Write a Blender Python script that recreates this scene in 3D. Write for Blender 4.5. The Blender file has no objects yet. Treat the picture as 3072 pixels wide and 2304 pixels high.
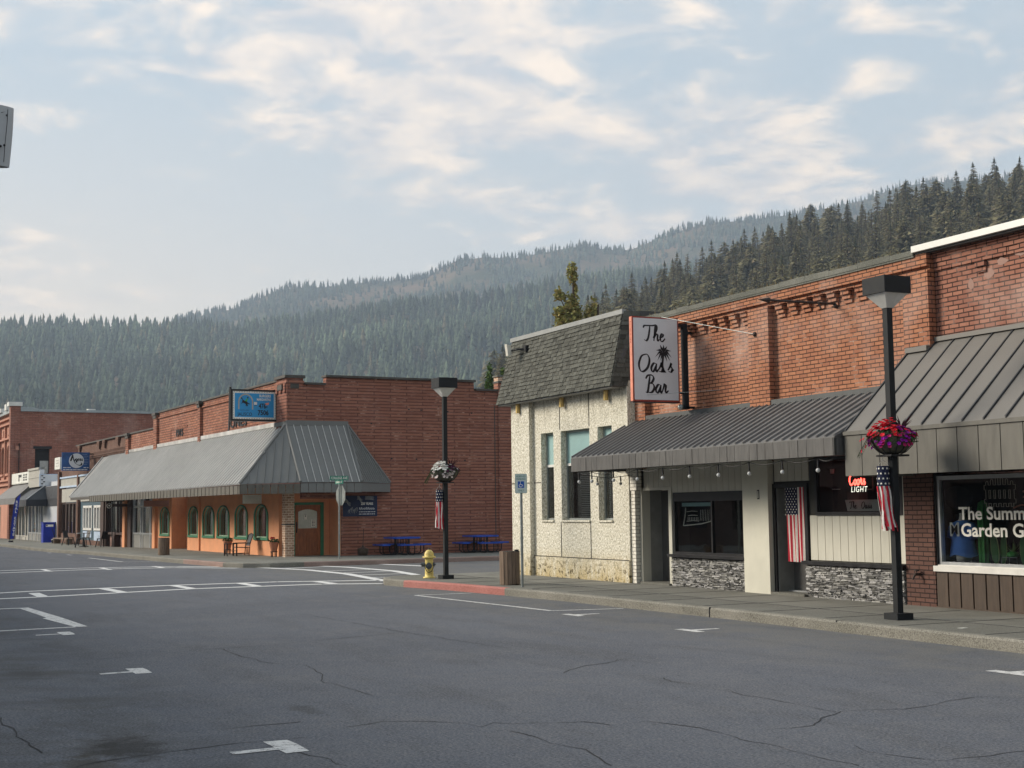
CLX, CLY = 0.6, 2.15
import bpy, math, random
import numpy as np
from mathutils import Vector, Matrix, noise as mnoise
random.seed(7)
rng = np.random.default_rng(11)
sc = bpy.context.scene
COL = sc.collection
R_ = math.radians

# ------------------------------------------------------------------ camera
cd = bpy.data.cameras.new('camera'); cam = bpy.data.objects.new('camera', cd); COL.objects.link(cam)
cd.sensor_width = 36.0; cd.lens = 49.41; cd.clip_start = 0.1; cd.clip_end = 20000
cr = Vector((0.42929, 0.90307, -0.01309)); cu = Vector((0.08563, -0.02626, 0.99598)); cf = Vector((-0.8991, 0.42868, 0.0886))
cam.matrix_world = Matrix(((cr.x, cu.x, -cf.x, 0), (cr.y, cu.y, -cf.y, 0), (cr.z, cu.z, -cf.z, 1.74), (0, 0, 0, 1)))
sc.camera = cam
sc.view_settings.view_transform = 'Standard'; sc.view_settings.look = 'None'
sc.view_settings.exposure = 1.60; sc.view_settings.gamma = 1.0; sc.view_settings.use_curve_mapping = False
sc.cycles.use_denoising = True
sc.cycles.max_bounces = 6; sc.cycles.diffuse_bounces = 3; sc.cycles.glossy_bounces = 3
sc.cycles.transparent_max_bounces = 12; sc.cycles.volume_bounces = 0
sc.cycles.sample_clamp_indirect = 4

# ------------------------------------------------------------------ sun and sky
SUN_AZ = R_(232.0)      # compass angle of the sun in the xy plane (from +x, counter-clockwise)
SUN_EL = R_(27.0)
sdir = Vector((math.cos(SUN_EL) * math.cos(SUN_AZ), math.cos(SUN_EL) * math.sin(SUN_AZ), math.sin(SUN_EL)))
sl = bpy.data.lights.new('sun', 'SUN'); sl.energy = 2.0; sl.angle = R_(22); sl.color = (1.0, 0.90, 0.76)
so = bpy.data.objects.new('sun', sl); COL.objects.link(so); so.location = (0, 0, 60)
so.rotation_euler = sdir.to_track_quat('Z', 'Y').to_euler()

world = bpy.data.worlds.new('World'); sc.world = world; world.use_nodes = True
nt = world.node_tree; nt.nodes.clear()
def N(t, **k):
    n = nt.nodes.new(t)
    for a, b in k.items(): setattr(n, a, b)
    return n
def Lk(a, b): nt.links.new(a, b)
def mth(op, a, b=None, c=None, clamp=False):
    n = N('ShaderNodeMath', operation=op); n.use_clamp = clamp
    for i, v in enumerate((a, b, c)):
        if v is None: continue
        if isinstance(v, (int, float)): n.inputs[i].default_value = v
        else: Lk(v, n.inputs[i])
    return n.outputs[0]
def mixc(f, a, b, typ='MIX'):
    n = N('ShaderNodeMix', data_type='RGBA', blend_type=typ)
    for s, v in ((0, f), (6, a), (7, b)):
        if isinstance(v, (int, float)): n.inputs[s].default_value = v
        elif isinstance(v, tuple): n.inputs[s].default_value = (*v, 1)[:4]
        else: Lk(v, n.inputs[s])
    return n.outputs[2]
def ramp(f, stops, interp='LINEAR'):
    n = N('ShaderNodeValToRGB'); cr_ = n.color_ramp; cr_.interpolation = interp
    while len(cr_.elements) < len(stops): cr_.elements.new(0.5)
    for e, (p, c) in zip(cr_.elements, stops):
        e.position = p; e.color = (*c, 1) if isinstance(c, tuple) else (c, c, c, 1)
    Lk(f, n.inputs[0]); return n.outputs[0]
sky = N('ShaderNodeTexSky', sky_type='NISHITA'); sky.sun_disc = False
sky.sun_elevation = SUN_EL; sky.sun_rotation = math.pi / 2 - SUN_AZ
sky.air_density = 1.1; sky.dust_density = 2.2; sky.ozone_density = 1.5; sky.altitude = 300
tc = N('ShaderNodeTexCoord'); sx = N('ShaderNodeSeparateXYZ'); Lk(tc.outputs['Generated'], sx.inputs[0])
zc = mth('MAXIMUM', sx.outputs[2], 0.0)
den = mth('ADD', zc, 0.13)
cx_ = mth('DIVIDE', sx.outputs[0], den); cy_ = mth('DIVIDE', sx.outputs[1], den)
cxy = N('ShaderNodeCombineXYZ'); Lk(cx_, cxy.inputs[0]); Lk(cy_, cxy.inputs[1])
def skynoise(scale, detail, rough, off, dist=0.0):
    mp = N('ShaderNodeMapping'); mp.inputs['Location'].default_value = off; Lk(cxy.outputs[0], mp.inputs[0])
    n = N('ShaderNodeTexNoise'); n.inputs['Scale'].default_value = scale; n.inputs['Detail'].default_value = detail
    n.inputs['Roughness'].default_value = rough; n.inputs['Distortion'].default_value = dist
    Lk(mp.outputs[0], n.inputs['Vector']); return n.outputs[0]
big = skynoise(0.85, 2, 0.5, (CLX, CLY, 0.0))
puff = skynoise(5.2, 8, 0.60, (1.7, 0.4, 3.0), 0.35)
dens = mth('ADD', mth('MULTIPLY', big, 1.45), mth('MULTIPLY', puff, 1.0))
mm = N('ShaderNodeMapRange'); mm.interpolation_type = 'SMOOTHSTEP'; Lk(dens, mm.inputs[0]); mm.inputs[1].default_value = 1.17; mm.inputs[2].default_value = 1.43
wisp = maprange_ = N('ShaderNodeMapRange'); Lk(skynoise(3.3, 7, 0.62, (8.2, 3.1, 1.0), 0.6), wisp.inputs[0]); wisp.inputs[1].default_value = 0.52; wisp.inputs[2].default_value = 0.72; wisp.inputs[4].default_value = 0.28
msum = mth('MAXIMUM', mm.outputs[0], wisp.outputs[0])
mask = mth('MULTIPLY', msum, mth('MULTIPLY', mth('MULTIPLY', mth('SUBTRACT', zc, 0.07), 9.0, clamp=True), 0.90))
bump = mth('SUBTRACT', puff, skynoise(5.2, 8, 0.60, (1.76, 0.47, 3.0), 0.35))
lit = mth('ADD', mth('MULTIPLY', bump, 3.2), 0.42, clamp=True)
cloudc = mixc(lit, (4.0, 3.9, 3.95), (7.2, 5.95, 4.75))
# azimuth term: +1 towards the left of the view (warm horizon glow)
azl = mth('ADD', mth('MULTIPLY', sx.outputs[0], -0.98), mth('MULTIPLY', sx.outputs[1], -0.18), clamp=True)
low = mth('SUBTRACT', 1.0, mth('MULTIPLY', zc, 3.3), clamp=True)
glow = mth('MULTIPLY', low, mth('POWER', azl, 5.0))
base = mixc(0.88, sky.outputs[0], (3.05, 3.5, 3.8))
base = mixc(mth('MULTIPLY', low, 0.75), base, (4.5, 4.6, 4.5))
base = mixc(mth('MULTIPLY', glow, 1.0, clamp=True), base, (8.2, 6.2, 4.3))
final = mixc(mask, base, cloudc)
bg = N('ShaderNodeBackground'); Lk(final, bg.inputs[0]); bg.inputs[1].default_value = 0.074
wo = N('ShaderNodeOutputWorld'); Lk(bg.outputs[0], wo.inputs[0])

# ------------------------------------------------------------------ material helpers
def newmat(name):
    global nt
    m = bpy.data.materials.new(name); m.use_nodes = True; nt = m.node_tree; nt.nodes.clear()
    return m
def out(sh):
    o = N('ShaderNodeOutputMaterial'); Lk(sh, o.inputs[0])
def pbsdf(col, rough=0.6, metal=0.0, spec=0.5, normal=None, coat=0.0):
    b = N('ShaderNodeBsdfPrincipled')
    for nm, v in (('Base Color', col), ('Roughness', rough), ('Metallic', metal), ('Specular IOR Level', spec)):
        if isinstance(v, (int, float)): b.inputs[nm].default_value = v
        elif isinstance(v, tuple): b.inputs[nm].default_value = (*v, 1)
        else: Lk(v, b.inputs[nm])
    if coat: b.inputs['Coat Weight'].default_value = coat
    if normal is not None: Lk(normal, b.inputs['Normal'])
    return b.outputs[0]
def coords(kind='Object', scale=(1, 1, 1)):
    t = N('ShaderNodeTexCoord'); mp = N('ShaderNodeMapping'); mp.inputs['Scale'].default_value = scale
    Lk(t.outputs[kind], mp.inputs[0]); return mp.outputs[0]
def noise(vec, scale, detail=4, rough=0.55, dist=0.0):
    n = N('ShaderNodeTexNoise'); Lk(vec, n.inputs['Vector'])
    n.inputs['Scale'].default_value = scale; n.inputs['Detail'].default_value = detail
    n.inputs['Roughness'].default_value = rough; n.inputs['Distortion'].default_value = dist
    return n.outputs[0]
def maprange(v, a, b, c=0.0, d=1.0):
    n = N('ShaderNodeMapRange'); Lk(v, n.inputs[0])
    for i, x in enumerate((a, b, c, d)): n.inputs[i + 1].default_value = x
    return n.outputs[0]
def bumpn(h, dist=0.01, strength=0.5):
    n = N('ShaderNodeBump'); Lk(h, n.inputs['Height']); n.inputs['Distance'].default_value = dist
    n.inputs['Strength'].default_value = strength; return n.outputs[0]
def wallvec():
    """(x+y, z): one brick grid that works on walls along either axis"""
    t = N('ShaderNodeTexCoord'); s = N('ShaderNodeSeparateXYZ'); Lk(t.outputs['Object'], s.inputs[0])
    c = N('ShaderNodeCombineXYZ'); Lk(mth('ADD', s.outputs[0], s.outputs[1]), c.inputs[0]); Lk(s.outputs[2], c.inputs[1])
    return c.outputs[0], t.outputs['Object']

MATS = {}
def plain(name, col, rough=0.6, metal=0.0, var=0.12, vs=6.0, bump=0.0, spec=0.4, stretch=(1, 1, 1)):
    if name in MATS: return MATS[name]
    m = newmat(name); v = coords('Object', stretch)
    n1 = noise(v, vs, 5); n2 = noise(v, vs * 0.17, 2)
    f = mth('ADD', mth('MULTIPLY', n1, 0.6), mth('MULTIPLY', n2, 0.4))
    lo = tuple(c * (1 - var * 1.6) for c in col); hi = tuple(min(1, c * (1 + var * 1.6)) for c in col)
    c = mixc(maprange(f, 0.3, 0.7), lo, hi)
    nr = bumpn(noise(v, vs * 6, 3), 0.004, bump) if bump else None
    out(pbsdf(c, maprange(n1, 0.3, 0.7, max(0, rough - 0.08), min(1, rough + 0.08)), metal, spec, nr))
    MATS[name] = m; return m
def brick(name, c1, c2, mortar, mortar2, bw=0.215, rh=0.0715, msize=0.006, white=0.25, dark=0.25, bump=0.6, blend=0.5, hgrad=None, streak=False):
    m = newmat(name); v, ob = wallvec()
    wob = N('ShaderNodeVectorMath', operation='ADD'); nn = N('ShaderNodeTexNoise'); Lk(ob, nn.inputs['Vector']); nn.inputs['Scale'].default_value = 3.0
    sc_ = N('ShaderNodeVectorMath', operation='SCALE'); Lk(nn.outputs[1], sc_.inputs[0]); sc_.inputs[3].default_value = 0.012
    Lk(v, wob.inputs[0]); Lk(sc_.outputs[0], wob.inputs[1])
    b = N('ShaderNodeTexBrick'); Lk(wob.outputs[0], b.inputs['Vector'])
    b.inputs['Scale'].default_value = 1.0; b.inputs['Brick Width'].default_value = bw; b.inputs['Row Height'].default_value = rh
    b.inputs['Mortar Size'].default_value = msize; b.inputs['Mortar Smooth'].default_value = 0.2; b.inputs['Bias'].default_value = -0.1
    b.inputs['Color1'].default_value = (*c1, 1); b.inputs['Color2'].default_value = (*c2, 1)
    big = noise(ob, 0.55, 4, 0.6); mid = noise(ob, 2.3, 5, 0.62); fine_ = noise(ob, 28, 4, 0.6)
    mf = maprange(mid, 0.56, 0.66)
    mort = mixc(mf, mortar, mortar2); Lk(mort, b.inputs['Mortar'])
    c = b.outputs[0]
    c = mixc(maprange(fine_, 0.35, 0.7, 0.0, 0.35), c, tuple(x * 0.55 for x in c1))
    c = mixc(mth('MULTIPLY', maprange(big, 0.52, 0.75), white), c, (0.62, 0.50, 0.44))
    c = mixc(mth('MULTIPLY', maprange(big, 0.48, 0.28), dark), c, tuple(x * 0.4 for x in c1))
    st = noise(coords('Object', (9, 9, 0.35)), 1.0, 4, 0.6)
    c = mixc(mth('MULTIPLY', maprange(st, 0.56, 0.8), 0.35), c, tuple(x * 0.45 for x in c1))
    if streak:      # long uneven courses: some rows darker, some washed pink
        rw = noise(coords('Object', (1.1, 1.1, 11.5)), 1.0, 5, 0.7, 0.3); rw2 = noise(coords('Object', (2.6, 2.6, 19)), 1.0, 4, 0.7)
        c = mixc(maprange(rw, 0.50, 0.68, 0, 0.45), c, tuple(x * 0.42 for x in c1)); c = mixc(maprange(rw2, 0.54, 0.70, 0, 0.55), c, (0.42, 0.24, 0.19))
    h = mth('SUBTRACT', mth('MULTIPLY', fine_, 0.35), b.outputs[1])
    out(pbsdf(c, 0.85, 0, 0.25, bumpn(h, 0.012, bump))); MATS[name] = m; return m

brick('brick_bar', (0.46, 0.200, 0.108), (0.33, 0.130, 0.075), (0.034, 0.02, 0.016), (0.42, 0.30, 0.24), msize=0.0095, white=0.40, dark=0.3)
brick('brick_shop', (0.38, 0.172, 0.115), (0.27, 0.112, 0.078), (0.022, 0.014, 0.013), (0.20, 0.14, 0.12), msize=0.0105, white=0.45, dark=0.35)
brick('brick_column', (0.155, 0.080, 0.062), (0.110, 0.058, 0.047), (0.018, 0.012, 0.011), (0.03, 0.02, 0.018), msize=0.009, white=0.05, dark=0.3)
brick('brick_white', (0.88, 0.85, 0.76), (0.80, 0.77, 0.68), (0.13, 0.11, 0.09), (0.2, 0.17, 0.13), bw=0.20, rh=0.075, msize=0.0055, white=0, dark=0.1)
brick('brick_corner', (0.37, 0.158, 0.104), (0.27, 0.108, 0.073), (0.13, 0.055, 0.042), (0.44, 0.26, 0.20), bw=1.3, msize=0.022, white=0.04, dark=0.25, rh=0.115, streak=True)
brick('brick_front', (0.42, 0.175, 0.105), (0.28, 0.105, 0.068), (0.06, 0.032, 0.026), (0.42, 0.28, 0.2), bw=0.4, msize=0.016, white=0.22, dark=0.35, rh=0.110, streak=True)
brick('brick_brown', (0.20, 0.105, 0.075), (0.15, 0.08, 0.058), (0.10, 0.07, 0.055), (0.2, 0.15, 0.12), msize=0.007, white=0.1, dark=0.5, rh=0.080)
brick('brick_hotel', (0.36, 0.155, 0.110), (0.27, 0.11, 0.08), (0.15, 0.07, 0.055), (0.45, 0.32, 0.26), msize=0.012, white=0.3, dark=0.3, rh=0.13, bw=.4, streak=True)
brick('brick_pillar', (0.62, 0.40, 0.28), (0.34, 0.19, 0.12), (0.86, 0.72, 0.56), (0.80, 0.66, 0.5), bw=0.2, rh=0.085, msize=0.012, white=0, dark=0.1)
brick('brick_across', (0.16, 0.11, 0.09), (0.12, 0.085, 0.07), (0.1, 0.06, 0.05), (0.2, 0.13, 0.1), msize=0.007, rh=0.08)

def m_stucco():
    m = newmat('pebble_stucco'); v = coords()
    vo = N('ShaderNodeTexVoronoi'); Lk(v, vo.inputs['Vector']); vo.inputs['Scale'].default_value = 22
    vo2 = N('ShaderNodeTexVoronoi'); Lk(v, vo2.inputs['Vector']); vo2.inputs['Scale'].default_value = 15; vo2.inputs['Randomness'].default_value = 1
    n = noise(coords('Object', (1, 1, 0.6)), 32, 4, 0.75); big_ = noise(v, 0.9, 3)
    c = mixc(maprange(n, 0.40, 0.60), (0.46, 0.43, 0.32), (0.92, 0.89, 0.79))
    c = mixc(maprange(vo2.outputs[0], 0.25, 0.12, 0, 0.85), c, (0.18, 0.165, 0.12))
    c = mixc(maprange(vo.outputs[0], 0.12, 0.0, 0, 0.55), c, (0.30, 0.27, 0.21))
    c = mixc(maprange(big_, 0.45, 0.75, 0, 0.25), c, (0.50, 0.47, 0.36))
    s = N('ShaderNodeSeparateXYZ'); Lk(v, s.inputs[0])
    st = noise(coords('Object', (2.6, 2.6, 0.55)), 2.0, 5, 0.65)
    lowm = mth('MULTIPLY', maprange(s.outputs[2], 0.85, 0.10), maprange(st, 0.28, 0.52))
    c = mixc(mth('MULTIPLY', lowm, 0.85), c, (0.50, 0.38, 0.16))
    sp = noise(v, 9, 3, 0.7)
    c = mixc(mth('MULTIPLY', maprange(s.outputs[2], 0.75, 0.3), maprange(sp, 0.54, 0.62)), c, (0.10, 0.08, 0.04))
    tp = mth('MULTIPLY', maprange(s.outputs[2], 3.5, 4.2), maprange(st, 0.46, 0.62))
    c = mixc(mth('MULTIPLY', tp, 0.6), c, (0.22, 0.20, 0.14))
    out(pbsdf(c, 0.92, 0, 0.2, bumpn(mth('ADD', n, mth('MULTIPLY', vo.outputs[0], 0.8)), 0.02, 0.8))); MATS['pebble_stucco'] = m
m_stucco()
def m_asphalt():
    m = newmat('asphalt'); v = coords()
    a = noise(v, 0.16, 5, 0.6, 0.5); b = noise(v, 1.1, 6, 0.62, 0.6); c3 = noise(v, 42, 4, 0.8); st = noise(coords('Object', (0.35, 1.6, 1)), 1.0, 5, 0.6, 0.4)
    vo = N('ShaderNodeTexVoronoi'); Lk(v, vo.inputs['Vector']); vo.inputs['Scale'].default_value = 130
    c = mixc(maprange(a, 0.35, 0.65), (0.082, 0.091, 0.112), (0.112, 0.122, 0.145))
    c = mixc(maprange(b, 0.45, 0.72, 0, 0.45), c, (0.150, 0.150, 0.156))
    c = mixc(maprange(st, 0.50, 0.70, 0, 0.5), c, (0.066, 0.069, 0.076))
    m2 = noise(v, 7.5, 6, 0.75, 0.5); c = mixc(maprange(m2, 0.52, 0.70, 0, 0.55), c, (0.165, 0.165, 0.17)); c = mixc(maprange(m2, 0.46, 0.32, 0, 0.5), c, (0.055, 0.058, 0.064))
    c = mixc(maprange(c3, 0.5, 0.66, 0, 0.75), c, (0.24, 0.24, 0.245))
    c = mixc(maprange(c3, 0.48, 0.34, 0, 0.75), c, (0.022, 0.023, 0.026))
    s = N('ShaderNodeSeparateXYZ'); Lk(v, s.inputs[0])
    # worn, greener-grey gutter band along the far kerb; oil where cars park on the near side
    gut = mth('MULTIPLY', maprange(s.outputs[1], 9.3, 11.9), maprange(b, 0.25, 0.6))
    c = mixc(mth('MULTIPLY', gut, 0.5), c, (0.165, 0.158, 0.135))
    near_ = mth('MULTIPLY', maprange(s.outputs[1], 3.4, 2.2), maprange(noise(v, 0.9, 5, 0.7, 0.8), 0.42, 0.62))
    c = mixc(mth('MULTIPLY', near_, 0.55), c, (0.062, 0.060, 0.056))
    def blob(x, y, r, ry, col, amt, c):
        dx = mth('MULTIPLY', mth('SUBTRACT', s.outputs[0], x), 1.0 / r); dy = mth('MULTIPLY', mth('SUBTRACT', s.outputs[1], y), 1.0 / ry)
        d2 = mth('SQRT', mth('ADD', mth('MULTIPLY', dx, dx), mth('MULTIPLY', dy, dy)))
        d2 = mth('ADD', d2, mth('MULTIPLY', mth('SUBTRACT', noise(v, 4.5, 5, 0.7), 0.5), 2.6))
        return mixc(mth('MULTIPLY', maprange(d2, 1.0, 0.35), amt), c, col)
    c = blob(-10.9, 1.95, 0.75, 0.34, (0.02, 0.019, 0.017), 0.7, c)
    c = blob(-10.3, 1.6, 0.6, 0.25, (0.05, 0.044, 0.032), 0.7, c)
    c = blob(-12.2, 3.75, 0.45, 0.16, (0.04, 0.04, 0.038), 0.45, c)
    c = blob(-16.6, 1.9, 0.9, 0.3, (0.05, 0.05, 0.048), 0.4, c)
    h = mth('ADD', mth('MULTIPLY', c3, 0.6), mth('MULTIPLY', vo.outputs[0], 0.6))
    out(pbsdf(c, 0.88, 0, 0.22, bumpn(h, 0.006, 0.6))); MATS['asphalt'] = m
m_asphalt()
def m_concrete(name, lo, hi, grit=0.5, jx=None):
    m = newmat(name); v = coords()
    a = noise(v, 0.8, 5, 0.6, 0.4); g = noise(v, 60, 3, 0.7); st = noise(v, 4, 5, 0.65)
    c = mixc(maprange(a, 0.35, 0.68), lo, hi)
    c = mixc(maprange(st, 0.55, 0.72, 0, 0.35), c, tuple(x * 0.5 for x in lo))
    c = mixc(maprange(g, 0.45, 0.7, 0, grit), c, tuple(min(1, x * 1.5) for x in hi))
    c = mixc(maprange(g, 0.45, 0.3, 0, grit), c, tuple(x * 0.35 for x in lo))
    if name == 'sidewalk':      # coarser, darker outer strip next to the kerb of the bar side
        s = N('ShaderNodeSeparateXYZ'); Lk(v, s.inputs[0])
        band = mth('MULTIPLY', mth('LESS_THAN', s.outputs[1], 13.62), mth('GREATER_THAN', s.outputs[0], -33.0))
        gg = noise(v, 38, 3, 0.8)
        dk_ = mixc(maprange(gg, 0.4, 0.6), (0.045, 0.044, 0.038), (0.19, 0.185, 0.16))
        c = mixc(mth('MULTIPLY', band, 0.42), c, dk_)
    out(pbsdf(c, 0.9, 0, 0.2, bumpn(mth('ADD', g, st), 0.006, 0.6))); MATS[name] = m
m_concrete('sidewalk', (0.148, 0.147, 0.130), (0.225, 0.222, 0.197), 0.4)
m_concrete('kerb', (0.145, 0.14, 0.118), (0.23, 0.22, 0.19), 0.9)
m_concrete('kerb_pink', (0.26, 0.17, 0.145), (0.30, 0.23, 0.20), 0.6)
m_concrete('kerb_red', (0.34, 0.135, 0.115), (0.44, 0.20, 0.175), 0.7)
m_concrete('coping_grey', (0.10, 0.105, 0.09), (0.20, 0.20, 0.175), 0.7)
def m_paint(name, col, worn):
    m = newmat(name); v = coords()
    n = noise(v, 9, 6, 0.75); n2 = noise(v, 50, 3, 0.7)
    f = mth('ADD', mth('MULTIPLY', n, 0.6), mth('MULTIPLY', n2, 0.4))
    c = mixc(maprange(f, worn, worn + 0.10), (0.17, 0.17, 0.175), col)
    out(pbsdf(c, 0.8, 0, 0.25)); MATS[name] = m
m_paint('road_paint', (0.66, 0.66, 0.65), 0.36)
m_paint('road_paint_worn', (0.60, 0.60, 0.59), 0.40)
def m_glass():
    m = newmat('glass'); g = N('ShaderNodeBsdfGlossy'); g.inputs['Roughness'].default_value = 0.015; g.inputs[0].default_value = (0.95, 0.97, 1, 1)
    v = coords(); Lk(bumpn(noise(v, 1.3, 2, 0.5), 0.02, 0.12), g.inputs['Normal'])
    t = N('ShaderNodeBsdfTransparent'); t.inputs[0].default_value = (0.82, 0.86, 0.87, 1)
    fr = N('ShaderNodeFresnel'); fr.inputs[0].default_value = 1.55
    mx = N('ShaderNodeMixShader'); Lk(mth('MULTIPLY_ADD', fr.outputs[0], 1.5, 0.03, clamp=True), mx.inputs[0]); Lk(t.outputs[0], mx.inputs[1]); Lk(g.outputs[0], mx.inputs[2])
    out(mx.outputs[0]); MATS['glass'] = m
m_glass()
def m_attr(name, attr='Col', rough=0.85, var=0.25, scale=20, bump=0.5, transl=0.0, spec=0.2):
    m = newmat(name); a = N('ShaderNodeAttribute'); a.attribute_name = attr
    n = noise(coords(), scale, 4, 0.6)
    c = mixc(1.0, a.outputs[0], ramp(n, [(0.3, 1 - var), (0.7, 1.0)]), 'MULTIPLY')
    sh = pbsdf(c, rough, 0, spec, bumpn(n, 0.01, bump) if bump else None)
    if transl:
        t = N('ShaderNodeBsdfTranslucent'); Lk(c, t.inputs[0]); mx = N('ShaderNodeMixShader'); mx.inputs[0].default_value = transl
        Lk(sh, mx.inputs[1]); Lk(t.outputs[0], mx.inputs[2]); sh = mx.outputs[0]
    out(sh); MATS[name] = m; return m
m_attr('shingle', scale=60, var=0.35)
m_attr('stone_veneer', scale=35, var=0.5, bump=0.8)
m_attr('leaf', scale=3, var=0.3, bump=0, transl=0.15, rough=0.7)
m_attr('petal', scale=8, var=0.15, bump=0, transl=0.2, rough=0.6)
m_attr('needles', scale=0.9, var=0.25, bump=0, transl=0.3, rough=0.9, spec=0.1)
m_attr('far_needles', scale=0.15, var=0.2, bump=0, transl=0.2, rough=0.95, spec=0.05)
m_attr('cloth', scale=30, var=0.15, bump=0.2, transl=0.1, rough=0.8)
m_attr('painted', scale=14, var=0.12, bump=0.0, rough=0.55, spec=0.4)
def emis(name, col, s):
    m = newmat(name); e = N('ShaderNodeEmission'); e.inputs[0].default_value = (*col, 1); e.inputs[1].default_value = s; out(e.outputs[0]); MATS[name] = m
emis('neon_red', (1.0, 0.06, 0.04), 3.0); emis('neon_white', (0.9, 0.85, 0.7), 0.75)

plain('metal_awning', (0.160, 0.158, 0.155), 0.5, 0.15, 0.10, 3.0)
plain('metal_awning_shop', (0.165, 0.156, 0.142), 0.5, 0.15, 0.06, 1.5)
plain('metal_rib_dark', (0.05, 0.052, 0.055), 0.5, 0.3)
plain('metal_corner', (0.17, 0.17, 0.165), 0.6, 0.0, 0.12, 2.0)
plain('metal_rib_light', (0.42, 0.415, 0.395), 0.6, 0.0, 0.1, 2.0)
plain('metal_corner_dark', (0.165, 0.168, 0.162), 0.6, 0.0, 0.08, 2.0)
plain('fascia_bar', (0.095, 0.092, 0.088), 0.55, 0.1, 0.22, 4, stretch=(6, 6, 1))
plain('fascia_shop', (0.125, 0.120, 0.104), 0.55, 0.1, 0.14, 3, stretch=(5, 5, 1))
plain('fascia_corner', (0.125, 0.115, 0.095), 0.6, 0.1, 0.2, 4, stretch=(6, 6, 1))
plain('flashing_dark', (0.085, 0.09, 0.09), 0.55, 0.2)
plain('flashing_light', (0.52, 0.51, 0.49), 0.45, 0.3, 0.2, 3)
plain('white_coping', (0.70, 0.70, 0.66), 0.5, 0.1, 0.1, 2)
plain('coping_dark', (0.075, 0.068, 0.060), 0.7, 0, 0.3, 5)
plain('cream_siding', (0.56, 0.545, 0.465), 0.6, 0, 0.06, 2, stretch=(4, 4, 0.7))
plain('cream_plaster', (0.62, 0.605, 0.51), 0.8, 0, 0.06, 3, bump=0.4)
plain('groove_dark', (0.05, 0.048, 0.042), 0.9)
plain('black_frame', (0.016, 0.016, 0.018), 0.4, 0.1)
plain('dark_door', (0.085, 0.083, 0.08), 0.5, 0, 0.1)
plain('grey_panel', (0.23, 0.23, 0.215), 0.6)
plain('interior_dark', (0.022, 0.022, 0.023), 0.9)
plain('interior_mid', (0.10, 0.095, 0.085), 0.9)
plain('brown_board', (0.072, 0.050, 0.036), 0.55, 0, 0.22, 5, stretch=(6, 6, 0.8))
plain('alu_frame', (0.50, 0.52, 0.53), 0.35, 0.6, 0.08)
plain('white_frame', (0.72, 0.71, 0.67), 0.5, 0, 0.06)
plain('blind_teal', (0.30, 0.47, 0.46), 0.6, 0, 0.05)
plain('blind_grey', (0.40, 0.40, 0.37), 0.6)
plain('brass', (0.62, 0.44, 0.16), 0.35, 0.6, 0.2)
plain('lamp_black', (0.016, 0.018, 0.020), 0.62, 0.0, 0.2, 9, spec=0.25)
plain('lamp_lens', (0.60, 0.60, 0.57), 0.25, 0, 0.08)
plain('sign_white', (0.66, 0.68, 0.70), 0.35, 0, 0.05, 2)
plain('sign_orange', (0.74, 0.27, 0.18), 0.5, 0, 0.15)
plain('sign_red', (0.30, 0.05, 0.035), 0.5, 0, 0.3)
plain('ink', (0.014, 0.014, 0.018), 0.5)
plain('letter_white', (0.90, 0.88, 0.80), 0.5, 0, 0.03)
plain('roof_cap_grey', (0.30, 0.31, 0.30), 0.6)
plain('orange_stucco', (0.76, 0.345, 0.175), 0.85, 0, 0.09, 2.0, bump=0.5)
plain('green_trim', (0.045, 0.215, 0.115), 0.5, 0, 0.12)
plain('green_light', (0.30, 0.46, 0.33), 0.5, 0, 0.1)
plain('wood_door', (0.30, 0.095, 0.032), 0.4, 0, 0.3, 6, stretch=(3, 3, 0.6))
plain('slat_wood', (0.19, 0.135, 0.095), 0.75, 0, 0.3, 8, stretch=(4, 4, 0.5), bump=0.4)
plain('slat_dark', (0.03, 0.026, 0.022), 0.8)
plain('galvanised', (0.34, 0.37, 0.36), 0.4, 0.6, 0.15, 10)
plain('sign_green', (0.02, 0.20, 0.14), 0.4)
plain('sign_face', (0.62, 0.70, 0.66), 0.4, 0, 0.06)
plain('sign_blue', (0.015, 0.10, 0.42), 0.4)
plain('hydrant_yellow', (0.80, 0.60, 0.19), 0.5, 0, 0.22, 14, bump=0.3)
plain('hydrant_grey', (0.10, 0.11, 0.115), 0.5, 0.3, 0.2)
plain('table_blue', (0.015, 0.075, 0.42), 0.35, 0, 0.1)
plain('table_black', (0.012, 0.012, 0.014), 0.4)
plain('terracotta', (0.42, 0.17, 0.095), 0.8, 0, 0.12)
plain('brown_paint', (0.055, 0.028, 0.022), 0.6, 0, 0.15)
plain('teal_blue', (0.05, 0.095, 0.125), 0.6)
plain('mailbox_blue', (0.012, 0.035, 0.36), 0.35)
plain('banner_navy', (0.012, 0.022, 0.065), 0.6)
plain('awning_black', (0.035, 0.038, 0.045), 0.5, 0.1)
plain('awning_grey', (0.16, 0.155, 0.15), 0.7)
plain('panel_beige', (0.40, 0.385, 0.34), 0.7)
plain('panel_white', (0.72, 0.72, 0.66), 0.6)
plain('wall_greywhite', (0.46, 0.475, 0.49), 0.8, 0, 0.06)
plain('blue_white', (0.46, 0.56, 0.70), 0.5)
plain('hotel_stone', (0.46, 0.22, 0.15), 0.8, 0, 0.12)
plain('grey_parapet', (0.33, 0.37, 0.38), 0.6)
plain('tree_bark', (0.075, 0.055, 0.042), 0.9)
plain('steel_rust', (0.06, 0.045, 0.04), 0.7, 0.3)
plain('moss_soil', (0.10, 0.085, 0.05), 0.95)
plain('basket_liner', (0.085, 0.080, 0.058), 0.95, 0, 0.35, 12, bump=0.8)
plain('shirt_blue', (0.12, 0.30, 0.80), 0.85, 0, 0.15, 4)
plain('skin_form', (0.75, 0.72, 0.66), 0.6)
plain('cactus_green', (0.07, 0.40, 0.08), 0.6)
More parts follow.
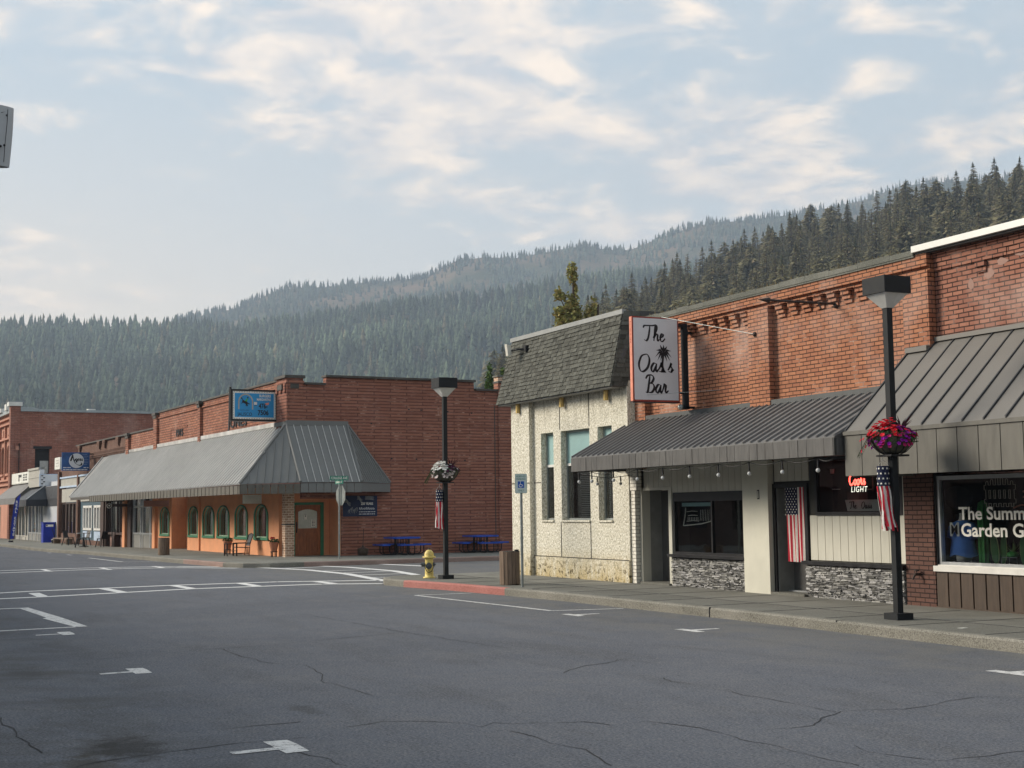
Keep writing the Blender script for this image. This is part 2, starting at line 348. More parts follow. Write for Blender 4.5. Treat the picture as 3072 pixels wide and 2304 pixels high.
plain('leaf_dark', (0.06, 0.19, 0.06), 0.5)
plain('leaf_edge', (0.45, 0.60, 0.25), 0.5)
plain('hat_black', (0.012, 0.013, 0.018), 0.7)
plain('crack_dark', (0.026, 0.026, 0.03), 0.95)
plain('bulb_glass', (0.55, 0.56, 0.55), 0.15, 0, 0.05, spec=0.8)
plain('black_plastic', (0.014, 0.014, 0.016), 0.5)
plain('rope_white', (0.6, 0.58, 0.54), 0.8)
plain('sign_sky', (0.03, 0.29, 0.60), 0.4, 0, 0.06)
plain('sign_navy', (0.02, 0.08, 0.24), 0.4, 0, 0.35, 3)
plain('sign_wood', (0.32, 0.19, 0.15), 0.7)
plain('town_ground', (0.16, 0.14, 0.11), 0.95, 0, 0.2, 0.6)
plain('roof_tar', (0.10, 0.10, 0.10), 0.9)
plain('yellow_tape', (0.62, 0.40, 0.05), 0.6)
plain('car_blue', (0.03, 0.06, 0.14), 0.25, 0.2)
plain('tyre', (0.02, 0.02, 0.02), 0.8)
plain('horn_white', (0.62, 0.60, 0.52), 0.5)
def M_(n): return MATS[n]

# ------------------------------------------------------------------ geometry helpers
FR = Matrix.Identity(4)
FL = Matrix(((0.99883, -0.0484, 0, -48.4), (0.0484, 0.99883, 0, 14.3), (0, 0, 1, 0), (0, 0, 0, 1)))   # left block: (s along the front, t into the building)
def gz(x): return -0.009 * min(13.0, max(0.0, -x - 64.0))
class MB:
    def __init__(s): s.v = []; s.f = []; s.m = []; s.c = []; s.mats = []; s.cur = 0; s.col = (1, 1, 1); s.smooth = False
    def mat(s, name):
        if name not in s.mats: s.mats.append(name)
        s.cur = s.mats.index(name); return s
    def color(s, c): s.col = c; return s
    def add(s, vs, fs):
        o = len(s.v); s.v += [tuple(p) for p in vs]
        for f in fs: s.f.append(tuple(i + o for i in f)); s.m.append(s.cur); s.c.append(s.col)
        return s
    def quad(s, a, b, c, d): return s.add([a, b, c, d], [(0, 1, 2, 3)])
    def box(s, x0, x1, y0, y1, z0, z1):
        x0, x1 = min(x0, x1), max(x0, x1); y0, y1 = min(y0, y1), max(y0, y1); z0, z1 = min(z0, z1), max(z0, z1)
        return s.add([(x0, y0, z0), (x1, y0, z0), (x1, y1, z0), (x0, y1, z0), (x0, y0, z1), (x1, y0, z1), (x1, y1, z1), (x0, y1, z1)],
                     [(0, 3, 2, 1), (4, 5, 6, 7), (0, 1, 5, 4), (1, 2, 6, 5), (2, 3, 7, 6), (3, 0, 4, 7)])
    def hexa(s, p): # 8 points bottom 4, top 4
        return s.add(p, [(0, 3, 2, 1), (4, 5, 6, 7), (0, 1, 5, 4), (1, 2, 6, 5), (2, 3, 7, 6), (3, 0, 4, 7)])
    def slab(s, poly, off):
        """polygon (list of 3d pts) thickened by vector off"""
        n = len(poly); q = [(p[0] + off[0], p[1] + off[1], p[2] + off[2]) for p in poly]
        fs = [tuple(range(n)), tuple(range(2 * n - 1, n - 1, -1))] + [(i, i + n, (i + 1) % n + n, (i + 1) % n) for i in range(n)]
        return s.add(list(poly) + q, fs)
    def cyl(s, p0, p1, r0, r1=None, n=12, caps=True):
        r1 = r0 if r1 is None else r1
        p0 = Vector(p0); p1 = Vector(p1); d = (p1 - p0)
        if d.length < 1e-6: return s
        d.normalize(); a = d.orthogonal().normalized(); b = d.cross(a)
        vs = []
        for p, r in ((p0, r0), (p1, r1)):
            for i in range(n):
                t = 2 * math.pi * i / n; vs.append(p + a * (math.cos(t) * r) + b * (math.sin(t) * r))
        fs = [(i, (i + 1) % n, (i + 1) % n + n, i + n) for i in range(n)]
        if caps: fs += [tuple(range(n - 1, -1, -1)), tuple(range(n, 2 * n))]
        return s.add(vs, fs)
    def tube(s, pts, r, n=6):
        for a, b in zip(pts[:-1], pts[1:]): s.cyl(a, b, r, r, n)
        return s
    def lathe(s, prof, c=(0, 0, 0), n=20):
        """prof: list of (r, z)"""
        vs = []; fs = []
        for r, z in prof:
            for i in range(n):
                t = 2 * math.pi * i / n; vs.append((c[0] + r * math.cos(t), c[1] + r * math.sin(t), c[2] + z))
        for k in range(len(prof) - 1):
            for i in range(n):
                j = (i + 1) % n; fs.append((k * n + i, k * n + j, (k + 1) * n + j, (k + 1) * n + i))
        fs.append(tuple(range(n - 1, -1, -1))); fs.append(tuple((len(prof) - 1) * n + i for i in range(n)))
        return s.add(vs, fs)
    def ball(s, c, r, n=8, sz=1.0):
        return s.lathe([(max(1e-4, r * math.sin(math.pi * k / n)), -r * sz * math.cos(math.pi * k / n)) for k in range(n + 1)], c, n + 2)
    def build(s, name, parent=None, frame=None, smooth=False):
        """parent = Thing -> vertices are given in the thing's frame coordinates"""
        vs = s.v
        if parent is not None and hasattr(parent, 'org'):
            o = parent.org; vs = [(p[0] - o[0], p[1] - o[1], p[2] - o[2]) for p in vs]
        me = bpy.data.meshes.new(name); me.from_pydata([tuple(v) for v in vs], [], s.f)
        for m in (s.mats or ['ink']): me.materials.append(MATS[m])
        me.polygons.foreach_set('material_index', s.m)
        if any(c != (1, 1, 1) for c in s.c):
            ca = me.color_attributes.new('Col', 'FLOAT_COLOR', 'CORNER'); buf = []
            for f, c in zip(s.f, s.c): buf += [*c[:3], 1.0] * len(f)
            ca.data.foreach_set('color', buf)
        if smooth or s.smooth: me.polygons.foreach_set('use_smooth', [True] * len(me.polygons))
        me.update()
        ob = bpy.data.objects.new(name, me); COL.objects.link(ob)
        if parent is not None:
            po = parent.ob if hasattr(parent, 'ob') else parent
            ob.parent = po
        elif frame is not None: ob.matrix_world = frame
        return ob
class Thing:
    def __init__(s, name, label, cat, org=(0, 0, 0), frame=None, group=None):
        s.org = org; s.ob = bpy.data.objects.new(name, None); COL.objects.link(s.ob); s.ob.empty_display_size = 0.3
        s.ob.matrix_world = (frame or FR) @ Matrix.Translation(org)
        s.ob['label'] = label; s.ob['category'] = cat
        if group: s.ob['group'] = group
class Sub:
    """wraps a child part so that its own children can use the thing's coordinates"""
    def __init__(s, ob, org): s.ob = ob; s.org = org
def struct(mb, name, frame=None):
    o = mb.build(name, None, frame); o['kind'] = 'structure'; return o
def clone(root, loc=None, rotz=None, label=None, name=None):
    r = root.copy(); COL.objects.link(r)
    if loc is not None: r.location = loc
    if rotz is not None: r.rotation_euler = (0, 0, rotz)
    if label: r['label'] = label
    for ch in root.children:
        c = ch.copy(); COL.objects.link(c); c.parent = r
        for g in ch.children:
            d = g.copy(); COL.objects.link(d); d.parent = c
    return r

def wall(mb, axis, u0, u1, z0, z1, w0, w1, holes=()):
    """wall slab with rectangular holes. axis 'x': runs along x, thickness w0..w1 in y; 'y': runs along y, thickness in x"""
    us = sorted({u0, u1, *[h[0] for h in holes], *[h[1] for h in holes]}); zs = sorted({z0, z1, *[h[2] for h in holes], *[h[3] for h in holes]})
    us = [u for u in us if u0 <= u <= u1]; zs = [z for z in zs if z0 <= z <= z1]
    def solid(i, j):
        if i < 0 or j < 0 or i >= len(us) - 1 or j >= len(zs) - 1: return False
        u = (us[i] + us[i + 1]) / 2; z = (zs[j] + zs[j + 1]) / 2
        return not any(h[0] < u < h[1] and h[2] < z < h[3] for h in holes)
    P = (lambda u, w, z: (u, w, z)) if axis == 'x' else (lambda u, w, z: (w, u, z))
    for i in range(len(us) - 1):
        for j in range(len(zs) - 1):
            if not solid(i, j): continue
            a, b, c, d = us[i], us[i + 1], zs[j], zs[j + 1]
            mb.quad(P(a, w0, c), P(b, w0, c), P(b, w0, d), P(a, w0, d)); mb.quad(P(b, w1, c), P(a, w1, c), P(a, w1, d), P(b, w1, d))
            if not solid(i - 1, j): mb.quad(P(a, w0, c), P(a, w0, d), P(a, w1, d), P(a, w1, c))
            if not solid(i + 1, j): mb.quad(P(b, w0, c), P(b, w1, c), P(b, w1, d), P(b, w0, d))
            if not solid(i, j - 1): mb.quad(P(a, w0, c), P(a, w1, c), P(b, w1, c), P(b, w0, c))
            if not solid(i, j + 1): mb.quad(P(a, w0, d), P(b, w0, d), P(b, w1, d), P(a, w1, d))
    return mb

# text -> mesh faces on a plane
def text_geo(txt, size, bold=0.0, shear=0.0, align='CENTER', spacing=1.0, extr=0.0):
    cu_ = bpy.data.curves.new('t', 'FONT'); cu_.body = txt; cu_.size = size; cu_.offset = bold * size; cu_.shear = shear
    cu_.align_x = align; cu_.align_y = 'CENTER'; cu_.space_character = spacing; cu_.extrude = extr; cu_.resolution_u = 3; cu_.fill_mode = 'BOTH' if extr else 'FRONT'
    ob = bpy.data.objects.new('t', cu_); COL.objects.link(ob)
    dg = bpy.context.evaluated_depsgraph_get(); me = ob.evaluated_get(dg).to_mesh()
    vs = [tuple(v.co) for v in me.vertices]; fs = [tuple(p.vertices) for p in me.polygons]
    ob.evaluated_get(dg).to_mesh_clear(); bpy.data.objects.remove(ob); bpy.data.curves.remove(cu_)
    return vs, fs
def put(mb, vs, fs, org, ud, vd, nd, sx=1.0, sy=1.0, push=0.0):
    org = Vector(org); ud = Vector(ud); vd = Vector(vd); nd = Vector(nd)
    mb.add([org + ud * (v[0] * sx) + vd * (v[1] * sy) + nd * (push + (v[2] if len(v) > 2 else 0)) for v in vs], fs); return mb
def text_on(mb, txt, size, org, ud, vd, nd, **k):
    sx = k.pop('sx', 1.0); sy = k.pop('sy', 1.0); push = k.pop('push', 0.004)
    vs, fs = text_geo(txt, size, **k); return put(mb, vs, fs, org, ud, vd, nd, sx, sy, push)
def catmull(pts, seg=6):
    if len(pts) < 3: return pts
    P = [pts[0]] + list(pts) + [pts[-1]]; o = []
    for i in range(1, len(P) - 2):
        for k in range(seg):
            t = k / seg; q = []
            for d in range(2):
                a, b, c, e = P[i - 1][d], P[i][d], P[i + 1][d], P[i + 2][d]
                q.append(0.5 * ((2 * b) + (c - a) * t + (2 * a - 5 * b + 4 * c - e) * t * t + (3 * b - a - 3 * c + e) * t ** 3))
            o.append(tuple(q))
    o.append(pts[-1]); return o
def stroke_geo(strokes, thin=0.02, thick=0.085, ang=60, seg=6):
    """calligraphic strokes in 2d: width follows the direction of the pen"""
    vs = []; fs = []
    nib = Vector((math.cos(R_(ang)), math.sin(R_(ang))))
    for st in strokes:
        p = catmull(st, seg); n = len(p); o = len(vs)
        for i, q in enumerate(p):
            a = Vector(p[max(0, i - 1)]); b = Vector(p[min(n - 1, i + 1)]); d = (b - a)
            if d.length < 1e-6: d = Vector((1, 0))
            d.normalize(); nrm = Vector((-d.y, d.x))
            down = abs(d.dot(nib)) ** 1.6
            w = (thin + (thick - thin) * down) * 0.5 * (0.55 + 0.45 * min(1, 4 * min(i, n - 1 - i) / max(1, n - 1)))
            c = Vector(q); vs += [tuple(c + nrm * w) + (0,), tuple(c - nrm * w) + (0,)]
        for i in range(n - 1): fs.append((o + 2 * i, o + 2 * i + 1, o + 2 * i + 3, o + 2 * i + 2))
    return vs, fs
# hand lettering, unit = x-height 1
GLY = {
 'T': (1.55, [[(0.0, 1.75), (0.15, 2.05), (0.7, 2.1), (1.5, 2.12), (2.0, 2.25)], [(1.05, 2.1), (0.95, 1.3), (0.75, 0.4), (0.45, 0.0), (0.1, 0.15)]]),
 'h': (1.05, [[(0.0, 0.4), (0.55, 1.5), (0.6, 2.1), (0.4, 2.1), (0.25, 1.2), (0.1, 0.0)], [(0.12, 0.35), (0.45, 0.9), (0.72, 0.9), (0.68, 0.4), (0.72, 0.02), (1.0, 0.25)]]),
 'e': (0.85, [[(0.0, 0.4), (0.45, 0.65), (0.55, 0.95), (0.3, 0.98), (0.08, 0.5), (0.2, 0.02), (0.5, 0.03), (0.85, 0.4)]]),
 'O': (1.75, [[(1.0, 2.05), (0.45, 1.8), (0.08, 0.9), (0.25, 0.1), (0.7, -0.02), (1.3, 0.5), (1.55, 1.4), (1.3, 2.0), (0.95, 2.05)]]),
 'a': (1.0, [[(0.75, 0.9), (0.4, 1.0), (0.05, 0.5), (0.12, 0.03), (0.4, 0.1), (0.72, 0.8)], [(0.78, 0.98), (0.66, 0.3), (0.75, 0.0), (1.0, 0.25)]]),
 's': (0.85, [[(0.0, 0.2), (0.35, 0.7), (0.5, 1.08), (0.42, 0.75), (0.62, 0.35), (0.45, 0.0), (0.08, 0.08)], [(0.5, 0.05), (0.85, 0.3)]]),
 'i': (0.5, [[(0.1, 0.2), (0.28, 0.95), (0.18, 0.25), (0.3, 0.0), (0.55, 0.25)], [(0.34, 1.35), (0.40, 1.5)]]),
 'B': (1.5, [[(0.7, 2.05), (0.55, 1.1), (0.35, 0.1), (0.05, 0.05)], [(0.1, 1.7), (0.4, 2.1), (1.0, 2.15), (1.25, 1.75), (0.95, 1.25), (0.6, 1.15)], [(0.65, 1.15), (1.15, 1.05), (1.3, 0.55), (0.95, 0.05), (0.4, 0.02)]]),
 'r': (0.8, [[(0.0, 0.25), (0.25, 0.95), (0.28, 1.1), (0.5, 0.92), (0.42, 0.4), (0.5, 0.0), (0.85, 0.3)]]),
 'C': (1.4, [[(1.35, 1.6), (1.2, 2.05), (0.7, 1.95), (0.15, 1.1), (0.3, 0.1), (0.8, 0.0), (1.35, 0.5)]]),
 'o': (0.9, [[(0.4, 1.0), (0.05, 0.6), (0.15, 0.02), (0.5, 0.05), (0.7, 0.6), (0.45, 1.0), (0.6, 0.85), (0.95, 0.85)]]),
 'A': (1.7, [[(0.0, 0.1), (0.25, 0.3), (0.7, 1.6), (0.85, 2.1)], [(0.85, 2.1), (1.0, 1.0), (1.5, -0.4), (2.4, -1.2), (3.4, -1.3), (3.7, -0.7), (3.3, -0.3)]]),
 'u': (0.95, [[(0.05, 0.95), (0.05, 0.2), (0.3, 0.0), (0.65, 0.5)], [(0.75, 0.98), (0.66, 0.2), (0.95, 0.1)]]),
 'g': (0.95, [[(0.7, 0.9), (0.35, 1.0), (0.05, 0.5), (0.2, 0.05), (0.65, 0.6)], [(0.78, 0.95), (0.62, -0.5), (0.2, -0.7), (0.3, -0.3), (0.95, 0.2)]]),
}
def script_geo(word, xh, thin, thick, track=0.0, skip=''):
    strokes = []; x = 0
    for ch in word:
        if ch in GLY:
            w, ss = GLY[ch]
            if ch not in skip: strokes += [[((x + p[0]) * xh, p[1] * xh) for p in st] for st in ss]
            x += w + track
        else: x += 0.9
    W = x * xh
    strokes = [[(p[0] - W / 2, p[1]) for p in st] for st in strokes]
    return stroke_geo(strokes, thin * xh, thick * xh), W
HAZE = 0.00027
CRACKS = [[(-24.37, 2.77), (-25.00, 3.55), (-25.24, 4.55), (-25.62, 5.43), (-26.21, 6.63), (-26.57, 7.76), (-25.98, 8.54), (-26.23, 10.25)],
  [(-23.52, 7.15), (-21.84, 7.22), (-20.43, 7.30), (-19.10, 7.35), (-18.04, 7.45), (-17.01, 7.52), (-16.12, 7.60)],
  [(-17.66, 2.83), (-17.86, 3.51), (-18.07, 4.07), (-18.17, 4.51), (-18.25, 5.05), (-18.45, 5.61), (-18.69, 6.35), (-19.10, 7.35), (-18.89, 7.81)],
  [(-18.08, 4.49), (-17.38, 4.40), (-16.55, 4.47), (-15.85, 4.60), (-15.68, 4.80), (-15.28, 4.78), (-14.80, 4.72), (-14.22, 4.59), (-13.98, 4.51), (-13.78, 4.58), (-13.19, 4.57), (-12.78, 4.59)],
  [(-13.07, 1.29), (-12.49, 1.30), (-12.00, 1.32), (-11.42, 1.34), (-10.99, 1.38)],
  [(-10.29, 1.47), (-10.54, 2.16), (-10.68, 2.62), (-10.71, 2.89), (-10.67, 3.06), (-10.71, 3.31)],
  [(-11.47, 2.46), (-11.42, 2.89), (-11.48, 3.16), (-11.50, 3.50)],
  [(-11.02, 3.70), (-11.15, 4.09), (-10.99, 4.43), (-10.67, 4.67), (-10.47, 4.68), (-10.65, 4.87), (-10.53, 4.98)],
  [(-10.13, 3.07), (-9.90, 3.08), (-9.59, 3.15), (-9.37, 3.18)],
  [(-10.53, 4.98), (-10.38, 5.33), (-10.32, 5.51), (-10.08, 5.59), (-10.01, 6.03), (-9.83, 6.09), (-9.44, 6.17), (-9.16, 6.21), (-8.82, 6.16), (-8.61, 6.22), (-8.37, 6.14), (-8.14, 6.17), (-7.84, 6.14), (-7.67, 6.19)],
  [(-10.20, 4.82), (-9.92, 4.85), (-9.52, 4.84), (-9.15, 4.88), (-8.90, 4.82), (-8.48, 4.75)],
  [(-11.25, 7.61), (-11.00, 7.54), (-10.72, 7.63), (-10.39, 7.64), (-10.01, 7.58), (-9.72, 7.62)],
  [(-9.22, 6.54), (-9.22, 6.77), (-9.23, 6.99), (-9.57, 7.40), (-9.71, 7.68), (-9.64, 7.93), (-9.55, 8.22), (-9.61, 8.53), (-9.76, 8.93), (-9.80, 9.23), (-9.69, 9.46)],
  [(-8.30, 6.65), (-8.05, 6.60), (-7.78, 6.69), (-7.53, 6.77), (-7.56, 6.90), (-7.55, 7.19), (-7.54, 7.54)],
  [(-13.45, 6.96), (-13.93, 7.48), (-14.01, 7.79), (-14.26, 8.17)],
  [(-12.51, 7.62), (-12.21, 7.57), (-11.92, 7.61)]]
# ------------------------------------------------------------------ haze
hz = MB(); hz.box(-3450, 3450, -3450, 3450, -3.0, 800)
m = newmat('air'); vol = N('ShaderNodeVolumePrincipled'); vol.inputs['Color'].default_value = (0.58, 0.72, 0.90, 1); vol.inputs['Density'].default_value = HAZE
vol.inputs['Anisotropy'].default_value = 0.1
o_ = N('ShaderNodeOutputMaterial'); Lk(vol.outputs[0], o_.inputs['Volume']); MATS['air'] = m
hz.mat('air'); hzo = hz.build('haze'); hzo['kind'] = 'stuff'; hzo['label'] = 'thin blue smoky haze filling the valley air'; hzo.display_type = 'WIRE'

# ------------------------------------------------------------------ terrain (angles in degrees from -x towards +y)
def itp(tab): 
    a = np.array(tab, float); return lambda az: np.interp(az, a[:, 0], a[:, 1])
F_SKY = itp([(-40, .10), (0, .118), (5.4, .131), (6.2, .134), (9.6, .1365), (12.9, .1377), (14.15, .1356), (16, .1384), (17.9, .1436), (19.7, .1493), (22.6, .1554), (24.5, .1576), (27.9, .1655), (30.2, .1707), (50, .19), (90, .12)])
B_SKY = itp([(-40, .09), (5, .105), (10, .12), (12.15, .1391), (14.14, .1471), (15.06, .1539), (16.45, .1633), (17.85, .1644), (19.26, .1671), (20.68, .1689), (22.0, .172), (23.25, .1839), (24.5, .1862), (25.6, .185), (26.77, .1885), (28.4, .1931), (29.44, .1895), (30.48, .189), (31.41, .1957), (32.57, .2021), (33.73, .2064), (35.44, .2081), (37.13, .2096), (38.25, .2125), (39.92, .2166), (41.24, .2239), (42.65, .2259), (60, .22), (90, .15)])
N_SKY = itp([(20, 0), (25, .11), (27.87, .1308), (28.48, .152), (29.06, .156), (31.39, .172), (33.47, .184), (35.54, .198), (37.59, .210), (39.8, .212), (41.91, .224), (43.83, .228), (45.92, .232), (55, .24), (80, .24), (110, .1)])
rF, rB, rN = 1900.0, 2850.0, 640.0
def ground_h(az, r):
    az = np.asarray(az, float); r = np.asarray(r, float)
    zF = F_SKY(az) * rF - 17; zB = B_SKY(az) * rB - 12
    h = np.where(r < 850, -0.75 + np.clip((r - 500) / 350, 0, 1) * 18, 0)
    h = np.where((r >= 850), 17 + (zF - 17) * np.clip((r - 850) / (rF - 850), 0, 1) ** 1.08, h)
    val = zF * 0.93
    h = np.where((r > rF), zF + (val - zF) * np.clip((r - rF) / 200, 0, 1), h)
    h = np.where((r > rF + 200), np.minimum(val, zB) + (zB - np.minimum(val, zB)) * np.clip((r - rF - 200) / (rB - rF - 200), 0, 1) ** 1.15, h)
    h = np.where(r > rB, zB - (r - rB) * 0.25, h)
    zN = N_SKY(az) * rN - 25
    n = np.where(zN > 0, zN * np.clip((r - 210) / (rN - 210), 0, 1) ** 1.05, -5)
    n = np.where(r > rN, n - (r - rN) * 0.30, n)
    h = np.maximum(h, n)
    return np.where(r < 130, -0.75, h)
def wob(x, y, s, seed=0.0): return mnoise.noise(Vector((x / s + seed, y / s - seed, seed)))
azs = np.concatenate([np.arange(-180, -5, 6.0), np.arange(-5, 60, 0.6), np.arange(60, 181, 6.0)])
rs = np.concatenate([[rF, rF + 30, rB, rB + 30, 3, 20, 60, 100, 130, 170, 210], np.arange(250, 700, 30), np.arange(720, 1000, 60), np.arange(1000, 2400, 50), np.arange(2400, 3060, 60), [3150, 3300]]); rs = np.unique(rs)
tv = []; tf = []
for r in rs:
    for a in azs:
        x = -r * math.cos(R_(a)); y = r * math.sin(R_(a)); z = float(ground_h(a, r))
        if r > 250: z += wob(x, y, 160, 3.1) * min(12, r * 0.008) * (0.4 if abs(r - rF) < 60 or abs(r - rB) < 60 else 1)
        tv.append((x, y, z))
na = len(azs)
for i in range(len(rs) - 1):
    for j in range(na - 1): tf.append((i * na + j, i * na + j + 1, (i + 1) * na + j + 1, (i + 1) * na + j))
tf.append(tuple(range(na - 1)))
m = newmat('hill_ground'); v = coords()
n1 = noise(v, 0.006, 6, 0.65, 0.5); n2 = noise(v, 0.06, 5, 0.7)
c = mixc(maprange(n1, 0.4, 0.62), (0.055, 0.062, 0.034), (0.20, 0.13, 0.085)); c = mixc(maprange(n2, 0.45, 0.7, 0, 0.6), c, (0.07, 0.08, 0.04))
out(pbsdf(c, 0.95, 0, 0.1)); MATS['hill_ground'] = m
tb = MB(); tb.mat('hill_ground'); tb.add(tv, tf); struct(tb, 'hillside_ground')

# ------------------------------------------------------------------ roads
rd = MB(); rd.mat('asphalt')
xs = [30, -20, -64] + [-64 - 8 * k for k in range(1, 16)]
for a, b in zip(xs[:-1], xs[1:]): rd.quad((b, 0.55, gz(b)), (a, 0.55, gz(a)), (a, 12.6, gz(a)), (b, 12.6, gz(b)))
o = struct(rd, 'main_street_road')
r2 = MB(); r2.mat('asphalt'); r2.quad((-43.9, 12.6, 0.0), (-32.2, 12.6, 0.0), (-36.5, 120, 0.0), (-50.0, 120, 0.0)); struct(r2, 'side_street_road')

def strip(mb, a, b, w, z=0.004):
    a = Vector(a); b = Vector(b); d = (b - a).normalized(); n = Vector((-d.y, d.x)) * (w / 2)
    q = [a + n, a - n, b - n, b + n]; mb.quad(*[(p.x, p.y, z + gz(p.x)) for p in (q[1], q[2], q[3], q[0])])
def poly_(mb, pts, z=0.004): mb.add([(p[0], p[1], z) for p in pts], [tuple(range(len(pts)))])
cw = MB(); cw.mat('road_paint')
def ladder(a0, a1, b0, b1, rungs, w=0.11):
    strip(cw, a0, a1, w); strip(cw, b0, b1, w)
    for t in rungs:
        p = Vector(a0).lerp(Vector(a1), t); q = Vector(b0).lerp(Vector(b1), t); d = (q - p).normalized() * (w / 2)
        strip(cw, p + d, q - d, 0.15)
rg = [0.10, 0.265, 0.435, 0.60, 0.765, 0.925]
cwpts = [(-32.9, 1.0), (-34.2, 4.0), (-34.65, 7.3), (-34.55, 9.9), (-33.55, 12.25)]; cwb = [(-31.2, 1.0), (-31.7, 4.0), (-32.75, 7.4), (-32.75, 10.5), (-31.95, 11.75)]
for p, q in ((cwpts, 0), (cwb, 0)):
    for a, b in zip(p[:-1], p[1:]): strip(cw, a, b, 0.27)
for (a, b) in [((-33.35, 2.2), (-31.4, 2.2)), ((-33.35, 3.95), (-31.72, 3.95)), ((-34.25, 5.62), (-32.25, 5.72)), ((-34.5, 7.32), (-32.8, 7.37)), ((-34.55, 8.95), (-32.8, 8.93)), ((-34.0, 10.75), (-32.75, 10.78))]: strip(cw, a, b, 0.24, 0.005)
f1 = [(-46.9, 1.0), (-47.6, 4.6), (-47.8, 7.0), (-47.5, 8.4), (-46.9, 10.0), (-44.6, 11.7)]; f2 = [(-45.2, 1.0), (-45.7, 4.4), (-46.3, 6.76), (-46.35, 8.2), (-45.8, 9.7), (-43.9, 11.3)]
for p in (f1, f2):
    for a, b in zip(p[:-1], p[1:]): strip(cw, a, b, 0.27)
for t in (2.3, 4.1, 5.9, 7.7, 9.4): strip(cw, (-47.55, t), (-45.75, t), 0.17, 0.005)
A = [(-44.0, 11.95), (-41.0, 12.67), (-37.6, 12.76), (-33.1, 12.25)]; B = [(-43.8, 13.9), (-42.0, 14.29), (-38.5, 14.48), (-34.8, 13.95), (-33.6, 13.5)]
for p in (A, B):
    for a, b in zip(p[:-1], p[1:]): strip(cw, a, b, 0.28)
for a, b in [((-42.5, 12.45), (-43.1, 14.05)), ((-39.9, 12.76), (-39.9, 14.35)), ((-38.2, 12.8), (-38.35, 14.4)), ((-36.6, 12.8), (-36.6, 14.2)), ((-35.0, 12.6), (-35.0, 13.95))]: strip(cw, a, b, 0.15, 0.005)
strip(cw, (-43.6, 16.0), (-41.0, 16.5), 0.3)
struct(cw, 'crosswalk_lines')
pk = MB(); pk.mat('road_paint_worn')
# near-side parking bay and T marks
poly_(pk, [(-28.2, 0.7), (-28.02, 0.7), (-28.02, 3.25), (-28.2, 3.25)]); 
poly_(pk, [(-28.02, 3.07), (-25.2, 3.20), (-25.1, 3.12), (-22.88, 3.33), (-22.88, 3.52), (-25.3, 3.42), (-28.02, 3.25)], 0.005); poly_(pk, [(-22.70, 0.7), (-22.56, 0.7), (-22.80, 3.33), (-22.88, 3.33), (-22.95, 3.33)], 0.0045)
for x in (-21.75, -16.12, -10.37, -4.6):
    poly_(pk, [(x + 0.05, 2.5 + 0.1), (x + 0.17, 2.6), (x + 0.13, 2.96), (x + 0.02, 2.96)], 0.0045)
    poly_(pk, [(x - 0.28, 2.94), (x + 0.31, 2.95), (x + 0.29, 3.13), (x - 0.02, 3.14), (x - 0.27, 3.13)])
# far-side bay beside the kerb
strip(pk, (-27.15, 10.66), (-27.15, 12.0), 0.09); strip(pk, (-27.1, 10.68), (-21.6, 10.98), 0.10, 0.0046); strip(pk, (-21.6, 11.0), (-21.35, 12.25), 0.09, 0.0042)
for x in (-20.55, -17.05, -11.0): poly_(pk, [(x - 0.26, 10.76), (x + 0.3, 10.78), (x + 0.3, 10.92), (x + 0.06, 10.93), (x + 0.02, 11.35), (x - 0.07, 11.35), (x - 0.07, 10.92), (x - 0.26, 10.91)])
strip(pk, (-58.8, 9.05), (-52.8, 9.34), 0.12); strip(pk, (-52.8, 9.4), (-51.7, 11.2), 0.10, 0.0046)
for x in (-64.5, -71, -77): strip(pk, (x, 9.0), (x + 1.0, 9.05), 0.12); 
struct(pk, 'parking_bay_lines')
ck = MB(); ck.mat('crack_dark')
for line in CRACKS:
    pts = []
    for (x0, y0), (x1, y1) in zip(line[:-1], line[1:]):
        n = max(2, int(math.hypot(x1 - x0, y1 - y0) / 0.10))
        for k in range(n):
            t = k / n; x = x0 + (x1 - x0) * t; y = y0 + (y1 - y0) * t
            pts.append((x + 0.05 * wob(x, y, 0.35, 5.5) + 0.02 * wob(x, y, 0.1, 1.5), y + 0.07 * wob(x, y, 0.4, 8.2) + 0.03 * wob(x, y, 0.12, 2.2)))
    pts.append(line[-1])
    for k, (a, b) in enumerate(zip(pts[:-1], pts[1:])):
        w = max(0.0012, 0.0035 + 0.007 * wob(a[0], a[1], 0.5, 9.9) + 0.00015 * abs(a[0])); d = Vector((b[0] - a[0], b[1] - a[1]))
        if d.length < 1e-5: continue
        d.normalize(); n = Vector((-d.y, d.x)) * w
        ck.quad((a[0] - n.x, a[1] - n.y, 0.003), (b[0] - n.x, b[1] - n.y, 0.003), (b[0] + n.x, b[1] + n.y, 0.003), (a[0] + n.x, a[1] + n.y, 0.003))
struct(ck, 'asphalt_cracks')

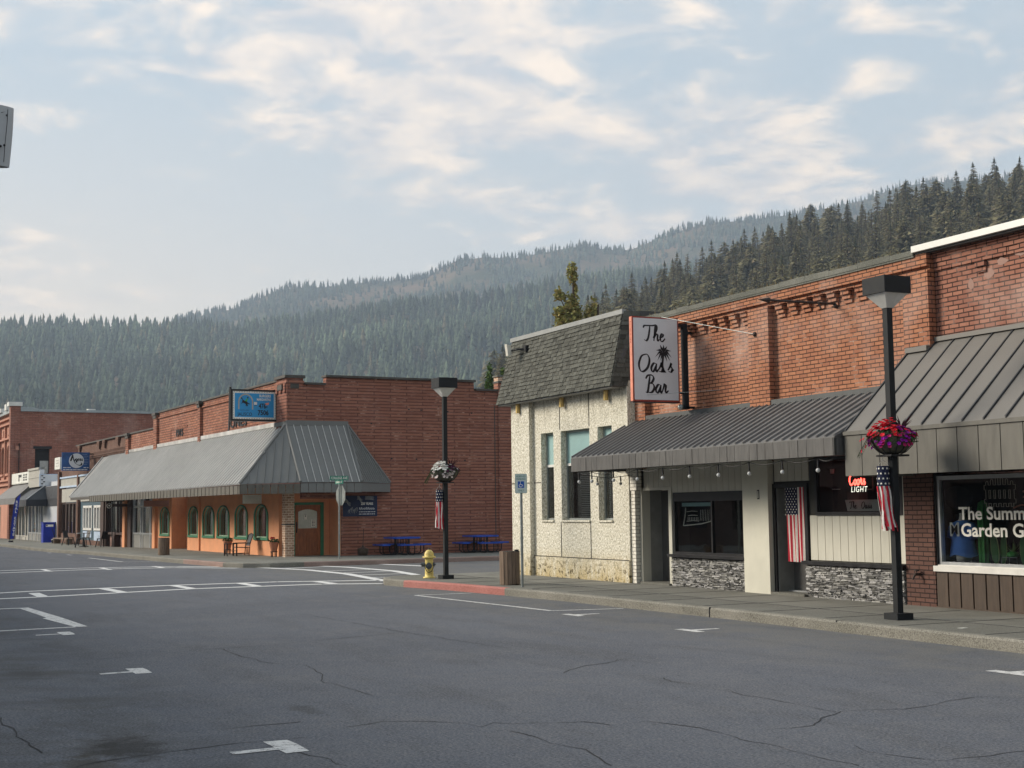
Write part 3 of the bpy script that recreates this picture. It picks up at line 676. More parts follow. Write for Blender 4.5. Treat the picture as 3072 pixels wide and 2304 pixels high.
# ------------------------------------------------------------------ pavements and kerbs
def pave(name, inner, outer, joint=1.5, base=-0.1, kerbw=0.16, red=None, zt=0.15, redm='kerb_red'):
    """inner: back edge polyline, outer: kerb polyline (same number of points), as (x,y)"""
    sw = MB(); sw.mat('sidewalk'); kb = MB(); n = len(outer)
    off = []
    for i in range(n):
        a = Vector(outer[max(0, i - 1)]); b = Vector(outer[min(n - 1, i + 1)]); d = (b - a).normalized(); nn = Vector((-d.y, d.x))
        c = Vector(inner[i]) - Vector(outer[i])
        if nn.dot(c) < 0: nn = -nn
        off.append(Vector(outer[i]) + nn * kerbw)
    for i in range(n - 1):
        z0 = zt + gz(outer[i][0]); z1 = zt + gz(outer[i + 1][0])
        sw.quad((*off[i], z0), (*off[i + 1], z1), (*inner[i + 1], z1 + 0.0), (*inner[i], z0 + 0.0))
        kb.mat(redm if red and red(outer[i], outer[i + 1]) else 'kerb')
        a, b, c, d = outer[i], outer[i + 1], off[i + 1], off[i]
        r = 0.025
        def mid(p, q): v = Vector(q) - Vector(p); v.normalize(); return Vector(p) + v * r
        am, bm = mid(a, d), mid(b, c)
        kb.quad((*a, z0 - 0.3), (*b, z1 - 0.3), (*b, z1 - r), (*a, z0 - r)); kb.quad((*a, z0 - r), (*b, z1 - r), (*bm, z1 + 0.002), (*am, z0 + 0.002))
        kb.quad((*am, z0 + 0.002), (*bm, z1 + 0.002), (*c, z1 + 0.002), (*d, z0 + 0.002))
        kb.quad((*d, z0 + 0.002), (*c, z1 + 0.002), (*c, z1 - 0.01), (*d, z0 - 0.01))
    struct(sw, name); return struct(kb, name + '_kerb')
def dens(pts, step=0.5):
    o = [pts[0]]
    for a, b in zip(pts[:-1], pts[1:]):
        n = max(1, int(math.dist(a, b) / step))
        for k in range(1, n + 1): o.append((a[0] + (b[0] - a[0]) * k / n, a[1] + (b[1] - a[1]) * k / n))
    return o
outR = [(25, 12.36), (-12, 12.36), (-18, 12.42), (-23.4, 12.33), (-26.0, 12.16), (-28.4, 11.94), (-30.25, 11.62), (-31.3, 11.55), (-32.1, 11.8), (-32.6, 12.4), (-32.75, 13.3), (-32.75, 26), (-34.0, 60)]
inR = [(25, 15.6), (-12, 15.6), (-18, 15.6), (-23.4, 15.6), (-26.0, 15.5), (-28.4, 15.3), (-30.25, 15.3), (-31.0, 15.3), (-31.3, 15.3), (-31.4, 15.3), (-31.45, 15.4), (-31.4, 26), (-32.6, 60)]
n_ = len(outR); oo = []; ii = []
for k in range(n_ - 1):
    s_ = max(1, int(math.dist(outR[k], outR[k + 1]) / 0.6))
    for t in range(s_): f = t / s_; oo.append(tuple(Vector(outR[k]).lerp(Vector(outR[k + 1]), f))); ii.append(tuple(Vector(inR[k]).lerp(Vector(inR[k + 1]), f)))
oo.append(outR[-1]); ii.append(inR[-1])
oo = [(x + 0.012 * wob(x, y, 0.7, 4.4) if x < -32.5 else x, y + (0.018 * wob(x, y, 0.6, 4.4) if x > -32.5 else 0)) for x, y in oo]
pave('bar_side_pavement', ii, oo, red=lambda a, b: -30.4 < (a[0] + b[0]) / 2 < -26.0 and a[1] < 12.6)
def LW(s, t): p = FL @ Vector((s, t, 0)); return (p.x, p.y)
outL = [LW(-70, -3.5), LW(-40, -3.45), LW(-20, -3.9), LW(-8, -3.7), LW(-1, -3.5), LW(3.2, -3.35), LW(4.2, -3.0), LW(4.75, -2.3), LW(4.85, -1.2), LW(4.9, 4), LW(4.6, 20), LW(4.2, 50)]
inL = [LW(-70, 0.6), LW(-40, 0.6), LW(-20, 0.6), LW(-8, 0.6), LW(-3, 0.6), LW(-1.4, 0.6), LW(-1.2, 0.6), LW(-1.2, 1.6), LW(-1.2, 1.95), LW(-0.1, 4), LW(-0.1, 20), LW(-0.1, 50)]
oo = []; ii = []
for k in range(len(outL) - 1):
    s_ = max(1, int(math.dist(outL[k], outL[k + 1]) / 1.0))
    for t in range(s_): f = t / s_; oo.append(tuple(Vector(outL[k]).lerp(Vector(outL[k + 1]), f))); ii.append(tuple(Vector(inL[k]).lerp(Vector(inL[k + 1]), f)))
oo.append(outL[-1]); ii.append(inL[-1])
pave('restaurant_side_pavement', ii, oo, redm='kerb_pink', red=lambda a, b: (-49.7 < (a[0] + b[0]) / 2 < -45.2 and a[1] < 12) or (a[1] > 12.8 and a[1] < 40))
pave('near_side_pavement', [(-130, -2.6), (30, -2.6)], [(-130, 0.55), (30, 0.55)])
pj = MB(); pj.mat('crack_dark')   # scored joints across the walks
for x in (-30.2, -28.6, -27.05, -25.5, -23.95, -22.4, -20.85, -19.3, -17.75, -16.2, -14.65, -13.1, -11.5, -10): 
    pj.box(x - 0.008, x + 0.008, 12.55 if x > -27 else 12.25, 15.05, 0.12, 0.1535)
pj.box(-32.3, -9, 13.62, 13.635, 0.12, 0.1532)
for s in range(-40, 5, 2):
    a = FL @ Vector((s, -3.2, 0)); b = FL @ Vector((s, 0, 0)); d = Vector((0.02, 0, 0)); z = 0.1535 + gz(a.x)
    pj.quad((a.x, a.y, z), (a.x + .022, a.y, z), (b.x + .022, b.y, z), (b.x, b.y, z))
for x in (-25.2, -22.0, -18.9, -15.75, -12.4): pj.box(x - 0.006, x + 0.006, 12.40, 12.56, 0.0, 0.1545)
struct(pj, 'pavement_joints')

# ------------------------------------------------------------------ conifer forests
def conifer(seed, kind, tiers=22, per=9, h=20.0):
    """crown mesh made of many drooping, ragged boughs; returns (crown MB, trunk MB)"""
    r_ = random.Random(seed); c = MB(); t = MB(); c.mat('needles'); t.mat('tree_bark')
    t.cyl((0, 0, -2), (0, 0, h * 0.97), h * 0.014, h * 0.002, 7)
    bare = {'fir': 0.06, 'pine': 0.38, 'spruce': 0.03, 'snag': 0.45}[kind]
    wmax = {'fir': 0.17, 'pine': 0.19, 'spruce': 0.14, 'snag': 0.09}[kind] * h
    tone0 = r_.uniform(0.8, 1.15)
    for k in range(tiers):
        f = (k + r_.random() * 0.7) / tiers; z = h * (bare + (0.985 - bare) * f)
        prof = (1 - f) ** (0.85 if kind != 'pine' else 0.55) * (0.55 + 0.45 * min(1, f * 6 + 0.3))
        for j in range(per):
            if r_.random() < (0.18 if kind != 'snag' else 0.55): continue
            a = r_.uniform(0, 2 * math.pi); L = wmax * prof * r_.uniform(0.55, 1.18) + 0.25; dr = L * r_.uniform(0.15, 0.45)
            zz = z + r_.uniform(-0.4, 0.4) * h / tiers
            ca, sa = math.cos(a), math.sin(a); px_, py_ = -sa, ca; wd = L * r_.uniform(0.22, 0.40)
            g = tone0 * r_.uniform(0.6, 1.35); col = (0.215 * g, 0.195 * g, 0.108 * g) if r_.random() > 0.18 else (0.22 * g, 0.18 * g, 0.11 * g)
            c.color(col)
            up = L * r_.uniform(0.0, 0.18)
            # bough: spine with ragged side fingers
            tip = (ca * L, sa * L, zz - dr)
            m1 = (ca * L * 0.5, sa * L * 0.5, zz - dr * 0.35 + up)
            for sgn in (-1, 1):
                e1 = (m1[0] + sgn * px_ * wd, m1[1] + sgn * py_ * wd, m1[2] - dr * r_.uniform(0.3, 0.9))
                e2 = (ca * L * 0.82 + sgn * px_ * wd * 0.6, sa * L * 0.82 + sgn * py_ * wd * 0.6, zz - dr * 1.25)
                c.add([(ca * L * .08, sa * L * .08, zz), m1, e1], [(0, 1, 2)])
                c.add([m1, tip, e2], [(0, 1, 2)])
                if kind != 'snag' : c.add([m1, (ca * L * 0.65, sa * L * 0.65, zz - dr * 0.6 - wd * 0.9), (ca * L * 0.3, sa * L * 0.3, zz - dr * 0.2)], [(0, 1, 2)])
    if kind != 'snag':
        c.color((0.06 * tone0, 0.072 * tone0, 0.044 * tone0)); c.cyl((0, 0, h * 0.93), (0, 0, h * 1.01), h * 0.012, 0.02, 5)
    return c, t
kinds = ['fir', 'fir', 'spruce', 'pine', 'fir', 'pine', 'spruce', 'snag']
protos = []
for i, kd in enumerate(kinds):
    c, t = conifer(100 + i, kd, tiers=30 if kd != 'pine' else 24, per=14)
    cm = c.build('crown'); tm = t.build('trunk'); protos.append((cm, tm, kd, c))
# near hillside trees
cand = []
r_ = random.Random(5)
for _ in range(3600):
    az = r_.uniform(24.5, 52); r = math.sqrt(r_.uniform(300 ** 2, 660 ** 2))
    if az < 27.5 and r_.random() < 0.4: continue
    x = -r * math.cos(R_(az)); y = r * math.sin(R_(az))
    if any((x - q[0]) ** 2 + (y - q[1]) ** 2 < 7.0 ** 2 for q in cand): continue
    if wob(x, y, 60, 7.7) < -0.45: continue
    z = float(ground_h(az, r)); h = r_.uniform(19, 31) * (1.0 + 0.10 * wob(x, y, 90, 1.1))
    if r_.random() < 0.18: h *= 0.55
    occ = (0.279 if az < 30 else 0.264) * math.sin(R_(az)) if az > 25.4 else 0.09
    top = (z + h - 1.74) / r
    vis = min(h / r, top - occ)
    cand.append((x, y, z, h, r_.randrange(8) if r_.random() > 0.1 else 7, r_.uniform(0, 6.28), vis if az < 46.6 else -1, az))
cand.sort(key=lambda q: -q[6])
indiv = [q for q in cand if q[6] > 0.004][:285]; rest = cand[len(indiv):]
for (x, y, z, h, kdi, rot, vis, az) in indiv:
    cm, tm, kd, _ = protos[kdi]
    e = bpy.data.objects.new('conifer_tree', None); COL.objects.link(e); e.location = (x, y, z); e.rotation_euler = (0, 0, rot)
    s = h / 20.0; e.scale = (s * 1.38, s * 1.38, s)
    e['category'] = 'tree'; e['group'] = 'conifers standing on the near slope above the bar'
    e['label'] = {'fir': 'dark bushy conifer in the near forest on the right slope', 'spruce': 'slim pointed conifer in the near forest on the right slope', 'pine': 'conifer with bare lower trunk in the near forest on the right slope', 'snag': 'sparse half bare conifer in the near forest on the right slope'}[kd]
    e['group'] = {'fir': 'bushy conifers on the near right slope', 'spruce': 'slim conifers on the near right slope', 'pine': 'bare trunked conifers on the near right slope', 'snag': 'sparse conifers on the near right slope'}[kd]
    for src in (cm, tm):
        c_ = src.copy(); COL.objects.link(c_); c_.parent = e
for cm, tm, kd, _ in protos: bpy.data.objects.remove(cm); bpy.data.objects.remove(tm)

def mass(name, label, trees, templ, matn):
    """trees: array rows x,y,z,h,w,rot,templ index,r,g,b -> one mesh"""
    V = []; T = []; Cc = []; off = 0
    trees = np.array(trees)
    for k, (tvv, tff, tcc) in enumerate(templ):
        q = trees[trees[:, 6].astype(int) == k]
        if len(q) == 0: continue
        cs, sn = np.cos(q[:, 5]), np.sin(q[:, 5])
        X = tvv[None, :, 0] * q[:, 4:5]; Y = tvv[None, :, 1] * q[:, 4:5]; Z = tvv[None, :, 2] * q[:, 3:4]
        v = np.stack([X * cs[:, None] - Y * sn[:, None] + q[:, 0:1], X * sn[:, None] + Y * cs[:, None] + q[:, 1:2], Z + q[:, 2:3]], -1).reshape(-1, 3)
        f = (tff[None] + (np.arange(len(q)) * len(tvv))[:, None, None]).reshape(-1, 3) + off
        cc = (tcc[None, :, None] * q[:, None, 7:10]).reshape(-1, 3)
        V.append(v); T.append(f); Cc.append(cc); off += len(v)
    V = np.concatenate(V); T = np.concatenate(T); Cc = np.concatenate(Cc)
    me = bpy.data.meshes.new(name); me.vertices.add(len(V)); me.vertices.foreach_set('co', V.astype(np.float32).ravel())
    me.loops.add(len(T) * 3); me.loops.foreach_set('vertex_index', T.astype(np.int32).ravel())
    me.polygons.add(len(T)); me.polygons.foreach_set('loop_start', np.arange(0, len(T) * 3, 3, dtype=np.int32)); me.polygons.foreach_set('loop_total', np.full(len(T), 3, dtype=np.int32))
    me.update(calc_edges=True)
    ca = me.color_attributes.new('Col', 'FLOAT_COLOR', 'POINT'); ca.data.foreach_set('color', np.concatenate([Cc, np.ones((len(Cc), 1))], 1).astype(np.float32).ravel())
    me.materials.append(MATS[matn]); ob = bpy.data.objects.new(name, me); COL.objects.link(ob); ob['kind'] = 'stuff'; ob['label'] = label
    return ob
def templ_tree(seed, tiers, seg, slim=1.0):
    r = random.Random(seed); v = []; f = []; c = []
    for k in range(tiers):
        z0 = 0.08 + 0.86 * k / tiers; z1 = min(1.02, z0 + 1.45 / tiers + 0.05); rad = slim * (1 - k / tiers) ** 0.8 * 0.5 + 0.03
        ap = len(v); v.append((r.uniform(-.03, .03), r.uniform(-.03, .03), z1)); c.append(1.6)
        ring = []
        for j in range(seg):
            a = 2 * math.pi * (j + r.uniform(-.3, .3)) / seg; q = rad * r.uniform(0.6, 1.25)
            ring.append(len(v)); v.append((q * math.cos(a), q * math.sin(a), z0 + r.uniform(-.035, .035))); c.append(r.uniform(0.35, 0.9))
        for j in range(seg): f.append((ap, ring[j], ring[(j + 1) % seg]))
    return np.array(v), np.array(f), np.array(c)
TF = [templ_tree(1, 6, 6), templ_tree(2, 5, 6, 0.8), templ_tree(3, 6, 5, 1.2), templ_tree(4, 4, 6, 1.0)]
TB = [templ_tree(11, 3, 5), templ_tree(12, 3, 4, 0.8), templ_tree(13, 2, 5, 1.1)]
# rest of the near trees in one mass, same boughs
TN = []
for k, kd in enumerate(('fir', 'spruce', 'pine', 'fir')):
    c, _ = conifer(300 + k, kd, tiers=18, per=9, h=20.0)
    vv = np.array(c.v); ff = [f for f in c.f if len(f) == 3]; cc = np.ones(len(vv))
    for f, q in zip(c.f, c.c):
        for i in f: cc[i] = q[1] / 0.16
    vv = vv / np.array([20.0, 20.0, 20.0]); TN.append((vv, np.array(ff), cc))
if rest:
    fr = [(q[0], q[1], q[2], q[3], q[3] * 1.38, q[5], q[4] % 4, 0.215, 0.195, 0.108) for q in rest]
    mass('distant_conifers', 'conifers hidden among the near slope forest', fr, TN, 'needles')
rr = np.random.default_rng(3)
def scatter(n, a0, a1, r0, r1, hh, ww, templs, tone, dens_fn=None, mind=None):
    az = rr.uniform(a0, a1, n); r = np.sqrt(rr.uniform(r0 ** 2, r1 ** 2, n)); z = ground_h(az, r)
    x = -r * np.cos(np.radians(az)); y = r * np.sin(np.radians(az)); rows = []
    for i in range(n):
        w = wob(x[i], y[i], 160, 3.1) * min(12, r[i] * 0.008) * (0.4 if abs(r[i] - rF) < 60 or abs(r[i] - rB) < 60 else 1)
        if dens_fn and rr.random() > dens_fn(az[i], r[i], x[i], y[i]): continue
        h = rr.uniform(*hh) * (0.6 if rr.random() < 0.18 else 1) * (1 + 0.25 * wob(x[i], y[i], 260, 4.0)); g = rr.uniform(0.55, 1.55) * (1 + 0.5 * wob(x[i], y[i], 120, 5.0) + 0.45 * wob(x[i], y[i], 420, 2.5))
        br = rr.random() < 0.06 + 0.25 * max(0, wob(x[i], y[i], 200, 9.0))
        c = (tone[0] * g * (1.6 if br else 1), tone[1] * g * (1.1 if br else 1), tone[2] * g)
        rows.append((x[i], y[i], z[i] + w - 1, h, h * rr.uniform(*ww), rr.uniform(0, 6.28), rr.integers(len(templs)), *c))
    return rows
fr = scatter(7600, -3, 33, 880, 1930, (15, 27), (0.34, 0.50), TF, (0.085, 0.108, 0.070))
fr += scatter(420, -3, 33, rF - 25, rF + 15, (14, 24), (0.28, 0.42), TF, (0.06, 0.078, 0.052))
mass('forested_front_hill', 'dense hazy conifer forest covering the front hill', fr, TF, 'far_needles')
def bdens(az, r, x, y):
    if abs(r - rB) < 40: return 0.55 + 0.45 * wob(x, y, 300, 2)
    cl = wob(x, y, 330, 6.6) + 0.5 * wob(x, y, 110, 1.2)
    el = float(ground_h(az, r)) / r
    for (a, e, da, de) in ((20.6, .158, 1.3, .006), (22.5, .163, 1.5, .006), (23.8, .166, 1.0, .005), (29.3, .175, 0.9, .005), (32.7, .18, 0.8, .004), (26.4, .172, 0.6, .003)):
        if ((az - a) / da) ** 2 + ((el - e) / de) ** 2 < 1.3: return 0.10
    return 0.95 if cl > -0.22 else 0.25
bk = scatter(13000, 6, 48, 2050, 2870, (10, 18), (0.34, 0.52), TB, (0.085, 0.105, 0.075), bdens)
bk += scatter(800, 6, 48, rB - 20, rB + 5, (11, 20), (0.24, 0.38), TB, (0.06, 0.075, 0.06), bdens)
mass('forested_back_ridge', 'far blue conifer forest along the back ridge with bare clearings', bk, TB, 'far_needles')
# ================================================================== RIGHT BLOCK
def ribs(mb, p_ridge0, p_ridge1, p_eave0, p_eave1, spacing, h=0.03, w=0.022, nrm=None, start=0.0):
    """standing seams from ridge to eave; both edges parametrised by the same running coordinate along the eave"""
    r0, r1, e0, e1 = map(Vector, (p_ridge0, p_ridge1, p_eave0, p_eave1))
    L = max((e1 - e0).length, (r1 - r0).length); n = int(L / spacing)
    nn = nrm or (e1 - e0).cross(r0 - e0).normalized()
    if nn.z < 0: nn = -nn
    for k in range(n + 1):
        t = (start + k * spacing) / L
        if t > 1: break
        a = r0.lerp(r1, t); b = e0.lerp(e1, t); d = (e1 - e0).normalized() * (w / 2)
        if (a - b).length < 0.05: continue
        mb.hexa([a - d, a + d, b + d, b - d, a - d + nn * h, a + d + nn * h, b + d + nn * h, b - d + nn * h])
# ---------- mansard building with pebble stucco
t = Thing('stucco_building', 'cream pebble stucco building with grey shingled mansard roof on the street corner', 'building', (-31.5, 15.1, 0.0))
w = MB(); w.mat('pebble_stucco')
wins = [(-30.1, -29.45, 1.47, 3.53), (-29.07, -27.68, 1.47, 3.53), (-27.3, -26.66, 1.47, 3.53)]
wall(w, 'x', -30.5, -25.97, 0.05, 4.45, 15.10, 15.35, wins)
w.box(-31.5, -30.5, 14.98, 15.35, 0.05, 4.45)                     # corner pier
w.box(-31.52, -30.48, 14.955, 14.98, 0.05, 0.62); w.box(-30.48, -25.975, 15.075, 15.1, 0.05, 0.62)
w.box(-31.5, -31.2, 15.35, 27, 0.05, 4.45); w.box(-26.2, -25.97, 15.35, 27, 0.05, 5.6); w.box(-31.2, -26.2, 26.7, 27, 0.05, 5.6)
body = w.build('wall', t)
g = MB(); g.mat('groove_dark')
for x in (-29.11, -27.68): g.box(x - 0.011, x + 0.011, 15.092, 15.1, 3.57, 4.3); g.box(x - 0.011, x + 0.011, 15.092, 15.1, 0.62, 1.43)
g.box(-31.5, -30.12, 14.974 if 0 else 15.094, 15.1, 2.35, 2.37); g.box(-31.5, -30.5, 14.972, 14.98, 2.35, 2.37); g.box(-30.5, -25.97, 15.066, 15.075, 0.615, 0.63)
g.build('panel_joints', t)
for k, (x0, x1, z0, z1) in enumerate(wins):
    f = MB(); f.mat('galvanised'); y = 15.24; fw = 0.045
    f.box(x0, x0 + fw, y, y + .05, z0, z1); f.box(x1 - fw, x1, y, y + .05, z0, z1); f.box(x0 + fw, x1 - fw, y, y + .05, z0, z0 + fw); f.box(x0 + fw, x1 - fw, y, y + .05, z1 - fw, z1)
    f.mat('white_frame'); f.box(x0 + fw, x1 - fw, y, y + .05, 2.72, 2.78)
    f.mat('pebble_stucco'); f.box(x0 - 0.0, x1 + 0.0, 15.06, 15.24, z0 - 0.04, z0 - 0.001)
    wn = f.build('window', t)
    gl = MB(); gl.mat('glass'); gl.quad((x0 + fw, y + .02, z0 + fw), (x1 - fw, y + .02, z0 + fw), (x1 - fw, y + .02, 2.72), (x0 + fw, y + .02, 2.72)); o = gl.build('pane', t); o.parent = wn
    bl = MB(); bl.mat('blind_teal'); bl.box(x0 + fw, x1 - fw, y + .022, y + .03, 2.78, z1 - fw)
    o = bl.build('frosted_panel', t); o.parent = wn
    ib = MB(); ib.mat('interior_dark'); ib.box(x0 + .05, x1 - .05, y + .35, y + .4, z0, z1)
    if k > 0:
        ib.mat('blind_grey')
        bx0 = x0 + (0.42 if k == 1 else 0.12)
        for q in range(30):
            z = 1.5 + q * 0.041; ib.add([(bx0, y + .05, z), (x1 - .05, y + .05, z), (x1 - .05, y + .075, z + .026), (bx0, y + .075, z + .026)], [(0, 1, 2, 3)])
    o = ib.build('blind', t); o.parent = wn
# mansard roof: shingle tabs on front and right faces
ms = MB(); ms.mat('roof_tar')
BL, BR = (-31.85, 14.75, 4.33), (-26.05, 14.75, 4.33); TL, TR = (-31.41, 15.0, 5.86), (-25.87, 15.0, 5.93)
BR2, TR2 = (-26.0, 15.12, 4.33), (-25.72, 15.32, 5.93); BLb, TLb = (-31.85, 27, 4.33), (-31.41, 27, 5.9); BRb, TRb = (-26.0, 27, 4.33), (-25.9, 27, 5.93)
ms.add([BL, BR, BR2, BRb, BLb, TL, TR, TR2, TRb, TLb], [(0, 1, 6, 5), (1, 2, 7, 6), (2, 3, 8, 7), (3, 4, 9, 8), (4, 0, 5, 9), (5, 6, 7, 8, 9), (0, 4, 3, 2, 1)])
ms.mat('shingle')
def shingles(bl, br, tl, tr, rows, tabw, seed):
    q = random.Random(seed); bl, br, tl, tr = map(Vector, (bl, br, tl, tr)); n = (br - bl).cross(tl - bl).normalized()
    for r in range(rows):
        f0 = r / rows; f1 = min(1, (r + 1.25) / rows); fm = (r + 1) / rows
        a0 = bl.lerp(tl, f0); a1 = br.lerp(tr, f0); c0 = bl.lerp(tl, f1); c1 = br.lerp(tr, f1); L = (a1 - a0).length; u = -q.random() * tabw
        while u < L:
            wd = tabw * q.uniform(0.75, 1.3); s = max(0, u) / L; e = min(L, u + wd - 0.008) / L; u += wd
            if e <= s: continue
            g = q.uniform(0.68, 1.22) * (0.7 if q.random() < 0.12 else 1); ms.color((0.128 * g, 0.130 * g, 0.112 * g)); th = q.uniform(0.022, 0.040); dz = Vector((0, 0, q.uniform(-0.006, 0.004)))
            p = [a0.lerp(a1, s) + dz, a0.lerp(a1, e) + dz, c0.lerp(c1, e), c0.lerp(c1, s)]
            o0 = n * 0.004; o1 = n * th
            ms.hexa([p[0] + o0, p[1] + o0, p[2] + o0, p[3] + o0, p[0] + o1, p[1] + o1, p[2] + n * 0.012, p[3] + n * 0.012])
shingles(BL, BR, TL, TR, 17, 0.155, 1); shingles(BR, BR2, TR, TR2, 16, 0.2, 2); shingles(BLb, BL, TLb, TL, 16, 0.3, 3)
ms.color((1, 1, 1)); ms.build('mansard_roof', t)
cp = MB(); cp.mat('roof_cap_grey'); cp.box(-31.44, -25.86, 14.955, 15.05, 5.87, 5.97); cp.build('roof_cap', t)
sf = MB(); sf.mat('grey_panel'); sf.box(-31.82, -26.06, 14.78, 15.0, 4.30, 4.328); sf.box(-31.82, -31.5, 15.0, 27, 4.30, 4.328); sf.build('soffit', t)
for x, y in ((-31.0, 14.93), (-28.85, 15.02), (-26.75, 15.02)):
    b = MB(); b.mat('brass'); b.cyl((x, y, 4.08), (x, y, 4.3), 0.055, 0.055, 14)
    b.build('downlight', t)
fl = Thing('floodlight', 'small pale horn floodlight fixed on the shingled mansard roof', 'lamp', (-30.6, 14.8, 5.5))
b = MB(); b.mat('horn_white'); b.hexa([(-30.98, 14.62, 5.47), (-30.86, 14.62, 5.47), (-30.86, 14.72, 5.5), (-30.98, 14.72, 5.5), (-30.98, 14.58, 5.76), (-30.86, 14.58, 5.76), (-30.86, 14.7, 5.72), (-30.98, 14.7, 5.72)]); b.build('head', fl)
b = MB(); b.mat('lamp_black'); b.tube([(-30.9, 14.72, 5.6), (-30.6, 14.74, 5.6), (-30.45, 14.95, 5.62)], 0.025, 8); b.box(-30.52, -30.38, 14.86, 14.95, 5.55, 5.69); b.build('bracket', fl)

# ---------- brick bar building
t = Thing('brick_bar_building', 'orange red brick bar building with cream boarded shopfront and grey metal awning', 'building', (-25.95, 15.3, 0.0))
w = MB(); w.mat('brick_bar')
w.box(-25.96, -16.9, 15.42, 15.7, 2.55, 5.40)                         # field
for x0, x1 in ((-25.96, -25.55), (-21.73, -21.09), (-17.46, -16.87)): w.box(x0, x1, 15.28, 15.42, 2.55, 5.40)
w.box(-25.96, -16.87, 15.27, 15.7, 5.46, 5.66)
w.box(-25.96, -16.87, 15.33, 15.7, 5.40, 5.46)
w.box(-25.96, -25.75, 15.7, 27, 2.5, 5.6); w.box(-17.1, -16.87, 15.7, 27, 2.5, 5.5)
q = random.Random(3)
for xa, n in ((-25.40, 10), (-20.92, 9)):
    for k in range(n):
        x = xa + k * 0.375; wd = 0.21
        for j, dep in ((0, 0.035), (1, 0.07), (2, 0.105)):
            w.box(x + 0.0 + j * 0.0, x + wd, 15.42 - dep, 15.419, 5.16 + j * 0.073, 5.16 + (j + 1) * 0.073 + 0.001 * 0)
        w.box(x - 0.0, x + wd, 15.29, 15.419, 5.38, 5.398)
w.build('brick_wall', t)
cp = MB(); cp.mat('coping_grey')
x = -26.0
while x < -17.15:
    L = 0.42 + q.random() * 0.5; e = min(x + L, -17.13); dz = q.uniform(-0.012, 0.014)
    cp.box(x, e - 0.006, 15.235, 15.72, 5.662, 5.755 + dz); x = e
cp.box(-25.96, -17.13, 15.245, 15.262, 5.63, 5.659)
mo = cp; mo.mat('moss_soil'); 
for k in range(260):
    x = q.uniform(-26, -17.3); h = q.uniform(0.01, 0.05) if q.random() < .85 else q.uniform(.05, .1); y = q.uniform(15.25, 15.4); d = q.uniform(0.006, 0.03)
    mo.add([(x - d, y, 5.75), (x + d, y, 5.75), (x, y + .03, 5.75), (x + q.uniform(-.02, .02), y, 5.76 + h)], [(0, 1, 3), (1, 2, 3), (2, 0, 3)])
cp.build('parapet_coping', t)
# lower shopfront
lw = MB(); lw.mat('cream_siding')
def boards(mb, x0, x1, z0, z1, y, step, gap=0.012, th=0.02, holes=()):
    x = x0
    while x < x1 - 0.01:
        e = min(x1, x + step)
        segs = [(z0, z1)]
        for (a, b, c, d) in holes:
            if e - 0.01 > a and x + 0.01 < b: segs = [s for (p, r) in segs for s in ((p, min(r, c)), (max(p, d), r)) if s[1] - s[0] > 0.01]
        for (p, r) in segs: mb.box(x + gap / 2, e - gap / 2, y - th, y, p, r)
        x = e
dk = MB(); dk.mat('groove_dark')
wall(dk, 'x', -25.7, -17.6, 0.12, 2.78, 15.31, 15.6, [(-25.7, -24.63, 0.12, 2.1), (-24.42, -21.98, 0.8, 1.95), (-21.03, -20.16, 0.12, 2.08), (-19.78, -17.66, 1.62, 2.5)])
dk.build('backing_wall', t)
boards(lw, -25.68, -24.56, 2.15, 2.76, 15.31, 0.205); boards(lw, -24.56, -21.9, 2.03, 2.76, 15.31, 0.205)
l2 = MB(); l2.mat('cream_siding'); boards(l2, -21.06, -20.05, 2.17, 2.76, 15.31, 0.205); boards(l2, -20.05, -17.6, 0.79, 2.76, 15.31, 0.205, holes=[(-19.86, -17.62, 1.56, 2.56)])
lw.box(-25.72, -24.56, 15.275, 15.309, 2.09, 2.149); lw.box(-25.78, -25.70, 15.25, 15.45, 0.14, 2.76); lw.box(-24.66, -24.545, 15.26, 15.309, 0.16, 2.088); l2.box(-17.66, -17.6, 15.27, 15.309, 0.79, 2.3)
lw.build('siding', t)
l2.build('siding', t)
cl = MB(); cl.mat('cream_plaster'); cl.box(-21.9, -21.1, 15.17, 15.305, 0.14, 2.76); cl.mat('ink'); cl.box(-21.42, -21.36, 15.16, 15.17, 1.86, 2.03); cl.mat('cream_plaster'); cl.box(-21.405, -21.375, 15.158, 15.16, 1.88, 2.01); cl.build('plaster_pier', t)
wb = MB(); wb.mat('brick_white'); wb.box(-25.96, -25.79, 15.14, 15.42, 0.14, 2.1); wb.box(-25.96, -25.70, 15.12, 15.42, 2.1, 2.56); wb.build('white_brick_pier', t)
def stones(x0, x1, z0, z1, y, seed):
    st = MB(); st.mat('groove_dark'); st.box(x0, x1 + .02, 15.27, 15.305, z0, z1); st.mat('stone_veneer')
    q = random.Random(seed); z = z0
    while z < z1 - 0.01:
        hh = min(z1 - z, q.uniform(0.020, 0.042)); x = x0
        while x < x1 - 0.005:
            L = min(x1 - x, q.uniform(0.05, 0.19)); d0, d1, d2, d3 = [q.uniform(0.012, 0.055) for _ in range(4)]; g = q.uniform(0.35, 1.5); b = q.uniform(0.97, 1.04)
            st.color((0.40 * g, 0.395 * g, 0.38 * g * b)); s = q.uniform(-.008, .008); e = 0.003
            st.hexa([(x + e, y, z + e), (x + L - e, y, z + e + s * .5), (x + L - e, y - d0, z + e + s), (x + e, y - d1, z + e)] + [(x + e, y, z + hh - e), (x + L - e, y, z + hh - e), (x + L - e, y - d2, z + hh - e + s), (x + e, y - d3, z + hh - e - s)])
            x += L
        z += hh
    st.color((1, 1, 1)); st.build('stone_plinth', t)
stones(-24.54, -21.92, 0.14, 0.715, 15.268, 1); stones(-20.14, -17.62, 0.14, 0.70, 15.268, 2)
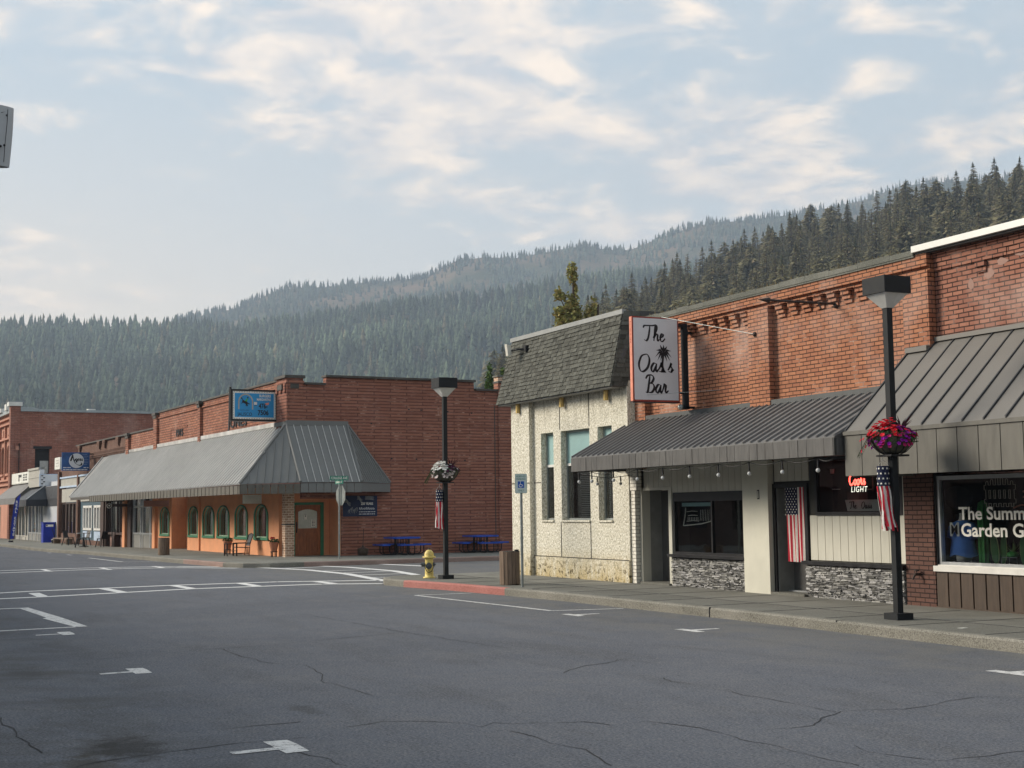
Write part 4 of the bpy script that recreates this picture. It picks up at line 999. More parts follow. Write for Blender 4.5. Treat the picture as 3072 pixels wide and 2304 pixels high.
tr = MB(); tr.mat('black_frame'); tr.box(-24.6, -21.9, 15.16, 15.3, 0.735, 0.79); tr.build('black_trim', t); tr = MB(); tr.mat('black_frame'); tr.box(-20.2, -17.6, 15.19, 15.3, 0.71, 0.775); tr.build('black_trim', t)
# left window
def shop_window(t, x0, x1, z0, z1, y, fw, mull=(), top=None, sill=None, mat='black_frame', room=(0.9, 'interior_dark'), ext=0.0):
    f = MB(); f.mat(mat); top = top or fw
    f.box(x0, x0 + fw, y - .03, y + .05, z0, z1); f.box(x1 - fw, x1, y - .03, y + .05, z0, z1); f.box(x0 + fw, x1 - fw, y - .03, y + .05, z0, z0 + fw); f.box(x0 + fw, x1 - fw, y - .03, y + .05, z1 - top, z1)
    for m_ in mull: f.box(m_ - .022, m_ + .022, y - .02, y + .05, z0 + fw, z1 - top)
    wn = f.build('window', t)
    g = MB(); g.mat('glass'); g.quad((x0 + fw, y + .01, z0 + fw), (x1 - fw, y + .01, z0 + fw), (x1 - fw, y + .01, z1 - top), (x0 + fw, y + .01, z1 - top)); o = g.build('pane', t); o.parent = wn
    r = MB(); r.mat(room[1]); d = room[0]; x0 -= ext
    r.add([(x0, y + .06, z0), (x1, y + .06, z0), (x1, y + d, z0), (x0, y + d, z0), (x0, y + .06, z1), (x1, y + .06, z1), (x1, y + d, z1), (x0, y + d, z1)], [(0, 1, 2, 3), (7, 6, 5, 4), (3, 2, 6, 7), (0, 3, 7, 4), (2, 1, 5, 6)])
    o = r.build('interior', t); o.parent = wn
    return wn
wn = shop_window(t, -24.5, -21.92, 0.79, 2.02, 15.30, 0.05, mull=(-23.12,), top=0.17)
# unlit neon beer outline hung inside the glass
ns = Thing('window_sign', 'unlit outlined neon sign hanging in the left bar window', 'sign', (-23.7, 15.36, 1.4))
b = MB(); b.mat('letter_white'); yy = 15.37
P = [(-24.18, 1.72), (-24.2, 1.58), (-24.28, 1.36), (-24.0, 1.375), (-23.6, 1.40), (-23.28, 1.45), (-23.22, 1.55), (-23.24, 1.74)]
b.tube([(p[0], yy, p[1]) for p in P], 0.010, 6)
for z, a_, e in ((1.64, -24.14, -23.75), (1.56, -24.1, -23.75), (1.45, -24.15, -23.7)): b.tube([(a_, yy, z), ((a_ + e) / 2, yy, z + .012), (e, yy, z + 0.005)], 0.006, 5)
for k in range(7): b.tube([(-24.1 + k * .06, yy, 1.47), (-24.1 + k * .06, yy, 1.53)], 0.006, 5); 
for k in range(6): b.tube([(-23.66 + k * .06, yy, 1.46), (-23.66 + k * .06 + .03, yy, 1.68)], 0.004, 5)
b.build('tube', ns)
b = MB(); b.mat('blind_teal'); b.box(-24.3, -23.2, 15.36, 15.4, 1.745, 1.82); b.build('hanger', ns)
# recessed side door
dr = MB(); dr.mat('grey_panel'); dr.box(-25.72, -25.70, 15.45, 15.75, 0.14, 2.1); boards(dr, -25.7, -25.69, 0.14, 2.1, 15.7, 0.1)
dr.box(-24.64, -24.62, 15.31, 15.75, 0.14, 2.1); dr.box(-25.71, -24.62, 15.31, 15.75, 2.1, 2.12); dr.mat('sidewalk'); dr.box(-25.75, -24.6, 15.2, 15.8, 0.10, 0.19)
dr.build('door_recess', t)
dd = MB(); dd.mat('dark_door'); dd.box(-25.68, -24.66, 15.72, 15.76, 0.19, 2.09); dd.mat('groove_dark'); dd.box(-25.17, -25.15, 15.705, 15.72, 0.2, 2.08); o = dd.build('door', t)
hd = MB(); hd.mat('alu_frame'); hd.cyl((-24.78, 15.72, 1.1), (-24.78, 15.65, 1.1), 0.03); h_ = hd.build('handle', t); h_.parent = o
# front door
fr_ = MB(); fr_.mat('black_frame'); fr_.box(-21.09, -21.02, 15.26, 15.5, 0.14, 2.13); fr_.box(-20.165, -20.08, 15.26, 15.5, 0.72, 2.13); fr_.box(-20.165, -20.13, 15.3, 15.5, 0.14, 0.72); fr_.box(-21.02, -20.165, 15.26, 15.5, 2.06, 2.13)
fr_.mat('grey_panel'); fr_.box(-21.018, -21.0, 15.3, 15.66, 0.17, 2.05); fr_.mat('sidewalk'); fr_.box(-21.08, -20.1, 15.16, 15.7, 0.10, 0.195); fr_.mat('alu_frame'); fr_.box(-21.0, -20.165, 15.5, 15.6, 0.196, 0.22)
fr_.build('door_frame', t)
dd = MB(); dd.mat('dark_door'); dd.box(-20.99, -20.14, 15.62, 15.66, 0.22, 2.05); o = dd.build('door', t)
hd = MB(); hd.mat('alu_frame'); hd.cyl((-20.9, 15.62, 1.1), (-20.9, 15.56, 1.1), 0.03); h_ = hd.build('handle', t); h_.parent = o
wn2 = shop_window(t, -19.86, -17.62, 1.56, 2.56, 15.29, 0.06, room=(2.2, 'interior_dark'))
# awning
aw = MB(); aw.mat('metal_awning')
AX0, AX1, AY0, AY1, ZR, ZE, ZF = -26.1, -17.42, 15.27, 13.8, 3.56, 2.79, 2.50
aw.slab([(AX0, AY0, ZR), (AX1, AY0, ZR), (AX1, AY1, ZE), (AX0, AY1, ZE)], (0, 0, -0.03))
q = random.Random(9)
x = AX0 + 0.02
while x < AX1: 
    aw.hexa([(x - .02, AY0, ZR + .001), (x + .02, AY0, ZR + .001), (x + .02, AY1, ZE + .001), (x - .02, AY1, ZE + .001), (x - .01, AY0, ZR + .034), (x + .01, AY0, ZR + .034), (x + .01, AY1 - .01, ZE + .034), (x - .01, AY1 - .01, ZE + .034)]); x += 0.222
ao = aw.build('awning_roof', t)
fc = MB(); fc.mat('fascia_bar')
x = AX0
while x < AX1 - 0.02:
    e = min(AX1, x + 0.222); fc.box(x + .004, e - .004, AY1 - 0.012 - 0.006 * (int(x * 7) % 2), AY1 + 0.03, ZF, ZE - 0.015); x = e
fc.mat('groove_dark'); fc.box(AX0, AX1, AY1, AY1 + .032, ZF + .01, ZE - .02); fc.mat('fascia_bar')
fc.box(AX1 - .03, AX1, AY1 + .035, 15.25, ZF, ZE - .015); fc.box(AX0, AX0 + .03, AY1 + .035, 15.1, ZF, ZE - .015)
fc.slab([(AX1 - .03, 15.25, ZE - .012), (AX1 - .03, AY1 + .04, ZE - .012), (AX1 - .03, 15.25, ZR - .04)], (0.03, 0, 0)); fc.slab([(AX0, 15.09, ZE - .012), (AX0, AY1 + .04, ZE - .012), (AX0, 15.09, ZR - .14)], (0.03, 0, 0))
fc.box(AX0 + .05, AX1 - .05, AY1 + .04, 15.14, 2.56, 2.58)
fo = fc.build('awning_fascia', t)
for a_, e in ((-25.54, -21.74), (-21.08, -17.47)): fs = MB(); fs.mat('flashing_dark'); fs.box(a_, e, 15.29, 15.415, 3.50, 3.665); fs.build('awning_flashing', t)

# pole, sign and bracket
t2 = Thing('projecting_sign', 'white boxed projecting sign with black script lettering and palm, orange front edge', 'sign', (-23.9, 15.2, 3.6))
X0, X1, Y0, Y1, Z0, Z1 = -23.94, -23.84, 14.0, 15.08, 3.82, 5.51
b = MB(); b.mat('sign_red'); b.box(X0, X1, Y0 + .012, Y1, Z0, Z1); b.mat('sign_orange'); b.box(X0 + .005, X1 - .005, Y0, Y0 + .012, Z0 + .01, Z1 - .01)
b.mat('ink'); b.box(X0, X1, Y0, Y1 + .005, Z0 - .02, Z0 - .001)
bo = b.build('cabinet', t2)
f = MB(); f.mat('sign_white'); f.box(X1 - .001, X1 + .006, Y0 + .035, Y1 - .03, Z0 + .035, Z1 - .03); f.box(X0 - .006, X0 + .001, Y0 + .035, Y1 - .03, Z0 + .035, Z1 - .03); fo = f.build('sign_face', t2)
xf = X1 + 0.0065; U = (0, 1, 0); V_ = (0, 0, 1); NN = (1, 0, 0)
cy = (Y0 + Y1) / 2
L = MB(); L.mat('ink')
(gv, gf), W_ = script_geo('The', 0.145, 0.12, 0.32); put(L, gv, gf, (xf, cy - 0.03, 5.03), U, V_, NN, push=.002)
(gv, gf), W_ = script_geo('Oasis', 0.165, 0.12, 0.32, skip='i'); put(L, gv, gf, (xf, cy - 0.0, 4.42), U, V_, NN, push=.002)
(gv, gf), W_ = script_geo('Bar', 0.160, 0.12, 0.33); put(L, gv, gf, (xf, cy + 0.0, 4.00), U, V_, NN, push=.002)
lo_ = L.build('lettering', t2)
# palm standing for the i
pm = MB(); pm.mat('ink'); px_, pz_ = cy + 0.165, 4.435
vs, fs_ = stroke_geo([[(0.02, 0.0), (-0.02, 0.1), (-0.01, 0.22), (0.01, 0.36)]], 0.012, 0.05, 90); put(pm, vs, fs_, (xf, px_, pz_), U, V_, NN, push=.002)
pm.add([(xf + .002, px_ - .05, pz_ - .03), (xf + .002, px_ + .07, pz_ - .03), (xf + .002, px_ + .03, pz_ + .02), (xf + .002, px_ - .01, pz_ + .03)], [(0, 1, 2, 3)])
for a_, Ln, cv in ((0, .19, -.09), (28, .20, -.05), (58, .17, 0), (88, .17, 0), (118, .17, 0.02), (150, .20, -.05), (178, .20, -.10), (205, .16, -.09), (335, .17, -.09), (232, .12, -.06), (308, .13, -.07), (272, .09, -.03)):
    ca, sa = math.cos(R_(a_)), math.sin(R_(a_)); tx, tz = ca * Ln, sa * Ln + cv; mx_, mz_ = ca * Ln * .5, sa * Ln * .5 + .012; nx_, nz_ = -sa * .024, ca * .024
    pts = [(0, 0), (mx_ + nx_, mz_ + nz_), (tx, tz), (mx_ - nx_, mz_ - nz_)]
    pm.add([(xf + .003, px_ + .01 + p[0], pz_ + .36 + p[1]) for p in pts], [(0, 1, 2, 3)])
pm.build('palm_emblem', t2)
ed = MB(); ed.mat('sign_red'); 
ed.cyl(((X0 + X1) / 2, Y0 - .002, 5.40), ((X0 + X1) / 2, Y0 - .006, 5.40), .014, .014, 8)
qq = random.Random(44); zq = 5.35
while zq > 4.98:
    ed.box(X0 + .03, X1 - .03 - qq.uniform(0, .012), Y0 - .005, Y0 - .001, zq, zq + qq.uniform(.006, .014)); zq -= .026
ed.build('edge_lettering', t2)
p = MB(); p.mat('lamp_black'); p.box(-23.90, -23.80, 15.17, 15.27, 3.68, 5.40); p.box(-23.96, -23.8, 15.08, 15.17, 5.34, 5.395); p.tube([(-23.9, 15.08, 4.02), (-23.86, 15.17, 4.0)], 0.022, 8); p.box(-23.92, -23.80, 15.17, 15.4, 3.70, 3.74); p.box(-23.9, -23.8, 15.27, 15.42, 5.2, 5.25); p.build('post', t2)
p = MB(); p.mat('galvanised'); p.ball((-23.88, 15.12, 3.73), 0.06); p.tube([(-23.86, 15.1, 3.8), (-24.0, 15.0, 3.95), (-23.9, 15.05, 4.05)], .008, 5); p.build('junction_box', t2)
g = Thing('guy_wire', 'thin steel guy wire from the projecting bar sign back to the brick wall', 'wire', (-22.0, 15.3, 4.9))
p = MB(); p.mat('galvanised'); p.tube([(-23.85, 14.7, 5.52), (-21.5, 15.27, 4.92)], 0.006, 5); p.build('strand', g)
p = MB(); p.mat('steel_rust'); p.ball((-21.5, 15.27, 4.92), 0.045); p.build('anchor', g)
g = Thing('guy_wire', 'lower thin wire from the foot of the projecting bar sign to the brick wall', 'wire', (-22.0, 15.3, 3.9))
p = MB(); p.mat('galvanised'); p.tube([(-23.85, 14.3, 3.95), (-22.9, 15.41, 4.0)], 0.004, 5); p.build('strand', g)
g = Thing('old_sign_arm', 'rusty steel arm left over from an old sign, sticking out of the brick parapet', 'bracket', (-19.28, 15.4, 5.2))
p = MB(); p.mat('steel_rust'); p.tube([(-19.28, 15.42, 5.19), (-19.28, 14.0, 5.185)], 0.020, 8); p.cyl((-19.28, 14.0, 5.185), (-19.28, 13.78, 5.18), 0.05, 0.004, 8); p.build('arm', g)
p = MB(); p.mat('steel_rust'); p.ball((-19.28, 15.40, 5.16), 0.05); p.tube([(-19.25, 15.0, 5.19), (-19.2, 15.02, 5.08)], .015, 5); p.build('wall_plate', g)
# string lights under the awning
g = Thing('string_lights', 'string of clear bulbs drooping under the bar awning edge', 'string lights', (-22, 13.86, 2.45))
xsb = [-24.45 + k * 0.93 for k in range(8)]
p = MB(); p.mat('black_plastic'); pts = []
allx = [-25.9, -25.35] + xsb + [-17.5]
for a_, e in zip(allx[:-1], allx[1:]):
    for k in range(6): u = k / 6; pts.append((a_ + (e - a_) * u, 13.87, 2.475 - 0.055 * math.sin(math.pi * u)))
pts.append((-17.5, 13.87, 2.475)); p.tube(pts, 0.007, 5); p.build('cord', g)
for k, x in enumerate([-25.9, -25.35] + xsb):
    p = MB(); p.mat('black_plastic'); p.cyl((x, 13.87, 2.47), (x, 13.87, 2.33), 0.012, 0.018, 8); p.mat('bulb_glass'); p.ball((x, 13.87, 2.285), 0.036); p.build('bulb', g)
g = Thing('string_lights', 'second bulb string at the back of the bar awning beside the white brick pier', 'string lights', (-25.5, 15.0, 2.45))
p = MB(); p.mat('black_plastic'); p.tube([(-26.1, 14.0, 2.44), (-25.8, 14.5, 2.36), (-25.6, 15.0, 2.42)], 0.007, 5); p.build('cord', g)
for x, y in ((-25.9, 14.3), (-25.7, 14.75)):
    p = MB(); p.mat('black_plastic'); p.cyl((x, y, 2.4), (x, y, 2.28), 0.012, 0.018, 8); p.mat('bulb_glass'); p.ball((x, y, 2.24), 0.034); p.build('bulb', g)
# flag in the doorway
fl = Thing('hanging_flag', 'stars and stripes flag hung vertically in the bar doorway', 'flag', (-20.5, 15.42, 0.8))
F = MB(); F.mat('cloth'); x0, x1, z0, z1 = -20.80, -20.13, 0.74, 2.07; ns_ = 13; nz = 16
def fy(u, v): return 15.335 + 0.014 * math.sin(u * 26 + v * 3) * (0.4 + 0.6 * (1 - v)) 
cols = [(0.50, 0.028, 0.05), (0.70, 0.67, 0.62)]
for i in range(ns_ * 2):
    u0, u1 = i / 26, (i + 1) / 26; c = cols[(i // 2) % 2]
    for j in range(nz):
        v0, v1 = j / nz, (j + 1) / nz; cc = (0.018, 0.020, 0.055) if (i < 14 and v0 >= 0.5999 + 0.0) else c
        F.color(cc); xx = lambda u, v: x0 + (x1 - x0) * u + 0.03 * (1 - v) * (1 if u < .5 else .4)
        F.add([(xx(u0, v0), fy(u0, v0), z0 + (z1 - z0) * v0), (xx(u1, v0), fy(u1, v0), z0 + (z1 - z0) * v0), (xx(u1, v1), fy(u1, v1), z0 + (z1 - z0) * v1), (xx(u0, v1), fy(u0, v1), z0 + (z1 - z0) * v1)], [(0, 1, 2, 3)])
F.color((1, 1, 1)); fb = F.build('cloth', fl)
S = MB(); S.mat('letter_white')
def star(mb, c, r, ud, vd, n=5):
    c = Vector(c); ud = Vector(ud); vd = Vector(vd); vs = []
    for k in range(2 * n):
        a = math.pi / 2 + k * math.pi / n; q_ = r if k % 2 == 0 else r * 0.42; vs.append(c + ud * (q_ * math.cos(a)) + vd * (q_ * math.sin(a)))
    mb.add([c] + vs, [(0, k + 1, (k + 1) % (2 * n) + 1) for k in range(2 * n)])
for i in range(9):
    for j in range(11):
        if (i + j) % 2: continue
        star(S, (-20.775 + i * 0.0395, 15.313, 1.575 + j * 0.046), 0.0165, (1, 0, 0), (0, 0, 1))
o = S.build('stars', fl)
# neon beer sign and placard in the wide window
ns = Thing('neon_sign', 'lit red neon script sign glowing in the bar window beside the flag door', 'sign', (-18.77, 15.4, 2.1))
b = MB(); b.mat('neon_red'); (gv, gf), W_ = script_geo('Coors', 0.088, 0.30, 0.40)
put(b, gv, gf, (-18.90, 15.42, 2.075), (1, 0, 0), (0, 0, 1), (0, -1, 0)); b.build('red_tube', ns)
b = MB(); b.mat('neon_white'); text_on(b, 'LIGHT', 0.135, (-18.86, 15.42, 1.99), (1, 0, 0), (0, 0, 1), (0, -1, 0), shear=0.15, spacing=1.15); b.build('white_tube', ns)
b = MB(); b.mat('black_plastic'); b.box(-19.02, -18.5, 15.43, 15.45, 1.98, 2.0); b.box(-19.0, -18.98, 15.43, 15.45, 1.95, 2.3); b.box(-18.53, -18.51, 15.43, 15.45, 1.95, 2.3); b.build('frame', ns)
ns = Thing('window_placard', 'grey placard reading The Oasis leaning in the bar window under the neon', 'sign', (-18.77, 15.37, 1.63))
b = MB(); b.mat('blind_grey'); MATS['placard'] = plain('placard', (0.36, 0.38, 0.35)); b.mat('placard'); b.slab([(-19.12, 15.37, 1.63), (-18.30, 15.37, 1.63), (-18.36, 15.38, 1.82), (-19.19, 15.38, 1.82)], (0, 0.01, 0)); b.build('board', ns)
b = MB(); b.mat('ink'); (gv, gf), W1 = script_geo('The', 0.052, 0.22, 0.42, 0.05); put(b, gv, gf, (-18.96, 15.365, 1.675), (1, 0, 0), (0, 0, 1), (0, -1, 0)); (gv, gf), W1 = script_geo('Oasis', 0.052, 0.22, 0.42, 0.05); put(b, gv, gf, (-18.61, 15.365, 1.675), (1, 0, 0), (0, 0, 1), (0, -1, 0)); b.build('lettering', ns)
ns = Thing('window_trinket', 'white cup and small shelf bracket just inside the wide bar window', 'ornament', (-19.6, 15.6, 1.7))
b = MB(); b.mat('white_frame'); b.box(-19.68, -19.48, 15.5, 15.52, 2.0, 2.012); b.cyl((-19.66, 15.5, 2.28), (-19.66, 15.5, 2.36), .03, .04, 10); b.build('cup', ns)
b = MB(); b.mat('interior_mid'); b.box(-19.65, -19.35, 15.8, 16.0, 1.62, 1.95); b.build('napkin_holder', ns)

# ---------- brick column and gift shop
t = Thing('brick_shop_building', 'red brick gift shop building with wide dark metal awning and large display window', 'building', (-17.0, 15.3, 0.0))
XE = -8.5
w = MB(); w.mat('brick_shop'); w.box(-16.88, XE, 15.44, 15.7, 2.2, 5.38); w.box(-16.86, XE, 15.40, 15.7, 5.50, 5.62); w.box(-16.86, XE, 15.36, 15.7, 5.62, 5.665)
q = random.Random(4); x = -16.75
while x < XE:
    wd = 0.19; 
    if q.random() > 0.28:
        for j, dep in ((0, 0.03), (1, 0.06)): w.box(x, x + wd, 15.44 - dep, 15.439, 5.20 + j * 0.085, 5.283 + j * 0.085)
    x += 0.40
x = -16.86
while x < XE: 
    L = q.uniform(.2, .42)
    w.box(x, x + L - .003, 15.405 + q.uniform(-.012, .012), 15.7, 5.381, 5.499); x += L
w.box(-16.86, -16.6, 15.7, 27, 2.2, 5.6)
pt = w; pt.mat('sign_wood')
for (x, z, a_, b_) in ((-15.72, 5.16, .10, .09), (-15.45, 5.30, .12, .07), (-15.05, 5.38, .16, .05), (-16.1, 5.05, .07, .10), (-13.6, 5.2, .12, .1)):
    pts = [(x + a_ * math.cos(t_ * .9) * q.uniform(.7, 1.2), 15.436, z + b_ * math.sin(t_ * .9) * q.uniform(.7, 1.2)) for t_ in range(7)]; pt.add(pts, [tuple(range(7))])
w.build('brick_wall', t)
cp = MB(); cp.mat('white_coping'); cp.box(-17.13, XE, 15.20, 15.75, 5.70, 5.80); cp.mat('flashing_dark'); cp.box(-17.1, XE, 15.26, 15.7, 5.668, 5.698); cp.build('parapet_coping', t)
c = MB(); c.mat('brick_column'); c.box(-17.6, -16.94, 15.27, 15.5, 0.14, 2.5); c.mat('black_frame'); c.box(-16.94, -16.91, 15.3, 15.5, 0.14, 2.2); c.build('brick_column', t)
wn = shop_window(t, -16.91, -11.6, 0.79, 2.16, 15.36, 0.055, top=0.06, mull=(-14.0,), mat='alu_frame', room=(1.6, 'interior_dark'), ext=1.4)
c = MB(); c.mat('white_frame'); c.box(-16.95, -11.6, 15.24, 15.34, 0.70, 0.785); c.box(-16.93, -11.6, 15.30, 15.36, 0.786, 0.80); c.build('window_sill', t)
c = MB(); c.mat('groove_dark'); c.box(-16.93, -11.6, 15.31, 15.5, 0.13, 0.70); c.mat('brown_board')
x = -16.93
while x < -11.7: c.box(x + .012, x + .245, 15.275, 15.309, 0.17, 0.70); x += 0.262
c.box(-16.93, -11.6, 15.262, 15.305, 0.13, 0.169)
c.box(-11.6, XE, 15.3, 15.5, 0.1, 2.3)
c.build('board_plinth', t)
aw = MB(); aw.mat('metal_awning_shop'); ax0 = -17.36; EY = 13.95
aw.slab([(-16.86, 15.42, 4.27), (XE, 15.42, 4.27), (XE, EY, 2.86), (ax0, EY, 2.86), (ax0, 15.27, 4.14)], (0, 0, -0.03))
aw.mat('metal_rib_dark')
x = -16.86
while x < XE: aw.hexa([(x - .012, 15.42, 4.271), (x + .012, 15.42, 4.271), (x + .012, EY, 2.861), (x - .012, EY, 2.861), (x - .012, 15.42, 4.30), (x + .012, 15.42, 4.30), (x + .012, EY, 2.895), (x - .012, EY, 2.895)]); x += 0.405
aw.hexa([(ax0, 15.27, 4.141), (ax0 + .03, 15.27, 4.141), (ax0 + .03, EY, 2.861), (ax0, EY, 2.861), (ax0, 15.27, 4.17), (ax0 + .03, 15.27, 4.17), (ax0 + .03, EY, 2.89), (ax0, EY, 2.89)])
aw.mat('metal_awning_shop'); aw.box(-16.86, XE, 15.36, 15.43, 4.26, 4.33); aw.box(ax0, -16.87, 15.2, 15.275, 4.12, 4.20)
aw.build('awning_roof', t)
fc = MB(); fc.mat('fascia_shop'); x = ax0
fc.box(ax0, XE, EY - .035, EY + .02, 2.80, 2.858)
while x < XE: e = min(XE, x + 0.405); fc.box(x + .008, e - .008, EY - .012, EY + .02, 2.175, 2.797); x = e
fc.mat('groove_dark'); fc.box(ax0 + .01, XE, EY + .001, EY + .021, 2.18, 2.79); fc.mat('fascia_shop'); fc.box(ax0, ax0 + .03, EY + .03, 15.25, 2.175, 2.80)
fc.slab([(ax0, 15.25, 2.81), (ax0, EY + .04, 2.81), (ax0, 15.25, 4.1)], (0.025, 0, 0)); fc.box(ax0 + .03, XE, EY + .03, 15.3, 2.30, 2.32)
fc.build('awning_fascia', t)
sp = Thing('wall_tap', 'brass garden tap on the dark red brick column', 'tap', (-17.28, 15.27, 0.62))
b = MB(); b.mat('steel_rust'); b.cyl((-17.28, 15.27, .64), (-17.28, 15.16, .64), .022, .022, 10); b.cyl((-17.28, 15.17, .65), (-17.30, 15.13, .56), .018, .014, 10); b.build('spout', sp)
b = MB(); b.mat('steel_rust'); b.cyl((-17.28, 15.20, .69), (-17.28, 15.20, .71), .04, .04, 10); b.cyl((-17.28, 15.2, .64), (-17.28, 15.2, .70), .008); b.build('handle', sp)
# painted window lettering
wl = Thing('window_lettering', 'cream painted shop name and picket fence outline on the gift shop glass', 'sign', (-16.0, 15.35, 1.4))
U, V_, NN = (1, 0, 0), (0, 0, 1), (0, -1, 0)
def serif_text(mb, txt, x, z, size, sx=0.86):
    """bold letters with small slab serifs under every upright, left aligned"""
    vs, fs = text_geo(txt, size, bold=0.022, align='LEFT', spacing=1.0)
    put(mb, vs, fs, (x, 15.352, z), U, V_, NN, sx=sx, push=0.002)
    # slab feet: wherever the glyph touches the baseline or x-height, add a short bar
    V2 = np.array(vs); zmin = V2[:, 1].min() if ',' in txt else np.percentile(V2[:, 1], 3)
    base = [v for v in vs if abs(v[1] - zmin) < 0.03 * size]
    xsb_ = sorted(v[0] for v in base); grp = []
    for q_ in xsb_:
        if grp and q_ - grp[-1][1] < 0.06 * size: grp[-1][1] = q_
        else: grp.append([q_, q_])
    for a_, e in grp:
        if 0.05 * size < e - a_ < 0.26 * size: mb.quad((x + (a_ - .04 * size) * sx, 15.349, z + zmin - .0), (x + (e + .04 * size) * sx, 15.349, z + zmin), (x + (e + .04 * size) * sx, 15.349, z + zmin + .035 * size), (x + (a_ - .04 * size) * sx, 15.349, z + zmin + .035 * size))
b = MB(); b.mat('letter_white'); serif_text(b, 'The Summer', -16.47, 1.575, 0.265, 1.16); serif_text(b, 'Garden Gate', -16.44, 1.325, 0.275, 1.14); b.build('lettering', wl)
b = MB(); b.mat('panel_beige'); r0 = 0.0035
def ln(pts): b.tube([(p[0], 15.35, p[1]) for p in pts], r0, 4)
xL, xR = -15.92, -15.30
out_ = [(xL, 2.0), (xL, 1.93), (xL + .03, 1.93), (xL + .03, 1.79), (xL, 1.79), (xL, 1.72)]
def yb(k): return (-15.885 + k * .098)
top_ = [(xL, 2.0)]
for k, hh in enumerate((.035, .065, .09, .09, .065, .035)):
    x = yb(k); top_ += [(x, 2.0), (x, 2.0 + hh), (x + .012, 2.018 + hh), (x + .025, 2.022 + hh), (x + .038, 2.018 + hh), (x + .05, 2.0 + hh), (x + .05, 2.0)]
top_ += [(xR, 2.0), (xR, 1.93), (xR - .03, 1.93), (xR - .03, 1.79), (xR, 1.79), (xR, 1.73)]
for k in range(5, -1, -1): x = yb(k); top_ += [(x + .05, 1.73), (x + .05, 1.68), (x, 1.68), (x, 1.73)]
top_ += [(xL, 1.73), (xL, 1.79), (xL + .03, 1.79), (xL + .03, 1.93), (xL, 1.93), (xL, 2.0)]
ln(top_)
for k in range(5): x = yb(k) + .058; ln([(x, 1.80), (x + .032, 1.80), (x + .032, 1.925), (x, 1.925), (x, 1.80)])
b.build('fence_outline', wl)
# things in the gift shop window
shop_items = []
mq = Thing('shirt_mannequin', 'torso mannequin in a blue shirt with a white letter M behind the gift shop glass', 'mannequin', (-16.5, 15.75, 0.85))
b = MB(); b.mat('skin_form')
b.lathe([(.05, .0), (.11, .02), (.12, .1), (.10, .22), (.10, .34), (.12, .52), (.11, .6), (.06, .66), (.045, .72), (.05, .75), (.001, .76)], (-16.42, 15.85, 0.83), 20); b.build('body', mq, smooth=True)
b = MB(); b.mat('shirt_blue'); prof = [(.235, .10), (.215, .2), (.195, .32), (.20, .45), (.215, .54), (.19, .605), (.085, .645)]
vs = []; fs = []; n = 28
for (r, z) in prof:
    for i in range(n): a = 2 * math.pi * i / n; rr_ = r * (1 + 0.05 * math.sin(a * 5 + z * 4) * (1 - z)); vs.append((-16.42 + rr_ * math.cos(a) * 1.05, 15.85 + rr_ * .72 * math.sin(a), .83 + z + (.02 * math.sin(a * 3) if z < .12 else 0)))
for k in range(len(prof) - 1):
    for i in range(n): j = (i + 1) % n; fs.append((k * n + i, k * n + j, (k + 1) * n + j, (k + 1) * n + i))
b.add(vs, fs)
for s_ in (-1, 1): b.cyl((-16.42 + s_ * .17, 15.85, 1.40), (-16.42 + s_ * .27, 15.83, 1.22), .075, .085, 12)
sh = b.build('shirt', mq, smooth=True)
b = MB(); b.mat('letter_white'); text_on(b, 'M', 0.27, (-16.40, 15.66, 1.33), U, V_, NN, bold=0.05, push=0.0); b.mat('ink'); text_on(b, 'M', 0.2, (-16.40, 15.655, 1.33), U, V_, NN, bold=0.01, push=0.0); o = b.build('shirt_letter', mq)
b = MB(); b.mat('black_plastic'); b.cyl((-16.42, 15.85, .80), (-16.42, 15.85, .84), .12, .1, 14); b.build('stand', mq)
h = Thing('display_hat', 'wide black felt hat hanging high behind the gift shop glass', 'hat', (-16.4, 15.7, 1.8))
b = MB(); b.mat('hat_black'); b.lathe([(.31, 0), (.32, .01), (.13, .03), (.12, .12), (.09, .15), (.001, .155)], (0, 0, 0), 26)
b.v = [(-16.38 + v[0], 15.72 + v[2] * .8 - .05, 1.83 + v[1] * .55 + v[2] * .25) for v in b.v]; b.build('brim', h)
def upright_leaf(t, x, y, z, hgt, wd, lean):
    b = MB(); b.mat('leaf_edge'); pr = [(0, 0.3), (.15, .8), (.4, 1), (.7, .85), (.9, .45), (1, .03)]
    for sc_m, mt, dy in ((1.0, 'leaf_edge', 0), (.84, 'leaf_dark', -.008)):
        b.mat(mt); vs = []
        for (u, q_) in pr: vs += [(x - wd * q_ * sc_m + lean * u, y + dy, z + hgt * u), (x + wd * q_ * sc_m + lean * u, y + dy, z + hgt * u)]
        b.add(vs, [(2 * k, 2 * k + 1, 2 * k + 3, 2 * k + 2) for k in range(len(pr) - 1)])
    b.build('leaf', t)
ca = Thing('saguaro_ornament', 'tall green ribbed cactus ornament standing behind the shop glass beside the blue shirt', 'ornament', (-16.1, 15.8, .8))
b = MB(); b.mat('cactus_green'); vs = []; fs = []; n = 24
for k, (r, z) in enumerate([(.07, 0), (.075, .2), (.075, .8), (.06, .92), (.01, .96)]):
    for i in range(n): a = 2 * math.pi * i / n; q_ = r * (1 + .16 * math.cos(a * 8)); vs.append((-15.98 + q_ * math.cos(a), 15.72 + q_ * math.sin(a), .82 + z))
for k in range(4):
    for i in range(n): j = (i + 1) % n; fs.append((k * n + i, k * n + j, (k + 1) * n + j, (k + 1) * n + i))
b.add(vs, fs); b.build('stem', ca)
b = MB(); b.mat('ink'); 
for k in range(9): b.ball((-15.98, 15.642, .9 + k * .09), .007, 5)
b.build('spines', ca)
